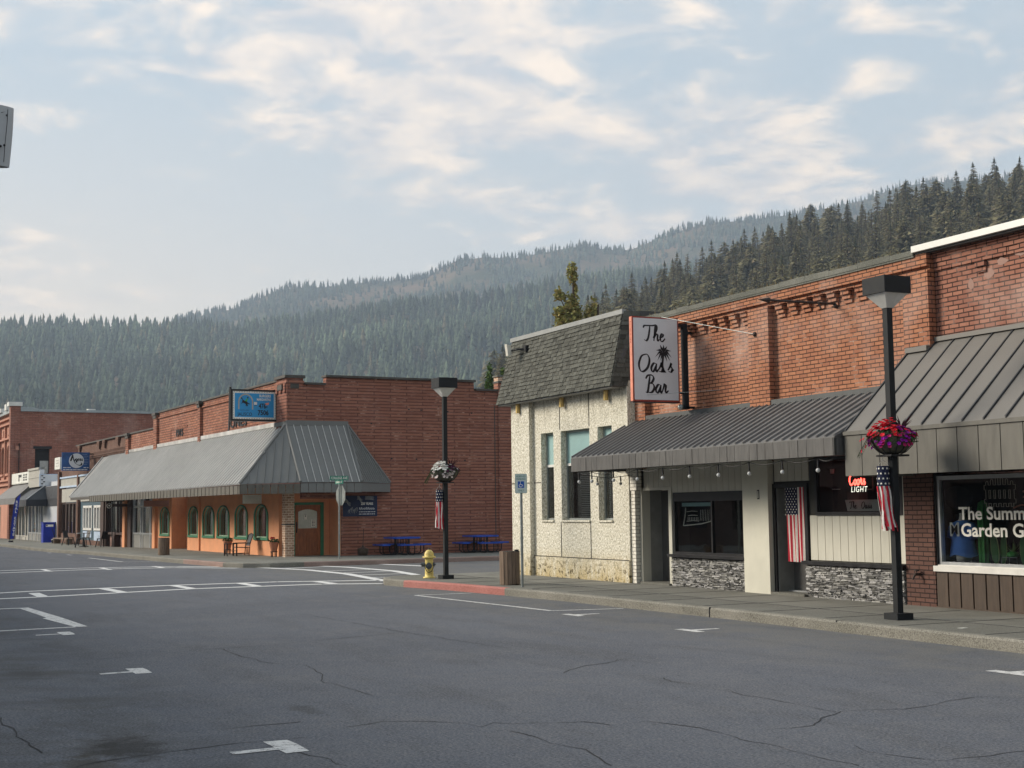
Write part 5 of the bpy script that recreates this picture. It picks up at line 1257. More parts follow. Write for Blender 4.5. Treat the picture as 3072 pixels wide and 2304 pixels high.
sn = Thing('snake_plant', 'broad upright snake plant leaves behind the shop glass, left of the spiky agave', 'plant', (-15.75, 15.6, .8)); upright_leaf(sn, -15.74, 15.6, .82, .52, .085, -.05); upright_leaf(sn, -15.64, 15.64, .82, .50, .07, 0.03)
sn = Thing('snake_plant', 'broad upright snake plant leaves behind the shop glass, right of the spiky agave', 'plant', (-15.15, 15.6, .8)); upright_leaf(sn, -15.18, 15.6, .82, .48, .08, -.02); upright_leaf(sn, -15.06, 15.64, .82, .5, .07, 0.04)
ag = Thing('agave_plant', 'spiky pale green agave on a wire stand behind the shop glass', 'plant', (-15.42, 15.7, .95))
b = MB(); b.mat('leaf_edge'); q = random.Random(2)
for k in range(26):
    a = q.uniform(0, 6.28); e = q.uniform(.05, 1.2); L = q.uniform(.12, .22); d = (math.cos(a) * math.cos(e), math.sin(a) * math.cos(e), math.sin(e)); s_ = (-math.sin(a) * .014, math.cos(a) * .014, 0)
    c0 = (-15.42, 15.7, 1.0); b.add([(c0[0] + s_[0], c0[1] + s_[1], c0[2]), (c0[0] - s_[0], c0[1] - s_[1], c0[2]), (c0[0] + d[0] * L, c0[1] + d[1] * L, c0[2] + d[2] * L)], [(0, 1, 2)])
b.build('leaves', ag)
b = MB(); b.mat('cactus_green'); b.ball((-15.42, 15.7, .97), .1, 8, .5); b.build('base_leaves', ag)
b = MB(); b.mat('alu_frame')
for x in (-15.58, -15.42, -15.27): b.cyl((x, 15.62, .8), (x, 15.62, .93), .004, .004, 5)
b.tube([(-15.58, 15.62, .93), (-15.27, 15.62, .93)], .004, 5); b.build('wire_stand', ag)
ab = Thing('antler_ornament', 'rusty orange curled metal ornament high behind the right part of the shop glass', 'ornament', (-15.1, 15.9, 1.8))
b = MB(); b.mat('sign_orange')
for p in ([(-15.4, 1.66), (-15.2, 1.7), (-15.0, 1.62), (-14.8, 1.7)], [(-15.2, 1.9), (-15.05, 1.93), (-14.9, 2.05)], [(-15.2, 1.82), (-15.0, 1.84), (-14.85, 1.9)], [(-15.18, 1.74), (-15.02, 1.76), (-14.85, 1.82)], [(-15.3, 1.6), (-15.1, 1.55), (-14.9, 1.6)]):
    b.tube([(x, 15.9, z) for x, z in catmull(p, 4)], .014, 6)
b.build('curls', ab)

# set the display pieces where the view through the glass finds them
for o_, dx, dy in ((mq.ob, -0.26, -0.23), (h.ob, -0.34, -0.1), (ca.ob, -0.37, 0), (ag.ob, -0.33, 0), (ab.ob, -0.5, 0)): o_.location.x += dx; o_.location.y += dy
for o_ in COL.objects:
    if o_.name.startswith('snake_plant') and o_.type == 'EMPTY': o_.location.x -= 0.25
# ================================================================== LEFT BLOCK (frame FL: s along the front, t into the building)
t = Thing('brick_restaurant_building', 'long red brick restaurant building with orange ground floor and grey ribbed corner awning', 'building', (0, 0, 0), FL)
w = MB(); w.mat('brick_corner')
# side wall with stepped parapet
for a_, e, z in ((0.5, 1.38, 6.28), (1.38, 7.34, 6.57), (7.34, 8.35, 6.25), (8.35, 9.05, 6.57)):
    w.box(-0.3, 0.0 if a_ < 8 else 0.07, a_, e, 2.2, z)
wall(w, 'y', 1.95, 9.05, 0.05, 2.2, -0.3, 0.0, [])
w.box(0.0, 0.05, 8.35, 9.05, 0.05, 2.2)
w.box(-0.4, -0.12, 9.05, 24, 0.05, 6.2)
# corner tower
w.box(-1.08, 0.03, -0.12, 0.5, 4.3, 6.5); w.box(-1.11, 0.06, -0.15, 0.53, 6.30, 6.40)
for k in range(3): w.box(-1.05 + k * 0.42, -0.88 + k * 0.42, -0.17, -0.12, 5.98, 6.3)
w.build('side_wall', t)
w = MB(); w.mat('brick_front')
w.box(-11.1, -1.08, 0.0, 0.3, 4.3, 6.46); w.box(-18.5, -11.4, 0.0, 0.3, 4.3, 6.46); w.box(-24.4, -19.0, 0.0, 0.3, 4.3, 5.76)
for a_, e, z in ((-11.42, -11.06, 6.36), (-19.02, -18.42, 6.36), (-24.7, -24.1, 5.7)): w.box(a_, e, -0.12, 0.3, 4.3, z)
for a_, e, z in ((-18.4, -11.42, 6.2), (-11.05, -1.1, 6.2)): w.box(a_, e, -0.05, -0.001, z, z + .06)
w.box(-9.3, -3.6, -0.02, -0.001, 5.02, 5.06); w.box(-16.3, -13.4, -0.02, -0.001, 5.55, 5.6); w.box(-16.3, -16.2, -0.02, -0.001, 5.06, 5.55)
w.build('front_wall', t)
c = MB(); c.mat('coping_dark')
for a_, e, z in ((-11.0, -1.12, 6.46), (-18.38, -11.46, 6.46), (-24.08, -19.04, 5.76)): c.box(a_, e, -0.06, 0.36, z, z + .07)
for a_, e, z in ((-11.48, -11.02, 6.36), (-19.06, -18.4, 6.36), (-24.74, -24.06, 5.70)): c.box(a_, e, -0.2, 0.36, z, z + .12); c.box(a_ + .04, e - .04, -0.16, 0.3, z - .14, z)
c.box(-1.14, 0.09, -0.2, 0.56, 6.5, 6.60); c.box(-.82, -.35, -.18, -.12, 6.1, 6.28); c.box(0.03, 0.04, 0.02, 0.34, 6.12, 6.34)
for a_, e, z in ((0.56, 1.34, 6.28), (1.34, 7.38, 6.57), (7.38, 8.34, 6.25), (8.34, 9.1, 6.57)): c.box(-0.36, 0.1, a_, e, z + .001, z + .075)
c.mat('grey_panel'); c.box(-0.3, -0.02, 9.1, 24, 6.2, 6.27)
c.build('parapet_coping', t)
ch = MB(); ch.mat('brick_pillar'); ch.box(-1.6, -1.2, 8.3, 8.9, 5.8, 6.9) if 0 else ch.box(-0.8, -0.45, 8.62, 9.0, 6.3, 6.86); ch.mat('coping_grey'); ch.box(-0.84, -0.41, 8.58, 9.04, 6.86, 6.92); ch.build('chimney', t)
hl = MB(); hl.mat('ink')
for (tt, z) in ((2.2, 3.6), (2.75, 3.55), (3.9, 3.62), (4.9, 3.6), (5.9, 3.58), (6.9, 3.57), (4.6, 5.45), (5.1, 5.43), (6.2, 5.4), (7.2, 5.36), (4.2, 5.0), (3.1, 4.9)): hl.box(0.001, 0.012, tt, tt + .06, z, z + .05)
hl.mat('coping_dark'); hl.box(0.001, .02, 8.20, 8.225, .2, 5.7)
hl.build('wall_sockets', t)
nm = MB(); nm.mat('ink'); text_on(nm, '1915', 0.42, (-14.7, -0.022, 5.32), (1, 0, 0), (0, 0, 1), (0, -1, 0), bold=0.02, sx=1.5, extr=0.01); text_on(nm, 'JONES', 0.50, (-6.1, -0.022, 5.26), (1, 0, 0), (0, 0, 1), (0, -1, 0), bold=0.02, sx=1.6, extr=0.01, spacing=1.1)
nm.build('raised_lettering', t)
# orange ground floor
arches = [(-3.97, -2.31), (-6.4, -4.74), (-8.82, -7.12), (-10.93, -9.2), (-13.16, -11.55)]
ZS, ZT = 0.80, 2.04
w = MB(); w.mat('orange_stucco')
w2 = MB(); w2.mat('orange_stucco')
wall(w, 'x', -13.33, -1.15, 0.05, 2.66, 0.0, 0.25, [(a_ + .12, e - .12, ZS, ZT - .05) for a_, e in arches])
wall(w2, 'x', -18.45, -16.0, 0.05, 2.66, 0.0, 0.25, [(-17.88, -16.45, ZS, ZT - .05)])
w2.box(-16.0, -13.33, 0.65, 0.8, 0.05, 2.66); w2.box(-16.0, -15.98, 0.25, 0.65, 0.05, 2.66); w.box(-13.35, -13.33, 0.25, 0.65, 0.05, 2.66)
w.box(-11.42, -11.30, -0.07, -0.001, 0.08, 2.6)
for a_, e, y_ in ((-19.1, -18.6, -.12), (-25.15, -24.62, -.14)): w3 = MB(); w3.mat('orange_stucco'); w3.box(a_, e, y_, 0.1, -.1, 2.66); w3.build('orange_column', t)
w.box(-1.17, -1.15, 0.25, 1.95, 0.05, 2.66); w.box(-1.149, -0.05, 1.93, 2.1, 0.05, 2.66)
w.box(-7.93, -7.915, -0.004, 0.0, .1, .8); w.box(-1.75, -1.74, -0.004, 0.0, .1, 2.6)
def spandrel(mb, a, e, z0, z1, zs, y0, y1, n=18, inset=0.0):
    """fills the corners above a half-ellipse arch between zs (springing) and z1"""
    cx = (a + e) / 2; rx = (e - a) / 2 - inset; rz = z1 - zs - inset
    for k in range(n):
        a0 = math.pi - math.pi * k / n; a1 = math.pi - math.pi * (k + 1) / n
        x0, q0 = cx + rx * math.cos(a0), zs + rz * math.sin(a0); x1, q1 = cx + rx * math.cos(a1), zs + rz * math.sin(a1)
        mb.add([(x0, y0, q0), (x1, y0, q1), (x1, y0, z1), (x0, y0, z1), (x0, y1, q0), (x1, y1, q1), (x1, y1, z1), (x0, y1, z1)], [(0, 1, 2, 3), (7, 6, 5, 4), (0, 4, 5, 1)])
for a_, e in arches + [(-18.0, -16.33)]: spandrel(w2 if a_ < -17 else w, a_ + .12, e - .12, ZS, ZT - .05, 1.60, 0.0, 0.25)
w.build('orange_wall', t); w2.build('orange_wall', t)
for a_, e in arches + [(-18.0, -16.33)]:
    f = MB(); 
    def ring(mb, a, e, z0, z1, zs, y0, y1, wd, n=20):
        cx = (a + e) / 2; rx = (e - a) / 2; rz = z1 - zs; P = [(a, z0), (a, zs)] + [(cx + rx * math.cos(math.pi - math.pi * k / n), zs + rz * math.sin(math.pi * k / n)) for k in range(1, n)] + [(e, zs), (e, z0)]
        Q = [(a + wd, z0), (a + wd, zs)] + [(cx + (rx - wd) * math.cos(math.pi - math.pi * k / n), zs + (rz - wd * .35) * math.sin(math.pi * k / n)) for k in range(1, n)] + [(e - wd, zs), (e - wd, z0)]
        for k in range(len(P) - 1):
            mb.add([(P[k][0], y0, P[k][1]), (P[k + 1][0], y0, P[k + 1][1]), (Q[k + 1][0], y0, Q[k + 1][1]), (Q[k][0], y0, Q[k][1]), (P[k][0], y1, P[k][1]), (P[k + 1][0], y1, P[k + 1][1]), (Q[k + 1][0], y1, Q[k + 1][1]), (Q[k][0], y1, Q[k][1])], [(0, 3, 2, 1), (0, 1, 5, 4), (2, 3, 7, 6)])
    f.mat('green_trim'); ring(f, a_, e, ZS - .02, ZT, 1.58, -0.035, -0.001, .135); f.box(a_ - .02, e + .02, -0.05, -0.001, ZS - .09, ZS)
    wn = f.build('window', t)
    g = MB(); g.mat('green_light'); ring(g, a_ + .12, e - .12, ZS + .04, ZT - .05, 1.60, 0.04, 0.11, .06); g.box(a_ + .12, e - .12, 0.03, 0.11, ZS, ZS + .045); o = g.build('frame', t); o.parent = wn
    g = MB(); g.mat('glass'); g.quad((a_ + .05, .13, ZS + .05), (e - .05, .13, ZS + .05), (e - .05, .13, ZT), (a_ + .05, .13, ZT)); o = g.build('pane', t); o.parent = wn
    g = MB(); g.mat('interior_mid' if a_ in (-6.4, -8.82) else 'interior_dark'); g.box(a_ - .1, e + .1, .45, .5, ZS - .1, ZT + .1)
    if a_ in (-8.82, -10.93): g.mat('blind_grey'); g.box(a_ + .1, e - .1, .30, .31, ZS, ZT)
    o = g.build('backdrop', t); o.parent = wn
# brick corner pillar, wooden door
p = MB(); p.mat('brick_pillar'); p.box(-0.62, -0.28, -0.06, 0.28, 0.1, 2.62); p.mat('ink'); p.box(-0.64, -0.26, -0.08, -0.061, 1.28, 1.32); p.box(-0.279, -0.262, -0.07, 0.29, 1.28, 1.32); p.build('corner_pillar', t)
d = MB(); d.mat('green_trim'); d.box(-1.15, -1.10, 0.50, 0.60, 0.15, 2.08); d.box(-1.15, -1.10, 1.575, 1.70, 0.15, 2.08); d.box(-1.15, -1.10, 0.60, 1.575, 1.985, 2.08); d.build('door_frame', t)
d = MB(); d.mat('wood_door'); x0, x1 = -1.15, -1.105
d.box(x0, x1, .61, .72, .17, 1.98); d.box(x0, x1, 1.45, 1.565, .17, 1.98); d.box(x0, x1, .72, 1.45, .17, .32); d.box(x0, x1, .72, 1.45, 1.85, 1.98); d.box(x0, x1, .72, 1.45, .98, 1.14); d.box(x0, x1, 1.05, 1.12, .32, .98)
d.box(x0, x1 - .02, .72, 1.05, .32, .98); d.box(x0, x1 - .02, 1.12, 1.45, .32, .98); d.box(x0, x1 - .008, .77, 1.0, .38, .92); d.box(x0, x1 - .008, 1.17, 1.40, .38, .92)
for k in range(8): u0 = .72 + k * .73 / 8; u1 = u0 + .73 / 8; z_ = lambda u: 1.74 + .09 * math.sin(math.pi * (u - .72) / .73); d.add([(x1 - .001, u0, z_(u0)), (x1 - .001, u1, z_(u1)), (x1 - .001, u1, 1.86), (x1 - .001, u0, 1.86)], [(0, 1, 2, 3)])
dr = d.build('door', t)
g = MB(); g.mat('blind_grey'); g.box(x0, x1 - .03, .72, 1.45, 1.14, 1.85); o = g.build('door_curtain', t); o.parent = dr
g = MB(); g.mat('glass'); g.quad((x1 - .015, .72, 1.14), (x1 - .015, 1.45, 1.14), (x1 - .015, 1.45, 1.85), (x1 - .015, .72, 1.85)); o = g.build('pane', t); o.parent = dr
g = MB(); g.mat('black_plastic'); g.tube([(x1, .66, 1.02), (x1 + .05, .66, 1.06), (x1 + .05, .66, 1.3), (x1, .66, 1.34)], .012, 6); g.box(x1, x1 + .01, .64, .68, .98, 1.38); o = g.build('handle', t); o.parent = dr
g = MB(); g.mat('letter_white'); g.box(x1 - .012, x1 - .008, 1.22, 1.38, 1.19, 1.45); g2 = MB(); g2.mat('letter_white'); g2.box(x1 - .012, x1 - .008, .95, 1.06, 1.45, 1.62); g2.mat('ink'); g2.box(x1 - .008, x1 - .006, .98, 1.02, 1.56, 1.6); o = g2.build('door_notice', t); o.parent = dr; g.mat('ink')
for k in range(4): 
    for j in range(2): g.box(x1 - .008, x1 - .006, 1.25 + j * .06, 1.29 + j * .06, 1.22 + k * .055, 1.25 + k * .055)
o = g.build('door_notice', t); o.parent = dr
# aluminium shopfront between the orange columns
def pane_wall(t, s0, s1, z0, z1, y, cols, mat, low=0.78, trans=None, infill='brown_paint', fw=.07, back='interior_dark', name='shopfront'):
    f = MB(); f.mat(mat); n = len(cols) - 1
    for c_ in cols: f.box(c_ - fw / 2, c_ + fw / 2, y - .04, y + .04, z0, z1)
    for a_, e in zip(cols[:-1], cols[1:]):
        f.box(a_ + fw / 2, e - fw / 2, y - .04, y + .04, z0, z0 + .08); f.box(a_ + fw / 2, e - fw / 2, y - .04, y + .04, low - .04, low + .04); f.box(a_ + fw / 2, e - fw / 2, y - .04, y + .04, z1 - .06, z1)
        if trans: f.box(a_ + fw / 2, e - fw / 2, y - .04, y + .04, trans - .05, trans + .05)
    f.mat(infill)
    for a_, e in zip(cols[:-1], cols[1:]): f.box(a_ + fw / 2, e - fw / 2, y - .01, y + .02, z0 + .08, low - .04)
    o = f.build(name, t)
    g = MB(); g.mat('glass'); g.quad((s0, y + .03, low), (s1, y + .03, low), (s1, y + .03, z1 - .06), (s0, y + .03, z1 - .06)); q = g.build('pane', t); q.parent = o
    g = MB(); g.mat(back); g.box(s0, s1, y + 1.0, y + 1.05, z0, z1); g.box(s0, s1, y + .06, y + 1.0, z0 - .01, z0 + .02); g.box(s0 - .02, s0, y + .05, y + 1.05, z0, z1); g.box(s1, s1 + .02, y + .05, y + 1.05, z0, z1); q = g.build('interior', t); q.parent = o
    return o
pane_wall(t, -23.8, -19.15, 0.0, 2.66, 0.12, [-23.75, -22.2, -21.8, -20.35, -20.2, -19.12], 'alu_frame', low=.78, trans=2.1, infill='grey_panel', fw=.13)
x = MB(); x.mat('brown_paint'); x.box(-24.6, -23.85, -0.02, .3, -.2, 2.66); x.box(-29.6, -29.45, -.05, .3, -.2, 2.66); x.box(-30.55, -29.75, -0.1, .3, -.3, 2.66); x.box(-29.4, -24.65, -.06, .25, .68, .78)
x.box(-27.6, -27.0, -.1, .25, -.2, .8); x.build('brown_posts', t)
pane_wall(t, -29.4, -24.7, -.1, 2.5, .18, [-29.4, -27.6, -26.9, -25.4, -24.7], 'brown_paint', low=.76, back='panel_beige', infill='sign_wood', fw=.1)
x = MB(); x.mat('black_frame'); x.box(-26.3, -25.75, .9, 1.0, 1.3, 1.8); x.mat('panel_beige'); x.box(-26.2, -25.85, .88, .9, 1.36, 1.74); x.build('hung_picture', t)
# weathered stretch of the front
b2 = Thing('brown_brick_building', 'weathered brown brick storefront building with ornate stepped cornice left of the long awning', 'building', (-33, 0, 0), FL)
w = MB(); w.mat('brick_brown'); w.box(-37.4, -24.75, 0.02, .3, 4.0, 5.75); w.box(-42.7, -24.75, 0.02, .3, 4.05, 5.2)
q = random.Random(8); x_ = -37.2
while x_ < -25.2: w.box(x_, x_ + .16, -.06, .02, 4.88, 5.0); x_ += .32
w.box(-37.4, -24.8, -.08, .02, 5.0, 5.05)
for x_ in (-36.6, -31.3, -29.9, -26.7):
    w.box(x_ - .3, x_ + .3, -.12, .02, 5.62, 5.75); w.box(x_ - .2, x_ + .2, -.1, .02, 5.5, 5.62); w.box(x_ - .1, x_ + .1, -.08, .02, 5.32, 5.5)
w.box(-42.75, -42.3, -.15, .3, -.6, 4.4); w.box(-36.95, -36.6, -.12, .3, -.5, 4.1); w.box(-42.3, -36.95, 0.0, .3, -.5, .62)
w.box(-36.6, -30.5, 0.0, .3, -.5, .3)
w.build('brick_wall', b2)
c = MB(); c.mat('coping_dark'); c.box(-37.5, -24.8, -.1, .35, 5.752, 5.82); c.mat('white_coping'); c.box(-42.7, -37.5, -.06, .35, 5.2, 5.3); c.build('parapet_coping', b2)
c = MB(); c.mat('blue_white')
for a_, e in ((-42.3, -37.0), (-36.6, -30.6)): c.box(a_, e, -.1, 0.0, 3.95, 4.05); c.box(a_, e, -.1, 0.0, 3.38, 3.48); 
c.mat('panel_beige')
for a_, e in ((-42.3, -37.0), (-36.6, -30.6)): c.box(a_, e, -.03, 0.02, 3.48, 3.95); c.box(a_ + .4, e, -.03, .02, 2.5, 3.3)
c.build('transom_panels', b2)
pane_wall(b2, -42.3, -37.0, -.3, 2.45, .1, [-42.2, -41.0, -40.0, -38.9, -38.0, -37.05], 'brown_paint', low=.62, back='interior_mid', infill='slat_wood', fw=.2)
x = MB(); x.mat('panel_white'); x.box(-40.3, -40.05, .3, .34, .7, 2.2); x.mat('slat_wood'); x.box(-41.6, -40.6, .3, .34, .7, 2.4); x.box(-39.8, -39.3, .4, .44, .7, 2.4); x.build('window_curtains', b2)
x = MB(); x.mat('teal_blue'); wall(x, 'x', -36.6, -30.5, -.3, 2.5, .05, .25, [(-35.6, -33.3, .95, 2.2), (-32.7, -30.6, .95, 2.2)]); x.build('blue_wall', b2)
for a_, e in ((-35.6, -33.3), (-32.7, -30.6)):
    f = MB(); f.mat('white_frame'); 
    for k in range(4): s = a_ + (e - a_) * k / 3; f.box(s - .07, s + .07, .0, .12, .9, 2.2)
    f.box(a_ - .07, e + .07, .0, .12, 2.12, 2.25); f.box(a_ - .07, e + .07, .0, .12, .86, .98); wn = f.build('window', b2)
    g = MB(); g.mat('glass'); g.quad((a_, .1, .9), (e, .1, .9), (e, .1, 2.2), (a_, .1, 2.2)); o = g.build('pane', b2); o.parent = wn
    g = MB(); g.mat('interior_dark'); g.box(a_, e, .5, .55, .8, 2.3); g.mat('petal' if 0 else 'sign_white'); g.box((a_ + e) / 2 - .12, (a_ + e) / 2 + .12, .3, .33, 1.0, 1.7)
    if a_ > -33: g.mat('sign_orange'); g.box(a_ + .3, a_ + .5, .28, .3, 1.2, 2.1)
    o = g.build('interior', b2); o.parent = wn
x = MB(); x.mat('blue_white'); x.box(-35.6, -34.5, 0.0, .04, .45, .8); x.box(-34.4, -33.3, 0.0, .04, .45, .8); x.box(-32.6, -30.7, 0.0, .04, .3, .8); x.build('window_panels', b2)

# ---------- awning (front slope, corner facets, side facet)
ZR, ZE, ZF = 4.86, 2.72, 2.37
P0 = (-30.4, 0.0, ZR - .02); P1r = (-1.1, -0.0, ZR); C0 = (0.02, -0.14, ZR); E0 = (-29.0, -2.0, 2.64); E1 = (0.66, -2.0, ZE); E2 = (1.6, -0.15, ZE + .04); E3 = (1.6, 2.1, ZE + .04); C1 = (0.02, 2.16, ZR + .02); C2 = (0.02, 3.86, ZE + .03)
aw = MB(); aw.mat('metal_corner')
dn_ = (0, 0, -0.03)
def seg(s): u = (s + 29.0) / 29.66; return (s, -2.0, 2.64 + .08 * max(0, u))
aw.slab([P0, (-28.9, 0, ZR), seg(-28.9), E0], dn_)
k_ = [-28.9 + 0.9255 * i for i in range(31)] + [-.28]
for a, b in zip(k_[:-1], k_[1:]): aw.slab([(a, 0, ZR), (b, 0, ZR), seg(b), seg(a)], dn_)
aw.slab([(-.28, 0, ZR), C0, E1, seg(-.28)], dn_)
n = int(29.7 / 0.36)
for k in range(n + 1):
    s = -29.2 + k * 0.36; zr = ZR; nn = Vector((0, -.72, .69))
    u = (s + 29.0) / 29.66; ze = 2.64 + .08 * max(0, u)
    top = -0.07 if s > -1.1 else 0.0
    if s < -28.9: continue
    aw.mat('metal_rib_light')
    # clip the ribs at the hip (line C0-E1)
    sh = 1.0
    a = Vector((s, 0, zr)); b = Vector((s, -2.0, ze)); 
    if s > 0.02: f = (s - 0.02) / 0.64; a = Vector(C0).lerp(Vector(E1), f)
    if (a - b).length < .1: continue
    d = Vector((.045, 0, 0)); aw.hexa([a - d * 1.6, a + d * 1.6, b + d * 1.6, b - d * 1.6, a - d + nn * .035, a + d + nn * .035, b + d + nn * .035, b - d + nn * .035])
aw.build('awning_front_slope', t)
def facet(name, mat, A, B, Cc, D, spacing, rib='metal_corner', h=.03, rw=.014):
    """A,B along the top, D,Cc along the eave under A,B"""
    m_ = MB(); m_.mat(mat); A, B, Cc, D = map(Vector, (A, B, Cc, D)); pts = [A, B, Cc, D] if (A - B).length > .01 else [A, Cc, D]
    m_.slab([tuple(p) for p in pts], (0, 0, -.02)); nn = (Cc - D).cross(A - D).normalized(); nn = nn if nn.z > 0 else -nn
    e = (Cc - D); L = e.length; ed = e.normalized(); down = nn.cross(ed).normalized(); up = -down if down.z < 0 else down
    up = up if up.z > 0 else -up
    m_.mat(rib); k = 1
    while k * spacing < L:
        o = D + ed * (k * spacing); 
        # march up until leaving the polygon
        Lm = 0; step = .04
        def inside(p):
            vs = [D, Cc] + ([B, A] if len(pts) == 4 else [A]); s_ = None
            for i in range(len(vs)):
                c_ = (vs[(i + 1) % len(vs)] - vs[i]).cross(p - vs[i]).dot(nn)
                if s_ is None: s_ = c_ > 0
                elif (c_ > 0) != s_ and abs(c_) > 1e-4: return False
            return True
        while Lm < 4 and inside(o + up * (Lm + step + .01)): Lm += step
        if Lm > .08: a = o + up * Lm; d = ed * rw; m_.hexa([a - d, a + d, o + d, o - d, a - d + nn * h, a + d + nn * h, o + d + nn * h, o - d + nn * h])
        k += 1
    return m_.build(name, t)
facet('awning_corner_facet', 'metal_corner_dark', C0, C0, E2, E1, 0.27, rib='metal_corner_dark')
facet('awning_side_slope', 'metal_corner_dark', C0, C1, E3, E2, 0.27, rib='flashing_light', rw=.010)
facet('awning_hip_end', 'metal_corner_dark', C1, C1, C2, E3, 0.17, rib='metal_corner_dark')
hp = MB(); hp.mat('metal_corner_dark')
for a, b in ((C0, E1), (C0, E2), (C1, E3), (C1, C2)): a = Vector(a) + Vector((0, 0, .02)); b = Vector(b) + Vector((0, 0, .02)); hp.cyl(a, b, .05, .05, 6)
hp.box(-.02, .08, -.14, 2.2, ZR - .06, ZR + .12); hp.box(-1.1, .03, -.2, -.12, ZR - .06, ZR + .08)
hp.build('awning_hip_caps', t); hp = MB(); hp.mat('flashing_light')
x_ = -24.9
while x_ < -1.3: hp.box(x_, min(-1.3, x_ + 3.9), -.09, -.001, ZR - .03, ZR + .11 + .02 * (int(x_) % 2)); x_ += 3.9
hp.build('awning_flashing', t); hp = MB(); hp.mat('flashing_light'); hp.tube([(-30.42, -.02, ZR + .0), (-29.02, -2.02, 2.68)], .04, 6)
hp.build('awning_edge_trim', t)
fc = MB(); fc.mat('fascia_corner')
x_ = -24.0
while x_ < .62: e = min(.66, x_ + .25); fc.box(x_ + .012, e - .012, -2.02 - .014 * (int(round(x_ * 4)) % 2), -1.98, ZF, ZE - .06 + .04 * 0); x_ = e
fc.mat('groove_dark'); fc.box(-24, .66, -1.979, -1.96, ZF + .01, ZE - .06)
fc.mat('fascia_corner')
def fascia(a, b, z0, z1, n, gap, lines=None):
    a, b = Vector(a), Vector(b); a.z = b.z = 0; d = (b - a); nn = Vector((d.y, -d.x, 0)).normalized() * .02
    for k in range(n):
        p = a + d * (k / n) + d.normalized() * gap; q_ = a + d * ((k + 1) / n) - d.normalized() * gap
        fc.hexa([(*(p)[:2], z0), (*(q_)[:2], z0), (*(q_ - nn)[:2], z0), (*(p - nn)[:2], z0), (*(p)[:2], z1), (*(q_)[:2], z1), (*(q_ - nn)[:2], z1), (*(p - nn)[:2], z1)])
fascia(E1, E2, ZF, ZE - .02, 8, .01); 
fc.mat('metal_corner_dark'); fascia(E2, E3, ZF + .03, ZE, 8, .008); fascia(E3, C2, ZF + .05, ZE, 1, .0)
fc.mat('groove_dark'); fc.mat('coping_dark')
fc.box(-24.02, -23.98, -2.03, -.3, ZF, ZE - .06); fc.box(-28.9, -24.0, -2.0, -1.95, 2.5, 2.62); 
fc.mat('brown_paint'); fc.slab([(-28.8, -.01, 2.68), (-1.2, -.01, 2.68), (1.5, -.01, 2.68), (1.55, -.2, 2.68), (.6, -1.93, 2.68), (-28.8, -1.93, 2.66)], (0, 0, -.02)); fc.slab([(1.5, 0, 2.68), (1.5, 2.1, 2.68), (0.05, 3.7, 2.68), (.05, 0, 2.68)], (0, 0, -.02))
fc.build('awning_fascia', t)

# hanging shop signs below the awning
def flat_sign(name, label, s, t0, t1, z0, z1, board, items, th=.05, group=None, extra=None):
    g = Thing(name, label, 'sign', (s, (t0 + t1) / 2, z0), FL, group)
    b = MB(); b.mat(board); b.box(s - th, s, t0, t1, z0, z1); b.build('board', g)
    if items:
        L = MB()
        for (txt, mt, tt, zz, sz, kw) in items: L.mat(mt); text_on(L, txt, sz, (s, tt, zz), (0, 1, 0), (0, 0, 1), (1, 0, 0), push=.006, **kw)
        L.build('lettering', g)
    if extra: extra(g)
    return g
def hook(g):
    b = MB(); b.mat('black_plastic'); o = g.org
    for k in (-.3, .3): b.cyl((o[0] - .02, o[1] + k, 2.36), (o[0] - .02, o[1] + k, 2.68), .008, .008, 5)
    b.build('hanger', g)
flat_sign('hanging_sign', 'long worn wooden sign hanging under the awning by the first arched window', -15.6, -1.35, -.22, 2.06, 2.33, 'sign_wood', [('FLOWERS & GIFTS', 'brown_paint', -.8, 2.25, .10, {}), ('BOUTIQUE', 'brown_paint', -.85, 2.13, .12, {})] if 0 else [], extra=hook)
flat_sign('hanging_sign', 'white panel sign with red edge hanging beside the brick corner pillar', -2.2, -1.0, -.30, 2.06, 2.38, 'sign_face', [], extra=hook)
g = Thing('hanging_sign', 'dark hanging sign with a round white badge under the left end of the awning', 'sign', (-21.5, -1.2, 2.05), FL)
b = MB(); b.mat('brown_paint'); b.box(-21.55, -21.5, -1.45, -.5, 2.1, 2.24); b.build('board', g)
b = MB(); b.mat('letter_white'); b.cyl((-21.49, -1.6, 2.15), (-21.47, -1.6, 2.15), .12, .12, 18); b.mat('ink'); b.cyl((-21.469, -1.6, 2.15), (-21.46, -1.6, 2.15), .09, .09, 18); b.mat('letter_white'); b.box(-21.459, -21.45, -1.63, -1.56, 2.12, 2.2); b.build('badge', g)
b = MB(); b.mat('black_plastic'); b.cyl((-21.45, -1.45, .2), (-21.45, -1.45, 2.5), .02, .02, 8); b.build('post', g)

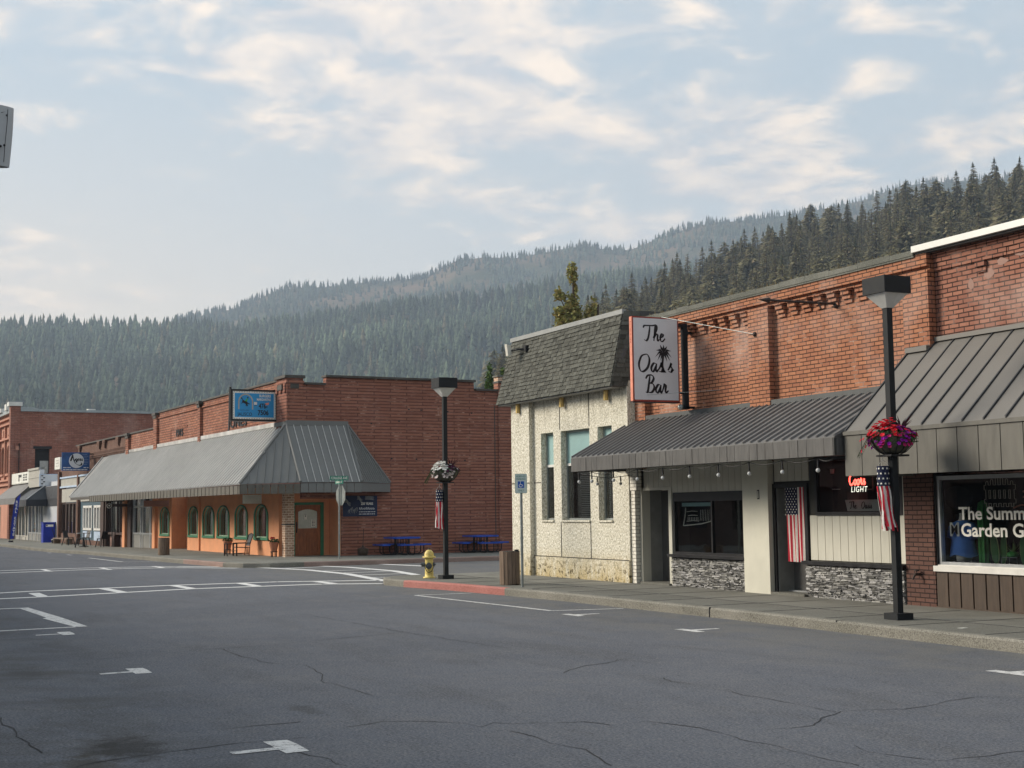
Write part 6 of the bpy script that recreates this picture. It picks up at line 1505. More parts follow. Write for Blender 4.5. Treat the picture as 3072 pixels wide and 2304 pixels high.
# ---------- signs on the roofline
g = Thing('restaurant_sign', 'sky blue restaurant sign with horse rider emblem and phone number projecting from the brick corner', 'sign', (-1.2, -.9, 5.0), FL)
S0, T0, T1, Z0, Z1 = -1.2, -1.76, -.05, 5.03, 6.13
b = MB(); b.mat('black_frame'); b.box(S0 - .25, S0, T0 - .02, T1 + .02, Z0 - .02, Z1 + .02); b.cyl((S0 - .1, T0 + .0, Z0), (S0 - .1, T0, Z1 + .1), .045, .045, 8); b.build('cabinet', g)
b = MB(); b.mat('panel_white'); b.box(S0 + .001, S0 + .006, T0 + .06, T1 - .06, Z0 + .05, Z1 - .05); b.mat('sign_sky'); b.box(S0 + .006, S0 + .01, T0 + .13, T1 - .13, Z0 + .12, Z1 - .12)
b.mat('sign_wood'); 
for k in range(17): b.box(S0 + .006, S0 + .009, T0 + .10 + k * .093, T0 + .13 + k * .093, Z1 - .085, Z1 - .06); b.box(S0 + .006, S0 + .009, T0 + .10 + k * .093, T0 + .13 + k * .093, Z0 + .06, Z0 + .085)
for k in range(11): b.box(S0 + .006, S0 + .009, T0 + .068, T0 + .09, Z0 + .1 + k * .085, Z0 + .12 + k * .085); b.box(S0 + .006, S0 + .009, T1 - .09, T1 - .068, Z0 + .1 + k * .085, Z0 + .12 + k * .085)
b.build('sign_face', g)
U, V_, NN = (0, 1, 0), (0, 0, 1), (1, 0, 0)
L = MB(); L.mat('ink'); so_ = S0 + .01
text_on(L, 'JALISCO', .17, (so_, T0 + .50, Z0 + .22), U, V_, NN, sx=.86, bold=.01); text_on(L, '476-', .24, (so_, T0 + 1.18, Z0 + .52), U, V_, NN, sx=.75, bold=.03); text_on(L, '7506', .24, (so_, T0 + 1.18, Z0 + .28), U, V_, NN, sx=.85, bold=.03)
L.mat('sign_navy'); text_on(L, 'FIESTA EN', .075, (so_, T0 + .48, Z0 + .36), U, V_, NN)
L.mat('panel_white'); text_on(L, 'BURGERS', .13, (so_, T0 + 1.25, Z1 - .21), U, V_, NN, sx=.8, bold=.03); text_on(L, 'MARGARITAS', .12, (so_, T0 + 1.2, Z1 - .34), U, V_, NN, sx=.72, bold=.03)
L.build('lettering', g)
E_ = MB(); E_.mat('panel_beige')
n = 22
for k in range(n):
    a0 = math.pi * k / n; a1 = math.pi * (k + 1) / n; c0, r1, r2 = (T0 + .53, Z0 + .66), .23, .28
    E_.quad((so_ + .004, c0[0] + r1 * math.cos(a0), c0[1] + r1 * 1.1 * math.sin(a0)), (so_ + .004, c0[0] + r2 * math.cos(a0), c0[1] + r2 * 1.1 * math.sin(a0)), (so_ + .004, c0[0] + r2 * math.cos(a1), c0[1] + r2 * 1.1 * math.sin(a1)), (so_ + .004, c0[0] + r1 * math.cos(a1), c0[1] + r1 * 1.1 * math.sin(a1)))
for d in (-1, 1): E_.box(so_ + .002, so_ + .004, T0 + .53 + d * .23, T0 + .53 + d * .28, Z0 + .40, Z0 + .66)
E_.mat('ink')
horse = [(-.20, .16), (-.15, .17), (-.11, .08), (-.04, .03), (.06, .0), (.12, -.06), (.22, -.10), (.14, -.115), (.08, -.09), (.11, -.17), (.05, -.22), (.06, -.16), (.0, -.2), (.02, -.12), (-.05, -.07), (-.12, -.05), (-.19, -.12), (-.15, -.03), (-.13, .06), (-.16, .11), (-.21, .13)]
E_.add([(so_ + .006, T0 + .52 + p[0] * .85, Z0 + .68 + p[1] * .85) for p in horse], [tuple(range(len(horse)))])
E_.mat('cactus_green'); E_.add([(so_ + .008, T0 + .52 + p[0], Z0 + .68 + p[1]) for p in [(-.02, .02), (.05, .0), (.08, .07), (.09, .12), (.03, .09)]], [(0, 1, 2, 3, 4)])
E_.mat('ink'); E_.cyl((so_ + .006, T0 + .605, Z0 + .82), (so_ + .009, T0 + .605, Z0 + .82), .028, .028, 10)
E_.mat('panel_white'); E_.box(so_ + .002, so_ + .005, T0 + .84, T0 + .95, Z1 - .53, Z1 - .43); E_.mat('ink'); E_.box(so_ + .002, so_ + .006, T0 + .86, T0 + .94, Z1 - .56, Z1 - .54)
E_.mat('sign_orange'); E_.add([(so_ + .004, T0 + 1.32 + p[0], Z1 - .5 + p[1]) for p in [(-.08, .03), (-.03, -.04), (.06, -.02), (.09, .06), (.02, .05)]], [(0, 1, 2, 3, 4)])
E_.build('horse_rider_emblem', g)
b = MB(); b.mat('black_frame'); b.box(S0 - .2, S0 - .05, T1 + .02, -.0, 5.0, 5.1); b.box(S0 - .18, S0 - .1, T1, 0.02, Z1 - .1, Z1 - .04); b.build('bracket', g)

g = Thing('blue_banner_sign', 'navy sign with a white moon disc and black script name projecting over the far shops', 'sign', (-33, -.95, 4.2), FL)
S0, T0, T1, Z0, Z1 = -33.0, -1.70, -.20, 4.19, 5.21
b = MB(); b.mat('sign_navy'); b.box(S0 - .12, S0, T0, T1, Z0, Z1); b.build('board', g)
b = MB(); b.mat('sign_white'); b.cyl((S0 + .001, -.92, Z0 + .55), (S0 + .008, -.92, Z0 + .55), .41, .41, 36); b.build('moon_disc', g)
L = MB(); L.mat('ink'); (gv, gf), W_ = script_geo('A', 0.17, .12, .55); put(L, gv, gf, (S0 + .009, -1.12, Z0 + .53), U, V_, NN); (gv, gf), W_ = script_geo('ugers', 0.115, .2, .45); put(L, gv, gf, (S0 + .009, -.82, Z0 + .55), U, V_, NN)
L.mat('sign_white')
q = random.Random(6)
for row, zz in ((0, Z0 + .17), (1, Z0 + .06)):
    x_ = T0 + .06
    while x_ < T1 - .1:
        l_ = q.uniform(.08, .22)
        if row == 1 or not (-1.2 < x_ < -.65): L.box(S0 + .001, S0 + .005, x_, min(x_ + l_, T1 - .05), zz - .022, zz + .022)
        x_ += l_ + .035
L.mat('blue_white')
for k in range(7): L.box(S0 + .001, S0 + .004, T1 - .5 + q.uniform(0, .2), T1 - .15 + q.uniform(0, .1), Z0 + .35 + k * .09, Z0 + .36 + k * .09)
L.build('lettering', g)
b = MB(); b.mat('steel_rust'); b.box(S0 - .1, S0 - .04, -.2, .02, Z1 - .12, Z1 - .06); b.box(S0 - .1, S0 - .04, -.2, .02, Z0 + .02, Z0 + .08); b.build('bracket', g)
g = Thing('white_box_sign', 'small white box sign just behind the navy moon sign', 'sign', (-34.5, -1.6, 4.4), FL)
b = MB(); b.mat('panel_white'); b.box(-36.0, -34.4, -1.55, -1.35, 4.33, 5.0); b.mat('blind_grey')
for k in range(3): b.box(-35.6, -34.8, -1.56, -1.551, 4.5 + k * .16, 4.53 + k * .16)
b.build('box', g); b = MB(); b.mat('steel_rust'); b.box(-34.9, -34.8, -1.35, 0.02, 4.3, 4.36); b.build('bracket', g)
# banner on the side wall
g = Thing('side_wall_banner', 'navy anniversary banner with flag stripes and 250 YEARS lettering on the dark brick side wall', 'banner', (0.03, 2.6, 1.5), FL)
b = MB(); b.mat('banner_navy'); n = 14
for i in range(n):
    a0 = 2.01 + 1.33 * i / n; a1 = 2.01 + 1.33 * (i + 1) / n; f = lambda u: .03 + .012 * math.sin(u * 9)
    b.quad((f(a0), a0, 1.545), (f(a1), a1, 1.545), (f(a1), a1, 2.29), (f(a0), a0, 2.29)); b.quad((f(a1) - .01, a1, 1.545), (f(a0) - .01, a0, 1.545), (f(a0) - .01, a0, 2.29), (f(a1) - .01, a1, 2.29))
b.build('cloth', g)
L = MB(); L.mat('letter_white'); text_on(L, '250 YEARS', .125, (.046, 2.93, 2.0), U, V_, NN, sx=.82, bold=.02); L.mat('sign_white'); text_on(L, 'DECLARE', .12, (.046, 2.93, 1.83), U, V_, NN, sx=.85, shear=.3) if 0 else None
(gv, gf), W_ = script_geo('BaBaosire', .072, .2, .35); put(L, gv, gf, (.046, 2.93, 1.79), U, V_, NN) if 0 else None
q = random.Random(12)
for k in range(9): a = 2.63 + k * .068; vs, fs = stroke_geo([[(0, 0), (.012, .11 * q.uniform(.6, 1)), (.04, .05 * q.uniform(.4, 1)), (.055, .005)]], .008, .018, 70); put(L, vs, fs, (.046, a, 1.78), U, V_, NN)
for zz in (1.71, 1.63):
    x_ = 2.62
    while x_ < 3.24: l_ = q.uniform(.03, .12); L.box(.045, .047, x_, min(x_ + l_, 3.25), zz - .012, zz + .012); x_ += l_ + .02
L.mat('blind_grey')
for (a0, z0, a1, z1) in ((2.03, 2.16, 2.30, 2.04), (2.55, 2.26, 2.75, 2.16), (2.85, 2.26, 3.2, 2.24)):
    for k in range(4): vs, fs = stroke_geo([[(a0, z0 - k * .035), (a0 + (a1 - a0) * .35, z0 - k * .035 + .01), (a0 + (a1 - a0) * .7, z1 + .02 - k * .035), (a1, z1 - k * .035)]], .010, .014, 0); put(L, vs, fs, (.046, 0, 0), U, V_, NN)
for k in range(6): vs, fs = stroke_geo([[(0, 0), (.01, .09), (.05, .13), (.06, .02), (.09, -.02)]], .006, .012, 60); put(L, vs, fs, (.046, 2.2 + k * .06, 1.66 + .04 * (k % 3)), U, V_, NN)
L.build('lettering', g)

# ---------- low corner shop and the tall brick hotel beyond
g = Thing('white_corner_shop', 'low pale shop with black hipped awning and cream signboards beyond the brown brick front', 'building', (-50, 0, 0), FL)
b = MB(); b.mat('wall_greywhite'); b.box(-48.3, -42.8, 0, .3, -.6, 3.6); b.box(-60.2, -42.8, .3, 8, -.6, 3.9); b.build('wall', g)
b = MB(); b.mat('panel_white'); b.box(-60.4, -52.2, -.2, .1, 3.97, 4.74); b.box(-60.35, -52.25, -.22, -.2, 4.02, 4.06)
b.mat('panel_beige'); b.box(-52.1, -48.0, -.35, .1, 3.60, 4.72); b.box(-52.1, -47.9, -.42, .1, 4.72, 4.86); b.box(-52.0, -48.0, -.38, -.35, 4.2, 4.24)
b.mat('blue_white'); b.box(-48.0, -47.9, -.35, .95, 3.62, 4.42); b.mat('sign_white'); b.box(-47.9, -47.88, -.3, .9, 3.66, 4.38); b.box(-48.0, -47.9, -.35, -.05, 4.42, 4.86); b.build('signboards', g)
b = MB(); b.mat('ink'); b.box(-57.2, -56.8, -.206, -.2, 4.15, 4.62); b.box(-56.8, -55.9, -.206, -.2, 4.42, 4.6)
for k in range(2):
    for j in range(3): b.box(-55.2 + k * .9, -54.6 + k * .9, -.206, -.2, 4.15 + j * .17, 4.26 + j * .17)
for k in range(5): b.box(-47.88, -47.87, -.25 + (k % 2) * .12, -.12 + (k % 2) * .12, 3.75 + k * .13, 3.82 + k * .13)
b.build('sign_marks', g)
b = MB(); b.mat('awning_grey'); b.slab([(-60.4, -.05, 3.95), (-52.2, -.05, 3.95), (-51.0, -1.35, 2.92), (-60.4, -1.35, 2.92)], (0, 0, -.04)); b.box(-60.4, -51.0, -1.37, -1.33, 2.5, 2.90)
b.mat('awning_black'); b.slab([(-52.1, -.08, 3.58), (-47.62, -.08, 3.62), (-46.62, -1.35, 2.74), (-50.9, -1.35, 2.74)], (0, 0, -.04)); b.slab([(-47.62, -.08, 3.62), (-47.62, .9, 3.64), (-46.62, .7, 2.75), (-46.62, -1.35, 2.74)], (0, 0, -.04)); b.box(-50.9, -46.62, -1.37, -1.33, 2.32, 2.72); b.box(-46.66, -46.62, -1.33, -.045, 2.32, 2.72)
b.slab([(-47.62, -.02, 3.58), (-42.9, -.02, 3.58), (-42.9, -.06, 2.76), (-46.6, -.06, 2.76)], (0, -.03, 0)); b.box(-46.6, -42.8, -.07, -.001, 2.34, 2.75)
b.mat('flashing_light'); b.tube([(-47.62, -.08, 3.65), (-46.62, -1.35, 2.77)], .04, 5); b.tube([(-52.1, -.08, 3.61), (-47.62, -.08, 3.65)], .04, 5)
b.build('awning', g)
pane_wall(g, -60.0, -54.5, -.6, 2.4, .1, [-60, -58.4, -57.2, -55.6, -54.6], 'panel_beige', low=.3, infill='panel_beige', fw=.25)
pane_wall(g, -54.4, -48.4, -.6, 2.4, .1, [-54.4, -53.0, -51.5, -50.4, -49.8, -48.4], 'alu_frame', low=.55, infill='grey_panel', fw=.2)
g = Thing('brick_hotel_building', 'tall two storey red brick building with pale parapet and arched windows at the far left', 'building', (-60.3, 0, 0), FL)
w = MB(); w.mat('brick_hotel')
wall(w, 'y', 0.02, 30, -.8, 9.38, -60.6, -60.32, [(1.42, 2.45, 4.8, 6.62)])
w.box(-60.9, -60.25, -.35, .35, -.8, 9.75)
w.build('side_wall', g)
ws = [(-74.6 + k * 2.65, -73.3 + k * 2.65) for k in range(-3, 6)]
w = MB(); w.mat('hotel_stone'); wall(w, 'x', -95, -60.9, -.8, 9.3, 0.0, .3, [(a_, e, 4.9, 7.0) for a_, e in ws])
for a_, e in ws: spandrel(w, a_, e, 4.9, 7.0, 6.5, 0.0, .3, 10); w.box(a_ - .42, a_ - .2, -.15, -.001, 4.4, 8.4); w.box(a_ - .1, e + .1, -.12, -.001, 4.72, 4.88); w.box(a_ + .3, e - .3, -.05, -.001, 7.75, 8.2)
for z in (3.95, 4.3, 7.4, 8.5, 8.9): w.box(-95, -60.95, -.22, -.001, z, z + .13)
w.build('front_wall', g)
for a_, e in ws[4:]:
    f = MB(); f.mat('interior_dark'); f.box(a_, e, .25, .28, 4.9, 7.0); f.mat('black_frame'); f.box((a_ + e) / 2 - .04, (a_ + e) / 2 + .04, .2, .25, 4.9, 7.0); f.build('window', g)
c = MB(); c.mat('grey_parapet'); c.box(-60.7, -60.2, .35, 1.1, 9.381, 9.72); c.hexa([(-60.7, 1.1, 9.381), (-60.2, 1.1, 9.381), (-60.2, 1.7, 9.381), (-60.7, 1.7, 9.381), (-60.7, 1.1, 9.72), (-60.2, 1.1, 9.72), (-60.2, 1.7, 9.56), (-60.7, 1.7, 9.56)]); c.box(-60.7, -60.2, 1.7, 10.4, 9.381, 9.56)
c.box(-95, -60.9, -.3, .35, 9.301, 9.55); c.mat('white_coping'); c.box(-61.05, -60.15, -.5, .45, 9.76, 10.05); c.box(-62.6, -61.8, -.45, .3, 9.55, 10.0); c.box(-66.5, -64.5, -.45, .3, 9.55, 9.85); c.box(-60.75, -60.15, 10.41, 12.3, 9.2, 9.5); c.box(-60.9, -60.3, 5.2, 5.75, 9.56, 9.66)
c.build('parapet', g)
f = MB(); f.mat('black_frame'); f.box(-60.33, -60.28, 1.28, 2.6, 6.63, 6.82); f.mat('interior_dark'); f.box(-60.58, -60.55, 1.4, 2.5, 4.8, 6.63); f.mat('blind_grey'); f.box(-60.54, -60.52, 1.8, 2.4, 4.85, 5.75); f.build('side_window', g)
pane_wall(g, -94, -61, -.8, 3.9, .1, [-94 + k * 1.5 for k in range(23)], 'hotel_stone', low=.2, infill='hotel_stone', fw=.3)

# ---------- brick row across the street behind the camera's left (only seen in reflections) and the sign hanging off it
g = Thing('brick_row_across', 'brown brick row across the street reflected in the shop glass', 'building', (-50, -3, 0))
w = MB(); w.mat('brick_across'); ho = [(-95 + k * 4.2, -92.4 + k * 4.2, .8, 2.4) for k in range(26)]
wall(w, 'x', -98, 22, -.4, 5.2, -3.0, -2.62, ho); w.build('wall', g)
for h in ho: f = MB(); f.mat('interior_dark'); f.box(h[0], h[1], -2.9, -2.86, h[2], h[3]); f.build('window', g)
g = Thing('near_hanging_sign', 'pale rounded metal sign cut off by the left edge of the view', 'sign', (-12, .3, 4.6))
b = MB(); b.mat('wall_greywhite'); vs = []; fs = []; n = 20
prof = []
for z in np.linspace(4.575, 5.07, 12): prof.append(z)
for z in prof:
    k = (z - 4.575) / .495
    for i in range(n):
        a = 2 * math.pi * i / n; vs.append((-11.95 + .07 * math.sin(a), .62 + (.548 + .026 * k + .006 * math.sin(3 * k)) * math.copysign(abs(math.cos(a)) ** .45, math.cos(a)), z + (.018 * (1 - abs(math.cos(a))) if z > 5.05 else 0)))
for k in range(11):
    for i in range(n): j = (i + 1) % n; fs.append((k * n + i, k * n + j, (k + 1) * n + j, (k + 1) * n + i))
fs.append(tuple(range(n))); fs.append(tuple(11 * n + i for i in range(n)))
b.add(vs, fs); b.build('body', g)
b = MB(); b.mat('ink'); b.tube([(-11.88, 1.118, 4.60), (-11.88, 1.125, 4.75), (-11.88, 1.138, 4.92), (-11.88, 1.142, 5.04)], .003, 5); b.add([(-11.875, 1.09, 5.01), (-11.875, 1.123, 5.018), (-11.875, 1.09, 5.003)], [(0, 1, 2)]); b.ball((-11.88, 1.135, 4.99), .009, 6); b.ball((-11.88, 1.12, 4.74), .010, 6); b.ball((-11.88, 1.09, 4.73), .012, 6); b.build('seams', g)
b = MB(); b.mat('black_frame'); b.cyl((-11.95, .4, 5.05), (-11.95, .4, 5.3), .02, .02, 6); b.tube([(-11.95, .8, 5.1), (-11.95, .4, 5.3), (-11.95, -2.6, 5.4)], .02, 6); b.build('bracket', g)
# ================================================================== STREET FURNITURE
def lamp_post(x, y, label, hgt):
    g = Thing('street_lamp', label, 'street lamp', (x, y, .15), None, 'square headed street lamps')
    z = .15
    b = MB(); b.mat('lamp_black'); b.box(x - .048, x + .048, y - .048, y + .048, z + .09, hgt - .42); b.build('pole', g)
    b = MB(); b.mat('lamp_black'); b.box(x - .14, x + .14, y - .14, y + .14, z, z + .09); b.build('base_plate', g)
    b = MB(); b.mat('lamp_black'); b.box(x - .235, x + .235, y - .235, y + .235, hgt - .235, hgt); b.box(x - .1, x + .1, y - .1, y + .1, hgt + .0005, hgt + .015); b.build('lamp_head', g)
    b = MB(); b.mat('lamp_lens'); b.hexa([(x - .058, y - .058, hgt - .43), (x + .058, y - .058, hgt - .43), (x + .058, y + .058, hgt - .43), (x - .058, y + .058, hgt - .43), (x - .205, y - .205, hgt - .236), (x + .205, y - .205, hgt - .236), (x + .205, y + .205, hgt - .236), (x - .205, y + .205, hgt - .236)]); b.build('lens', g)
    b = MB(); b.mat('steel_rust'); b.tube([(x - .06, y - .03, 3.9), (x - .065, y - .02, 3.2), (x - .062, y - .03, 2.95)], .008, 5); b.build('conduit', g)
    return g
lamp_post(-15.45, 13.24, 'black square headed street lamp in front of the gift shop window', 4.92)
lamp_post(-30.28, 12.68, 'black square headed street lamp beside the yellow hydrant', 4.81)
def basket(x, y, zt, label, red, seed, R=.315, H=.27):
    g = Thing('hanging_basket', label, 'flower basket', (x, y, zt - H), None)
    q = random.Random(seed)
    b = MB(); b.mat('basket_liner'); b.lathe([(.07, -H), (R * .55, -H * .86), (R * .82, -H * .55), (R * .97, -.2 * H), (R, 0), (R * .9, .01), (.02, -.01)], (x, y, zt), 28); b.build('liner', g, smooth=True)
    b = MB(); b.mat('black_plastic'); n = 14
    for k in range(n):
        a = 2 * math.pi * k / n; pr = [(R * 1.02, 0), (R * 1.0, -.2 * H), (R * .86, -.55 * H), (R * .58, -.88 * H), (.1, -H * 1.02)]
        b.tube([(x + r * math.cos(a), y + r * math.sin(a), zt + z) for r, z in pr], .006, 4)
    b.lathe([(R * 1.03, -.006), (R * 1.05, 0), (R * 1.03, .006)], (x, y, zt), 28); b.box(x - .16, x + .16, y - .16, y + .16, zt - H - .03, zt - H - .004); b.build('basket_frame', g)
    b = MB(); b.mat('leaf')
    for k in range(520):
        a = q.uniform(0, 6.28); r = R * math.sqrt(q.random()) * 1.12; z = zt + q.uniform(-.02, .10) * (1.3 - r / R) + (0 if r < R else -q.uniform(0, .12)); s = q.uniform(.015, .035); gcol = q.uniform(.5, 1.4); b.color((.035 * gcol, .085 * gcol, .03 * gcol))
        d = Vector((q.uniform(-1, 1), q.uniform(-1, 1), q.uniform(-.3, 1))).normalized() * s; e = Vector((q.uniform(-1, 1), q.uniform(-1, 1), q.uniform(-1, 1))).normalized() * s * .6; c = Vector((x + r * math.cos(a), y + r * math.sin(a), z)); b.add([c - d, c + e, c + d, c - e], [(0, 1, 2, 3)])
    for st in range(7):     # trailing stems at the street side
        a = q.uniform(3.6, 4.6); p = Vector((x + R * math.cos(a), y + R * math.sin(a), zt))
        for k in range(9):
            p2 = p + Vector((math.cos(a) * .018, math.sin(a) * .018, -.028 - .01 * q.random())); s = .018; b.color((.05, .09, .04)); b.add([p, p2, p2 + Vector((s, -s, .01)), p + Vector((s, -s, 0))], [(0, 1, 2, 3)]); p = p2
    b.color((1, 1, 1)); b.build('foliage', g)
    b = MB(); b.mat('petal')
    def flower(c, s, col):
        c = Vector(c); nrm = Vector((c.x - x, c.y - y, (c.z - zt + .25) * 1.3)).normalized(); u = nrm.orthogonal().normalized(); v = nrm.cross(u); gg = q.uniform(.75, 1.2); b.color(tuple(min(1, cc * gg) for cc in col)); a0 = q.uniform(0, 1)
        pts = [c + nrm * -.008] + [c + (u * math.cos(a0 + k * math.pi / 5) + v * math.sin(a0 + k * math.pi / 5)) * (s * (1 if k % 2 == 0 else .72)) + nrm * .006 for k in range(10)]
        b.add(pts, [(0, k + 1, (k + 1) % 10 + 1) for k in range(10)])
    for k in range(210):
        a = q.uniform(0, 6.28); r = R * math.sqrt(q.random()) * 1.1; lx = math.cos(a) * .43 + math.sin(a) * .9     # + = right in view
        lat = r * lx
        hgt = .19 * max(0, 1 - (r / (R * 1.15)) ** 2) * (1.25 if lat < 0 else .75)
        z = zt + .005 + hgt * q.uniform(.5, 1.1) - (.05 * q.random() if r > R * .9 else 0)
        if red: col = (.62, .012, .03) if lat < .02 or q.random() < .25 else ((.30, .012, .30) if q.random() < .7 else (.5, .02, .12))
        else: col = (.80, .80, .76) if lat < .06 or q.random() < .2 else (.09, .008, .05)
        flower((x + r * math.cos(a), y + r * math.sin(a), z), q.uniform(.026, .042), col)
    for k in range(44):
        a = q.uniform(3.3, 6.6); z = zt - q.uniform(.02, .17); r = R * (1.08 - (zt - z) * .6); col = ((.35, .01, .42) if q.random() < .6 else (.5, .02, .15)) if red else ((.78, .70, .68) if q.random() < .8 else (.1, .01, .05)); flower((x + r * math.cos(a), y + r * math.sin(a), z), .033, col)
    if red:
        for (lat, dz) in ((-.40, -.07), (-.33, -.16), (-.39, -.22), (-.36, -.05)): flower((x + lat * .43, y + lat * .9 - .05, zt + dz), .03, (.55, .02, .05))
    b.color((1, 1, 1)); b.build('blossoms', g)
    b = MB(); b.mat('leaf'); 
    for k in range(16):
        a = q.uniform(-1.2, 1.2); el = q.uniform(.75, 1.5); L = q.uniform(.20, .36); w = .012; lat = math.sin(a); d = Vector((.43 * lat + .1 * q.uniform(-1, 1), .9 * lat, 1.6)).normalized(); c = Vector((x + .05, y + .13, zt + .02)); sd = Vector((.43, .9, 0)) * w; b.color((.075, .018, .028) if red or q.random() < .6 else (.3, .2, .13))
        m_ = c + d * L * .55; e_ = c + d * L + Vector((0, .10 * lat * L * 3, -.03)); b.add([c - sd * .7, c + sd * .7, m_ + sd, m_ - sd, e_], [(0, 1, 2, 3), (3, 2, 4)])
    b.color((1, 1, 1)); b.build('spiky_leaves', g)
basket(-15.45, 13.24, 2.70, 'red and purple flower basket on the lamp by the gift shop', True, 21)
basket(-30.28, 12.68, 2.66, 'white and wine red flower basket on the lamp by the hydrant', False, 22)
def windsock(x, y, zt, label, blow, seed):
    g = Thing('windsock', label, 'windsock', (x, y, zt - 1.1), None)
    q = random.Random(seed); n = 16; R = .082; b = MB(); b.mat('cloth'); zt2 = zt - .15
    for k in range(n):
        a0, a1 = 2 * math.pi * k / n, 2 * math.pi * (k + 1) / n
        for j in range(4):
            b.color((.02, .025, .06)); z0 = zt2 - .07 * j; z1 = z0 - .07; b.quad((x + R * math.cos(a0), y + R * math.sin(a0), z0), (x + R * math.cos(a1), y + R * math.sin(a1), z0), (x + R * math.cos(a1), y + R * math.sin(a1), z1), (x + R * math.cos(a0), y + R * math.sin(a0), z1))
    zb = zt2 - .28
    for k in range(n):
        a0, a1 = 2 * math.pi * k / n, 2 * math.pi * (k + .92) / n; b.color((.55, .02, .045) if k % 2 else (.78, .76, .73)); L = .60 + q.uniform(-.04, .04); pv = None
        for j in range(9):
            f = j / 8; rr2 = R * (1 + .25 * f); ox = blow[0] * f + .012 * math.sin(f * 6 + k); oy = blow[1] * f + .012 * math.cos(f * 5 + k * 2)
            cur = ((x + rr2 * math.cos(a0) + ox, y + rr2 * math.sin(a0) + oy, zb - L * f), (x + rr2 * math.cos(a1) + ox, y + rr2 * math.sin(a1) + oy, zb - L * f))
            if pv: b.quad(pv[0], pv[1], cur[1], cur[0])
            pv = cur
    b.color((1, 1, 1)); b.build('streamers', g)
    s = MB(); s.mat('letter_white')
    for k in range(9):
        for j in range(4): a = 2 * math.pi * (k + .5 * (j % 2)) / 9; c = (x + (R + .004) * math.cos(a), y + (R + .004) * math.sin(a), zt2 - .035 - .07 * j); star(s, c, .019, (-math.sin(a), math.cos(a), 0), (0, 0, 1))
    s.build('stars', g)
    s = MB(); s.mat('rope_white'); s.tube([(x, y, zt), (x, y, zt - .06)], .004, 4)
    for a in (0.5, 2.6, 4.7): s.tube([(x, y, zt - .06), (x + R * math.cos(a), y + R * math.sin(a), zt2)], .003, 4)
    s.build('strings', g)
windsock(-15.50, 13.10, 2.42, 'stars and stripes windsock hanging under the basket by the gift shop', (.03, .06), 1)
windsock(-30.34, 12.56, 2.36, 'stars and stripes windsock hanging under the basket by the hydrant', (0, 0), 2)
b = MB(); 
# hydrant
hx, hy = -30.89, 12.51; g = Thing('fire_hydrant', 'yellow fire hydrant with grey side caps on the red kerbed corner', 'hydrant', (hx, hy, .15))
b = MB(); b.mat('hydrant_yellow'); b.lathe([(.145, 0), (.145, .03), (.105, .035), (.10, .10), (.095, .42), (.105, .47), (.155, .475), (.155, .50), (.11, .51), (.115, .55), (.10, .60), (.065, .645), (.03, .66), (.001, .665)], (hx, hy, .15), 24); 
for a in range(8): aa = a * math.pi / 4 + .2; b.cyl((hx + .14 * math.cos(aa), hy + .14 * math.sin(aa), .62), (hx + .14 * math.cos(aa), hy + .14 * math.sin(aa), .665), .012, .012, 6)
b.build('body', g, smooth=True)
b = MB(); b.mat('hydrant_grey')
R3 = Vector((.43, .90, 0)); Ff = Vector((.9, -.43, 0))
for d, rr2, L, z in ((-R3, .055, .18, .47), (Ff, .075, .17, .44), (R3, .05, .13, .47)):
    p = Vector((hx, hy, z)); b.cyl(p + d * .08, p + d * L, rr2, rr2, 12); b.cyl(p + d * L, p + d * (L + .025), rr2 * .5, rr2 * .4, 5)
b.build('caps', g)
b = MB(); b.mat('black_plastic'); b.cyl((hx, hy, .81), (hx, hy, .85), .03, .022, 5); b.lathe([(.15, 0), (.15, .02), (.1, .021)], (hx, hy, .13), 20)
c0 = Vector((hx, hy, .42)); pts = [c0 + R3 * -.1 + Ff * .12 + Vector((0, 0, 0)), c0 + R3 * -.05 + Ff * .14 + Vector((0, 0, -.10)), c0 + Ff * .13 + Vector((0, 0, -.14)), c0 + R3 * .07 + Ff * .12 + Vector((0, 0, -.10)), c0 + R3 * .11 + Ff * .08]; b.tube(pts, .008, 5); b.build('chain', g)
# slatted bins
def bin_(x, y, zb, R, H, label, frame=None):
    g = Thing('litter_bin', label, 'litter bin', (x, y, zb), frame, 'round slatted wooden litter bins')
    q = random.Random(int(abs(x) * 10)); b = MB(); b.mat('slat_wood'); n = 15
    for k in range(n):
        a = 2 * math.pi * k / n; w = math.pi / n * .86; r0, r1 = R - .025, R + q.uniform(-.004, .006); z0, z1 = zb + q.uniform(0.0, .02), zb + H + q.uniform(-.012, .012)
        P = [(x + r * math.cos(a + s), y + r * math.sin(a + s)) for r, s in ((r0, -w), (r0, w), (r1, w), (r1, -w))]; b.hexa([(*p, z0) for p in P] + [(*p, z1) for p in P])
    b.build('slats', g)
    b = MB(); b.mat('slat_dark'); b.cyl((x, y, zb + .01), (x, y, zb + H - .04), R - .028, R - .028, 20); b.build('liner', g)
    b = MB(); b.mat('slat_dark'); b.lathe([(R - .06, 0), (R - .005, .004), (R - .005, .02), (R - .06, .03)], (x, y, zb + H - .02), 20); b.build('rim', g)
    return g
g = bin_(-26.99, 12.76, .15, .215, .70, 'round wooden slatted litter bin beside the parking sign post')
b = MB(); b.mat('black_plastic'); b.box(-26.88, -26.84, 12.82, 12.9, .84, .89); b.build('lid_latch', g)
bin_(-6.69, -2.72, .15, .215, .655, 'round wooden slatted litter bin at the kerb by the orange shopfront', FL)
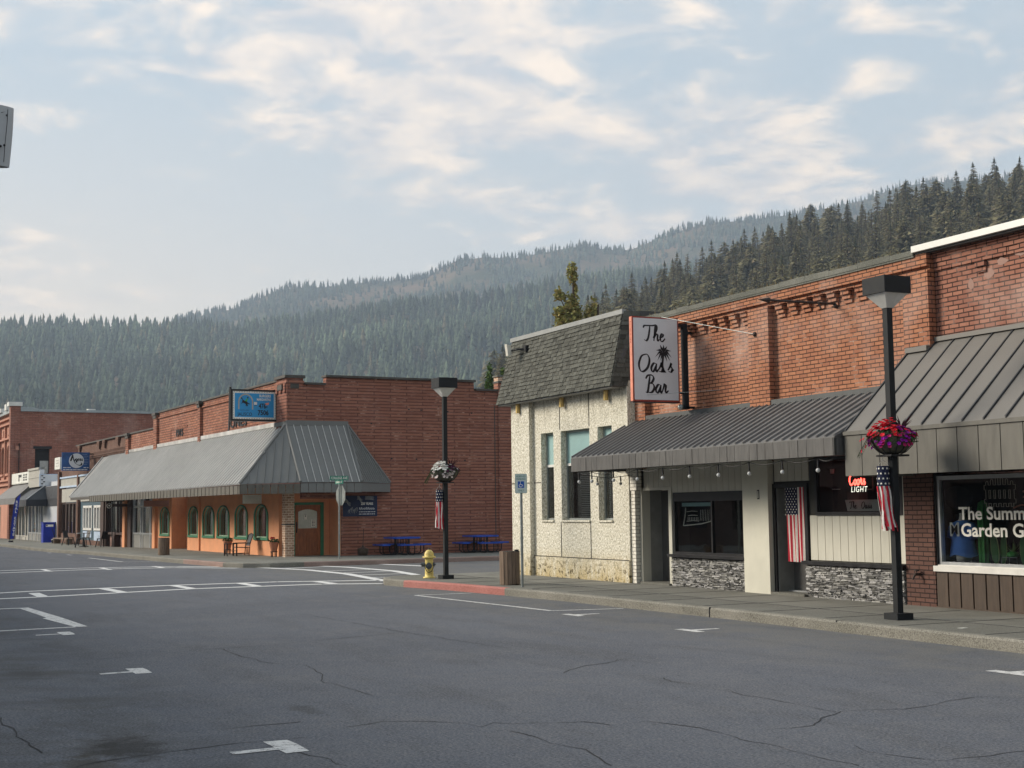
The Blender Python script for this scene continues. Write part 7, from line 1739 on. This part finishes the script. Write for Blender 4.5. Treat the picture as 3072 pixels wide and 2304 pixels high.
# reserved parking sign
px_, py_ = -26.12, 12.63; g = Thing('parking_sign', 'reserved parking sign with blue wheelchair symbol on a galvanised post', 'sign', (px_, py_, .15))
b = MB(); b.mat('galvanised'); b.cyl((px_, py_, .15), (px_, py_, 2.12), .03, .028, 12); b.cyl((px_, py_, 1.13), (px_, py_, 1.17), .036, .036, 12); b.build('post', g)
u = Vector((.47, .88, 0)).normalized(); nrm = Vector((.88, -.47, 0)).normalized(); o_ = Vector((px_, py_, 2.26)) + nrm * .035
def plate(mb, w, h, th, r=.02):
    P = []
    for cx, cz, a0 in ((w / 2 - r, h / 2 - r, 0), (-w / 2 + r, h / 2 - r, 90), (-w / 2 + r, -h / 2 + r, 180), (w / 2 - r, -h / 2 + r, 270)):
        for k in range(4): a = R_(a0 + k * 30); P.append((cx + r * math.cos(a), cz + r * math.sin(a)))
    mb.slab([tuple(o_ + u * p[0] + Vector((0, 0, p[1]))) for p in P], tuple(nrm * th))
b = MB(); b.mat('sign_green'); plate(b, .246, .40, .003, .025); b.mat('sign_face'); plate(b, .232, .386, .0045, .02); b.build('plate', g)
L = MB(); L.mat('sign_green'); text_on(L, 'RESERVED', .052, o_ + Vector((0, 0, .145)), u, (0, 0, 1), nrm, sx=.82, push=.006, bold=.01); text_on(L, 'PARKING', .052, o_ + Vector((0, 0, .09)), u, (0, 0, 1), nrm, sx=.86, push=.006, bold=.01); text_on(L, 'ONLY', .052, o_ + Vector((0, 0, -.145)), u, (0, 0, 1), nrm, sx=.86, push=.006, bold=.01); L.build('lettering', g)
L = MB(); L.mat('sign_blue'); o2 = o_ + nrm * .005; L.slab([tuple(o2 + u * a + Vector((0, 0, b_))) for a, b_ in ((-.065, -.09), (.065, -.09), (.065, .045), (-.065, .045))], tuple(nrm * .002))
L.mat('letter_white'); vs, fs = stroke_geo([[(-.012, .032), (-.010, .0), (-.008, -.022), (.022, -.024), (.036, -.052), (.046, -.048)], [(-.022, -.012), (-.038, -.04), (-.022, -.068), (.006, -.07), (.02, -.052)]], .010, .012, 0); put(L, vs, fs, o2, u, (0, 0, 1), nrm, push=.003); vs2 = [(math.cos(k) * .008 - .012, math.sin(k) * .008 + .034, 0) for k in np.linspace(0, 5.6, 9)]; put(L, vs2, [tuple(range(9))], o2, u, (0, 0, 1), nrm, push=.003)
L.build('wheelchair_symbol', g)
# street name post with stop sign seen from behind
g = Thing('street_name_post', 'galvanised post with green street name plates and a stop sign seen edge on', 'sign', (3.1, .67, .15), FL)
sx_, sy_ = 3.1, .67
b = MB(); b.mat('galvanised'); b.cyl((sx_, sy_, .15), (sx_, sy_, 2.66), .032, .03, 10); b.cyl((sx_, sy_, .75), (sx_, sy_, .79), .04, .04, 10); b.build('post', g)
b = MB(); b.mat('sign_green'); b.box(sx_ - .004, sx_ + .004, sy_ - .33, sy_ + .33, 2.78, 2.93); b.box(sx_ - .36, sx_ + .36, sy_ - .004, sy_ + .004, 2.655, 2.775); b.build('name_plates', g)
L = MB(); L.mat('letter_white'); text_on(L, 'COLLEGE AVE', .118, (sx_ + .005, sy_, 2.853), (0, 1, 0), (0, 0, 1), (1, 0, 0), sx=.80, bold=.01); text_on(L, 'JOHNSON AVE', .095, (sx_, sy_ - .005, 2.715), (1, 0, 0), (0, 0, 1), (0, -1, 0), sx=.9, bold=.01); L.build('lettering', g)
b = MB(); b.mat('galvanised'); ang = R_(6); ud = Vector((math.cos(ang), math.sin(ang), 0)); nd = Vector((-math.sin(ang), math.cos(ang), 0)); P = []
for k in range(8): a = R_(22.5 + 45 * k); P.append(tuple(Vector((sx_ + .0, sy_ + .05, 2.27)) + ud * (.36 * math.cos(a)) + Vector((0, 0, .36 * math.sin(a)))))
b.slab(P, tuple(nd * .004)); b.mat('sign_red'); P2 = [tuple(Vector(p) + nd * .0045) for p in P]; b.slab(P2, tuple(nd * .001)); b.build('stop_plate', g)
# picnic tables
def picnic(s, t_, label):
    g = Thing('picnic_table', label, 'picnic table', (s, t_, .15), FL, 'blue topped picnic tables along the brick side wall')
    z = .15; b = MB(); b.mat('table_blue')
    P = [(s + .54 * x_, t_ + .54 * y_) for x_, y_ in ((-1, -.8), (-.8, -1), (.8, -1), (1, -.8), (1, .8), (.8, 1), (-.8, 1), (-1, .8))]
    b.slab([(*p, z + .585) for p in P], (0, 0, .055)); b.build('table_top', g)
    for dx, dy in ((1, 0), (-1, 0), (0, 1), (0, -1)):
        b = MB(); b.mat('table_blue'); cx, cy_ = s + dx * .80, t_ + dy * .80; hw, hd = (.15, .46) if dx else (.46, .15)
        b.box(cx - hw, cx + hw, cy_ - hd, cy_ + hd, z + .345, z + .395); b.build('bench_seat', g)
    b = MB(); b.mat('table_black')
    for dx, dy in ((1, 0), (-1, 0), (0, 1), (0, -1)):
        px2, py2 = -dy, dx
        for k in (-.14, .14):
            ox, oy = px2 * k, py2 * k
            pts = [(s + ox + dx * .22, t_ + oy + dy * .22, z + .60), (s + ox + dx * .22, t_ + oy + dy * .22, z + .12), (s + ox + dx * .30, t_ + oy + dy * .30, z + .03), (s + ox + dx * .70, t_ + oy + dy * .70, z + .03), (s + ox + dx * .80, t_ + oy + dy * .80, z + .10), (s + ox + dx * .80, t_ + oy + dy * .80, z + .36)]
            b.tube(pts, .02, 7)
        b.tube([(s + dx * .26 - px2 * .14, t_ + dy * .26 - py2 * .14, z + .05), (s + dx * .26 + px2 * .14, t_ + dy * .26 + py2 * .14, z + .05)], .018, 6)
    b.build('tube_frame', g); return g
picnic(.85, 3.95, 'blue topped picnic table nearer the corner awning and banner')
picnic(.80, 7.15, 'blue topped picnic table nearer the cream stucco building')
g = Thing('umbrella_base', 'black umbrella base with bare pole against the brick side wall', 'umbrella base', (.45, 2.55, .15), FL)
b = MB(); b.mat('black_plastic'); b.mat('brown_board'); b.lathe([(.15, 0), (.19, .1), (.20, .24), (.15, .26), (.05, .3), (.03, .36)], (.45, 2.6, .15), 16); b.build('weight', g)
b = MB(); b.mat('steel_rust'); b.cyl((.45, 2.6, .5), (.45, 2.63, 1.1), .012, .012, 6); b.build('pole', g)
# patio chair
def patio_chair(s, t_):
    g = Thing('patio_armchair', 'black metal armchair with mesh back against the orange wall', 'chair', (s, t_, .15), FL)
    z = .15; f = MB(); f.mat('table_black')
    for k in (-.27, .27):
        f.tube([(s + k, t_ - .26, z), (s + k, t_ - .26, z + .46), (s + k, t_ + .26, z + .46)], .016, 6); f.tube([(s + k, t_ + .20, z), (s + k, t_ + .24, z + .46), (s + k, t_ + .36, z + .76)], .016, 6); f.tube([(s + k, t_ - .26, z + .08), (s + k, t_ + .2, z + .08)], .012, 5)
        f.tube([(s + k, t_ - .26, z + .31), (s + k, t_ + .22, z + .29)], .014, 5)
    f.tube([(s - .27, t_ - .26, z + .31), (s + .27, t_ - .26, z + .31)], .014, 5); f.tube([(s - .27, t_ + .36, z + .76), (s, t_ + .38, z + .82), (s + .27, t_ + .36, z + .76)], .016, 6); f.build('frame', g)
    b = MB(); b.mat('black_frame'); b.slab([(s - .25, t_ - .25, z + .31), (s + .25, t_ - .25, z + .31), (s + .25, t_ + .22, z + .29), (s - .25, t_ + .22, z + .29)], (0, 0, .01)); b.build('seat', g)
    b = MB(); b.mat('black_frame'); b.slab([(s - .24, t_ + .235, z + .36), (s + .24, t_ + .235, z + .36), (s + .24, t_ + .36, z + .76), (s, t_ + .38, z + .81), (s - .24, t_ + .36, z + .76)], (0, .01, 0)); b.build('backrest', g)
patio_chair(-3.55, -.62)
g = Thing('side_table', 'small black metal table frame beside the mesh backed armchair', 'table', (-3.3, -1.15, .15), FL)
b = MB(); b.mat('table_black'); b.box(-3.5, -3.1, -1.32, -.93, .585, .61); b.build('table_top', g)
for a_, e in ((-3.48, -1.3), (-3.12, -1.3), (-3.48, -.95), (-3.12, -.95)): b = MB(); b.mat('table_black'); b.box(a_ - .016, a_ + .016, e - .016, e + .016, .15, .584); b.build('leg', g)
b = MB(); b.mat('table_black'); b.box(-3.48, -3.12, -1.3, -.95, .33, .345); b.build('shelf', g)
def pot(s, t_, label, red, seed):
    g = Thing('flower_pot', label, 'flower pot', (s, t_, .15), FL); z = .15 + .2
    b = MB(); b.mat('brown_paint')
    for a in (0.8, 2.4, 4.0, 5.5): b.cyl((s + .1 * math.cos(a), t_ + .1 * math.sin(a), .15), (s + .1 * math.cos(a), t_ + .1 * math.sin(a), z), .022, .022, 6)
    b.cyl((s, t_, z - .03), (s, t_, z), .13, .13, 12); b.build('stand', g)
    b = MB(); b.mat('terracotta'); b.lathe([(.105, 0), (.165, .27), (.18, .275), (.18, .32), (.15, .32), (.14, .28), (.01, .27)], (s, t_, z), 20); b.build('pot', g)
    b = MB(); b.mat('leaf'); q = random.Random(seed)
    for k in range(150):
        a = q.uniform(0, 6.28); r = .2 * math.sqrt(q.random()); c = Vector((s + r * math.cos(a), t_ + r * math.sin(a), z + .3 + q.uniform(0, .13))); d = Vector((q.uniform(-1, 1), q.uniform(-1, 1), q.uniform(-.5, 1))).normalized() * .04; e = Vector((q.uniform(-1, 1), q.uniform(-1, 1), q.uniform(-1, 1))).normalized() * .025; gg = q.uniform(.5, 1.5); b.color((.04 * gg, .10 * gg, .035 * gg)); b.add([c - d, c + e, c + d, c - e], [(0, 1, 2, 3)])
    b.color((1, 1, 1)); b.build('foliage', g)
    if red:
        b = MB(); b.mat('petal'); 
        for k in range(26): a = q.uniform(0, 6.28); r = .09 * q.random(); c = Vector((s - .04 + r * math.cos(a), t_ - .05 + r * math.sin(a), z + .45 + q.uniform(0, .05))); b.color((.5, .01, .02)); d = Vector((q.uniform(-1, 1), q.uniform(-1, 1), q.uniform(-1, 1))).normalized() * .028; e = d.orthogonal().normalized() * .028; b.add([c - d, c + e, c + d, c - e], [(0, 1, 2, 3)])
        b.color((1, 1, 1)); b.build('blossoms', g)
pot(-5.3, -.62, 'terracotta pot of green leaves on a dark stand left of the patio armchair', False, 31)
pot(-.85, -.28, 'terracotta pot with red geranium in front of the brick corner pillar', True, 32)
# cafe chairs and table at the far shops
def cafe_chair(s, t_, rot, label, zb):
    fr2 = FL @ Matrix.Translation((s, t_, zb)) @ Matrix.Rotation(rot, 4, 'Z'); g = Thing('cafe_chair', label, 'chair', (0, 0, 0), fr2, 'dark metal cafe chairs outside the far shops')
    b = MB(); b.mat('table_black'); b.box(-.2, .2, -.2, .2, .42, .45); b.build('seat', g)
    for x_, y_ in ((-1, -1), (1, -1), (-1, 1), (1, 1)): b = MB(); b.mat('table_black'); b.cyl((x_ * .17, y_ * .17, .42), (x_ * .25, y_ * .25, 0), .03, .022, 6); b.build('leg', g)
    b = MB(); b.mat('table_black'); b.slab([(-.19, .18, .45), (.19, .18, .45), (.16, .26, .82), (-.16, .26, .82)], (0, .02, 0)); b.build('backrest', g)
zz = .15 + gz(-76)
for k, (s, t_, r, lb) in enumerate([(-34.0, -1.1, 2.2, 'leftmost dark metal cafe chair outside the blue shop'), (-31.6, -.7, .3, 'dark cafe chair behind the cafe table, back to the blue shop'), (-28.2, -1.6, 3.0, 'dark cafe chair nearest the kerb, facing the cafe table'), (-27.6, -.6, -1.2, 'rightmost dark cafe chair with its back to the brown post')]): cafe_chair(s, t_, r, lb, zz)
g = Thing('cafe_table', 'small dark cafe table among the metal chairs', 'table', (-29.8, -1.1, zz), FL)
b = MB(); b.mat('alu_frame'); b.cyl((-29.8, -1.1, zz + .70), (-29.8, -1.1, zz + .73), .38, .38, 18); b.build('table_top', g)
b = MB(); b.mat('table_black'); b.cyl((-29.8, -1.1, zz), (-29.8, -1.1, zz + .7), .035, .035, 8); b.cyl((-29.8, -1.1, zz), (-29.8, -1.1, zz + .03), .25, .25, 14); b.build('pedestal', g)
g = Thing('wooden_bench', 'low brown wooden bench against the far brick shopfront', 'bench', (-38.5, -.6, zz), FL)
b = MB(); b.mat('slat_wood'); b.box(-40.4, -36.2, -.8, -.4, zz + .28, zz + .34); b.build('seat', g)
for s in (-40.2, -36.4): b = MB(); b.mat('slat_wood'); b.box(s - .06, s + .06, -.78, -.42, zz - .1, zz + .28); b.build('leg', g)
zf = .15 + gz(-88)
g = Thing('drop_box', 'tall bright blue drop box on the far pavement', 'drop box', (-44.3, -.4, zf), FL)
b = MB(); b.mat('mailbox_blue'); b.box(-44.6, -43.9, -.75, -.05, zf, zf + 1.22); b.box(-44.65, -43.85, -.8, -.0, zf + 1.22, zf + 1.27); b.build('body', g)
b = MB(); b.mat('letter_white'); b.box(-43.899, -43.89, -.6, -.15, zf + .98, zf + 1.12); b.mat('ink'); b.box(-43.89, -43.886, -.58, -.5, zf + 1.03, zf + 1.1); b.build('label_plate', g)
g = Thing('umbrella_base', 'small black umbrella base with slanted pole right of the blue drop box', 'umbrella base', (-41.2, -.5, zf), FL)
b = MB(); b.mat('black_plastic'); b.lathe([(.2, 0), (.26, .2), (.22, .26), (.05, .28)], (-41.2, -.5, zf), 14); b.build('weight', g)
b = MB(); b.mat('black_plastic'); b.cyl((-41.2, -.5, zf + .25), (-41.3, -.72, zf + 1.0), .03, .02, 6); b.build('pole', g)
zf = .15 + gz(-100)
g = Thing('feather_flag', 'tall blue feather flag with white vertical REAL ESTATE lettering at the far pavement', 'flag', (-47.84, -2.1, .05), FL)
b = MB(); b.mat('mailbox_blue'); pr = [(0.05, -.70, .26), (.6, -.66, .30), (1.35, -.60, .32), (2.0, -.52, .34), (2.6, -.42, .32), (2.95, -.26, .22), (3.15, -.06, .03)]
vs = []
zf = .17
for z, tl, wd in pr: vs += [(-47.84, tl * .93 - 1.5, zf + z * .93), (-47.8, (tl + wd) * .93 - 1.5, zf + z * .93 + .05)]
vs += [(v[0] - .02, v[1], v[2]) for v in vs]; n = len(pr)
b.add(vs, [(2 * k, 2 * k + 1, 2 * k + 3, 2 * k + 2) for k in range(n - 1)] + [(2 * n + 2 * k, 2 * n + 2 * k + 2, 2 * n + 2 * k + 3, 2 * n + 2 * k + 1) for k in range(n - 1)]); b.build('cloth', g)
L = MB(); L.mat('letter_white')
for k, ch in enumerate('REAL ESTATE'):
    if ch != ' ': z = (2.62 - k * .225) * .93; text_on(L, ch, .22, (-47.8, -2.15 + z * .085 + .19, zf + z), (0, 1, 0), (0, 0, 1), (1, 0, 0), push=.03, bold=.03)
L.build('lettering', g)
b = MB(); b.mat('black_plastic'); b.cyl((-47.84, -2.1, .02), (-47.84, -2.1, .14), .2, .16, 12); b.tube([(-47.84, -2.15, .1), (-47.84, -1.98, zf + 1.8), (-47.84, -1.78, zf + 2.66), (-47.84, -1.55, zf + 2.95)], .015, 6); b.build('pole', g)
g = Thing('wooden_planter_frame', 'bare pale timber stand in front of the far brick hotel front', 'stand', (-62, -1, zf), FL)
b = MB(); b.mat('sign_wood'); b.mat('panel_beige')
for s, t_ in ((-64, -1.2), (-61.6, -1.2), (-58.9, -1.2)): b.box(s - .12, s + .12, t_ - .06, t_ + .06, zf - .1, zf + 2.2)
b.mat('yellow_tape'); b.box(-64, -58.9, -1.27, -1.26, zf + .9, zf + 1.0); b.box(-64, -58.9, -1.27, -1.26, zf + .45, zf + .55); b.build('frame', g)
# bits on the pavement
g = Thing('paper_scrap', 'white scrap of paper on the pavement right of the near lamp post', 'litter', (-13.9, 12.95, .152)); b = MB(); b.mat('panel_white'); b.slab([(-13.95, 12.9, .153), (-13.88, 12.92, .153), (-13.86, 13.0, .157), (-13.94, 12.99, .154)], (0, 0, .002)); b.build('sheet', g)

# ---------- garden trees behind the roofs
def leafy(name, label, x, y, zb, blobs, trunk, cols, n, s, seed):
    g = Thing(name, label, 'tree', (x, y, zb)); q = random.Random(seed)
    b = MB(); b.mat('tree_bark'); b.cyl((x, y, zb), (x, y, trunk), .22, .06, 8)
    for c in blobs: b.cyl((x, y, c[2] - c[5] * 1.6), (c[0], c[1], c[2] + c[5] * .5), .06, .02, 6)
    b.build('trunk', g)
    b = MB(); b.mat('leaf'); tot = sum(c[3] * c[4] * c[5] for c in blobs) ** 1.0
    for c in blobs:
        m_ = int(n * (c[3] * c[4] * c[5]) ** .7 / sum((k[3] * k[4] * k[5]) ** .7 for k in blobs))
        for _ in range(m_):
            d = Vector((q.gauss(0, 1), q.gauss(0, 1), q.gauss(0, 1))).normalized() * (q.random() ** .45) * (1 + .25 * q.uniform(-1, 1)); p = Vector((c[0] + d.x * c[3], c[1] + d.y * c[4], c[2] + d.z * c[5]))
            if mnoise.noise(p * 1.3) < -.38: continue
            u_ = Vector((q.uniform(-1, 1), q.uniform(-1, 1), q.uniform(-1, 1))).normalized() * s * q.uniform(.6, 1.3); v_ = u_.orthogonal().normalized() * s * .6; gg = q.uniform(.6, 1.5); cc = cols[0] if q.random() < .7 else cols[1]; b.color(tuple(k * gg for k in cc)); b.add([p - u_, p + v_, p + u_, p - v_], [(0, 1, 2, 3)])
    b.color((1, 1, 1)); b.build('crown', g)
yl = [(.29, .29, .10), (.42, .34, .13)]
leafy('poplar_tree', 'yellow green poplar with one tall thin spire behind the shingled roof', -66.2, 35.3, -.7, [(-66.2, 35.26, 14.35, .30, .30, .62), (-66.13, 35.38, 13.5, .10, .10, .55), (-66.55, 34.6, 12.75, .34, .34, .85), (-66.4, 34.85, 12.0, .55, .55, 1.15), (-66.2, 35.25, 12.2, .50, .50, 1.0), (-66.3, 35.0, 10.6, .95, .95, 1.5), (-66.5, 34.6, 9.4, .9, .9, 1.6)], 14.4, yl, 7500, .11, 5)
leafy('poplar_tree', 'lower rounded yellow green tree just right of the spired poplar', -65.5, 36.4, -.7, [(-65.75, 36.1, 12.3, .36, .36, .75), (-65.75, 36.1, 11.5, .48, .48, .9), (-65.6, 36.3, 9.6, .8, .8, 1.5)], 12.6, yl, 3200, .11, 6)
gr = [(.09, .16, .05), (.16, .22, .06)]
leafy('arborvitae_tree', 'taller narrow green evergreen behind the stepped brick parapet', -68.2, 31.22, -.7, [(-68.2, 31.22, 8.9, .16, .16, .6), (-68.2, 31.22, 8.2, .28, .28, .8), (-68.2, 31.22, 7.2, .34, .34, 1.2), (-68.2, 31.22, 5.0, .4, .4, 2.4)], 8.5, gr, 3500, .10, 7)
leafy('arborvitae_tree', 'shorter narrow green evergreen beside the brick chimney', -67.9, 31.85, -.7, [(-67.9, 31.8, 8.8, .12, .12, .5), (-67.9, 31.8, 8.1, .22, .22, .8), (-67.9, 31.8, 7.0, .3, .3, 1.2), (-67.9, 31.8, 5.0, .36, .36, 2.2)], 8.4, gr, 3000, .10, 8)
# parked car across the street: only its reflection shows in the bar glass
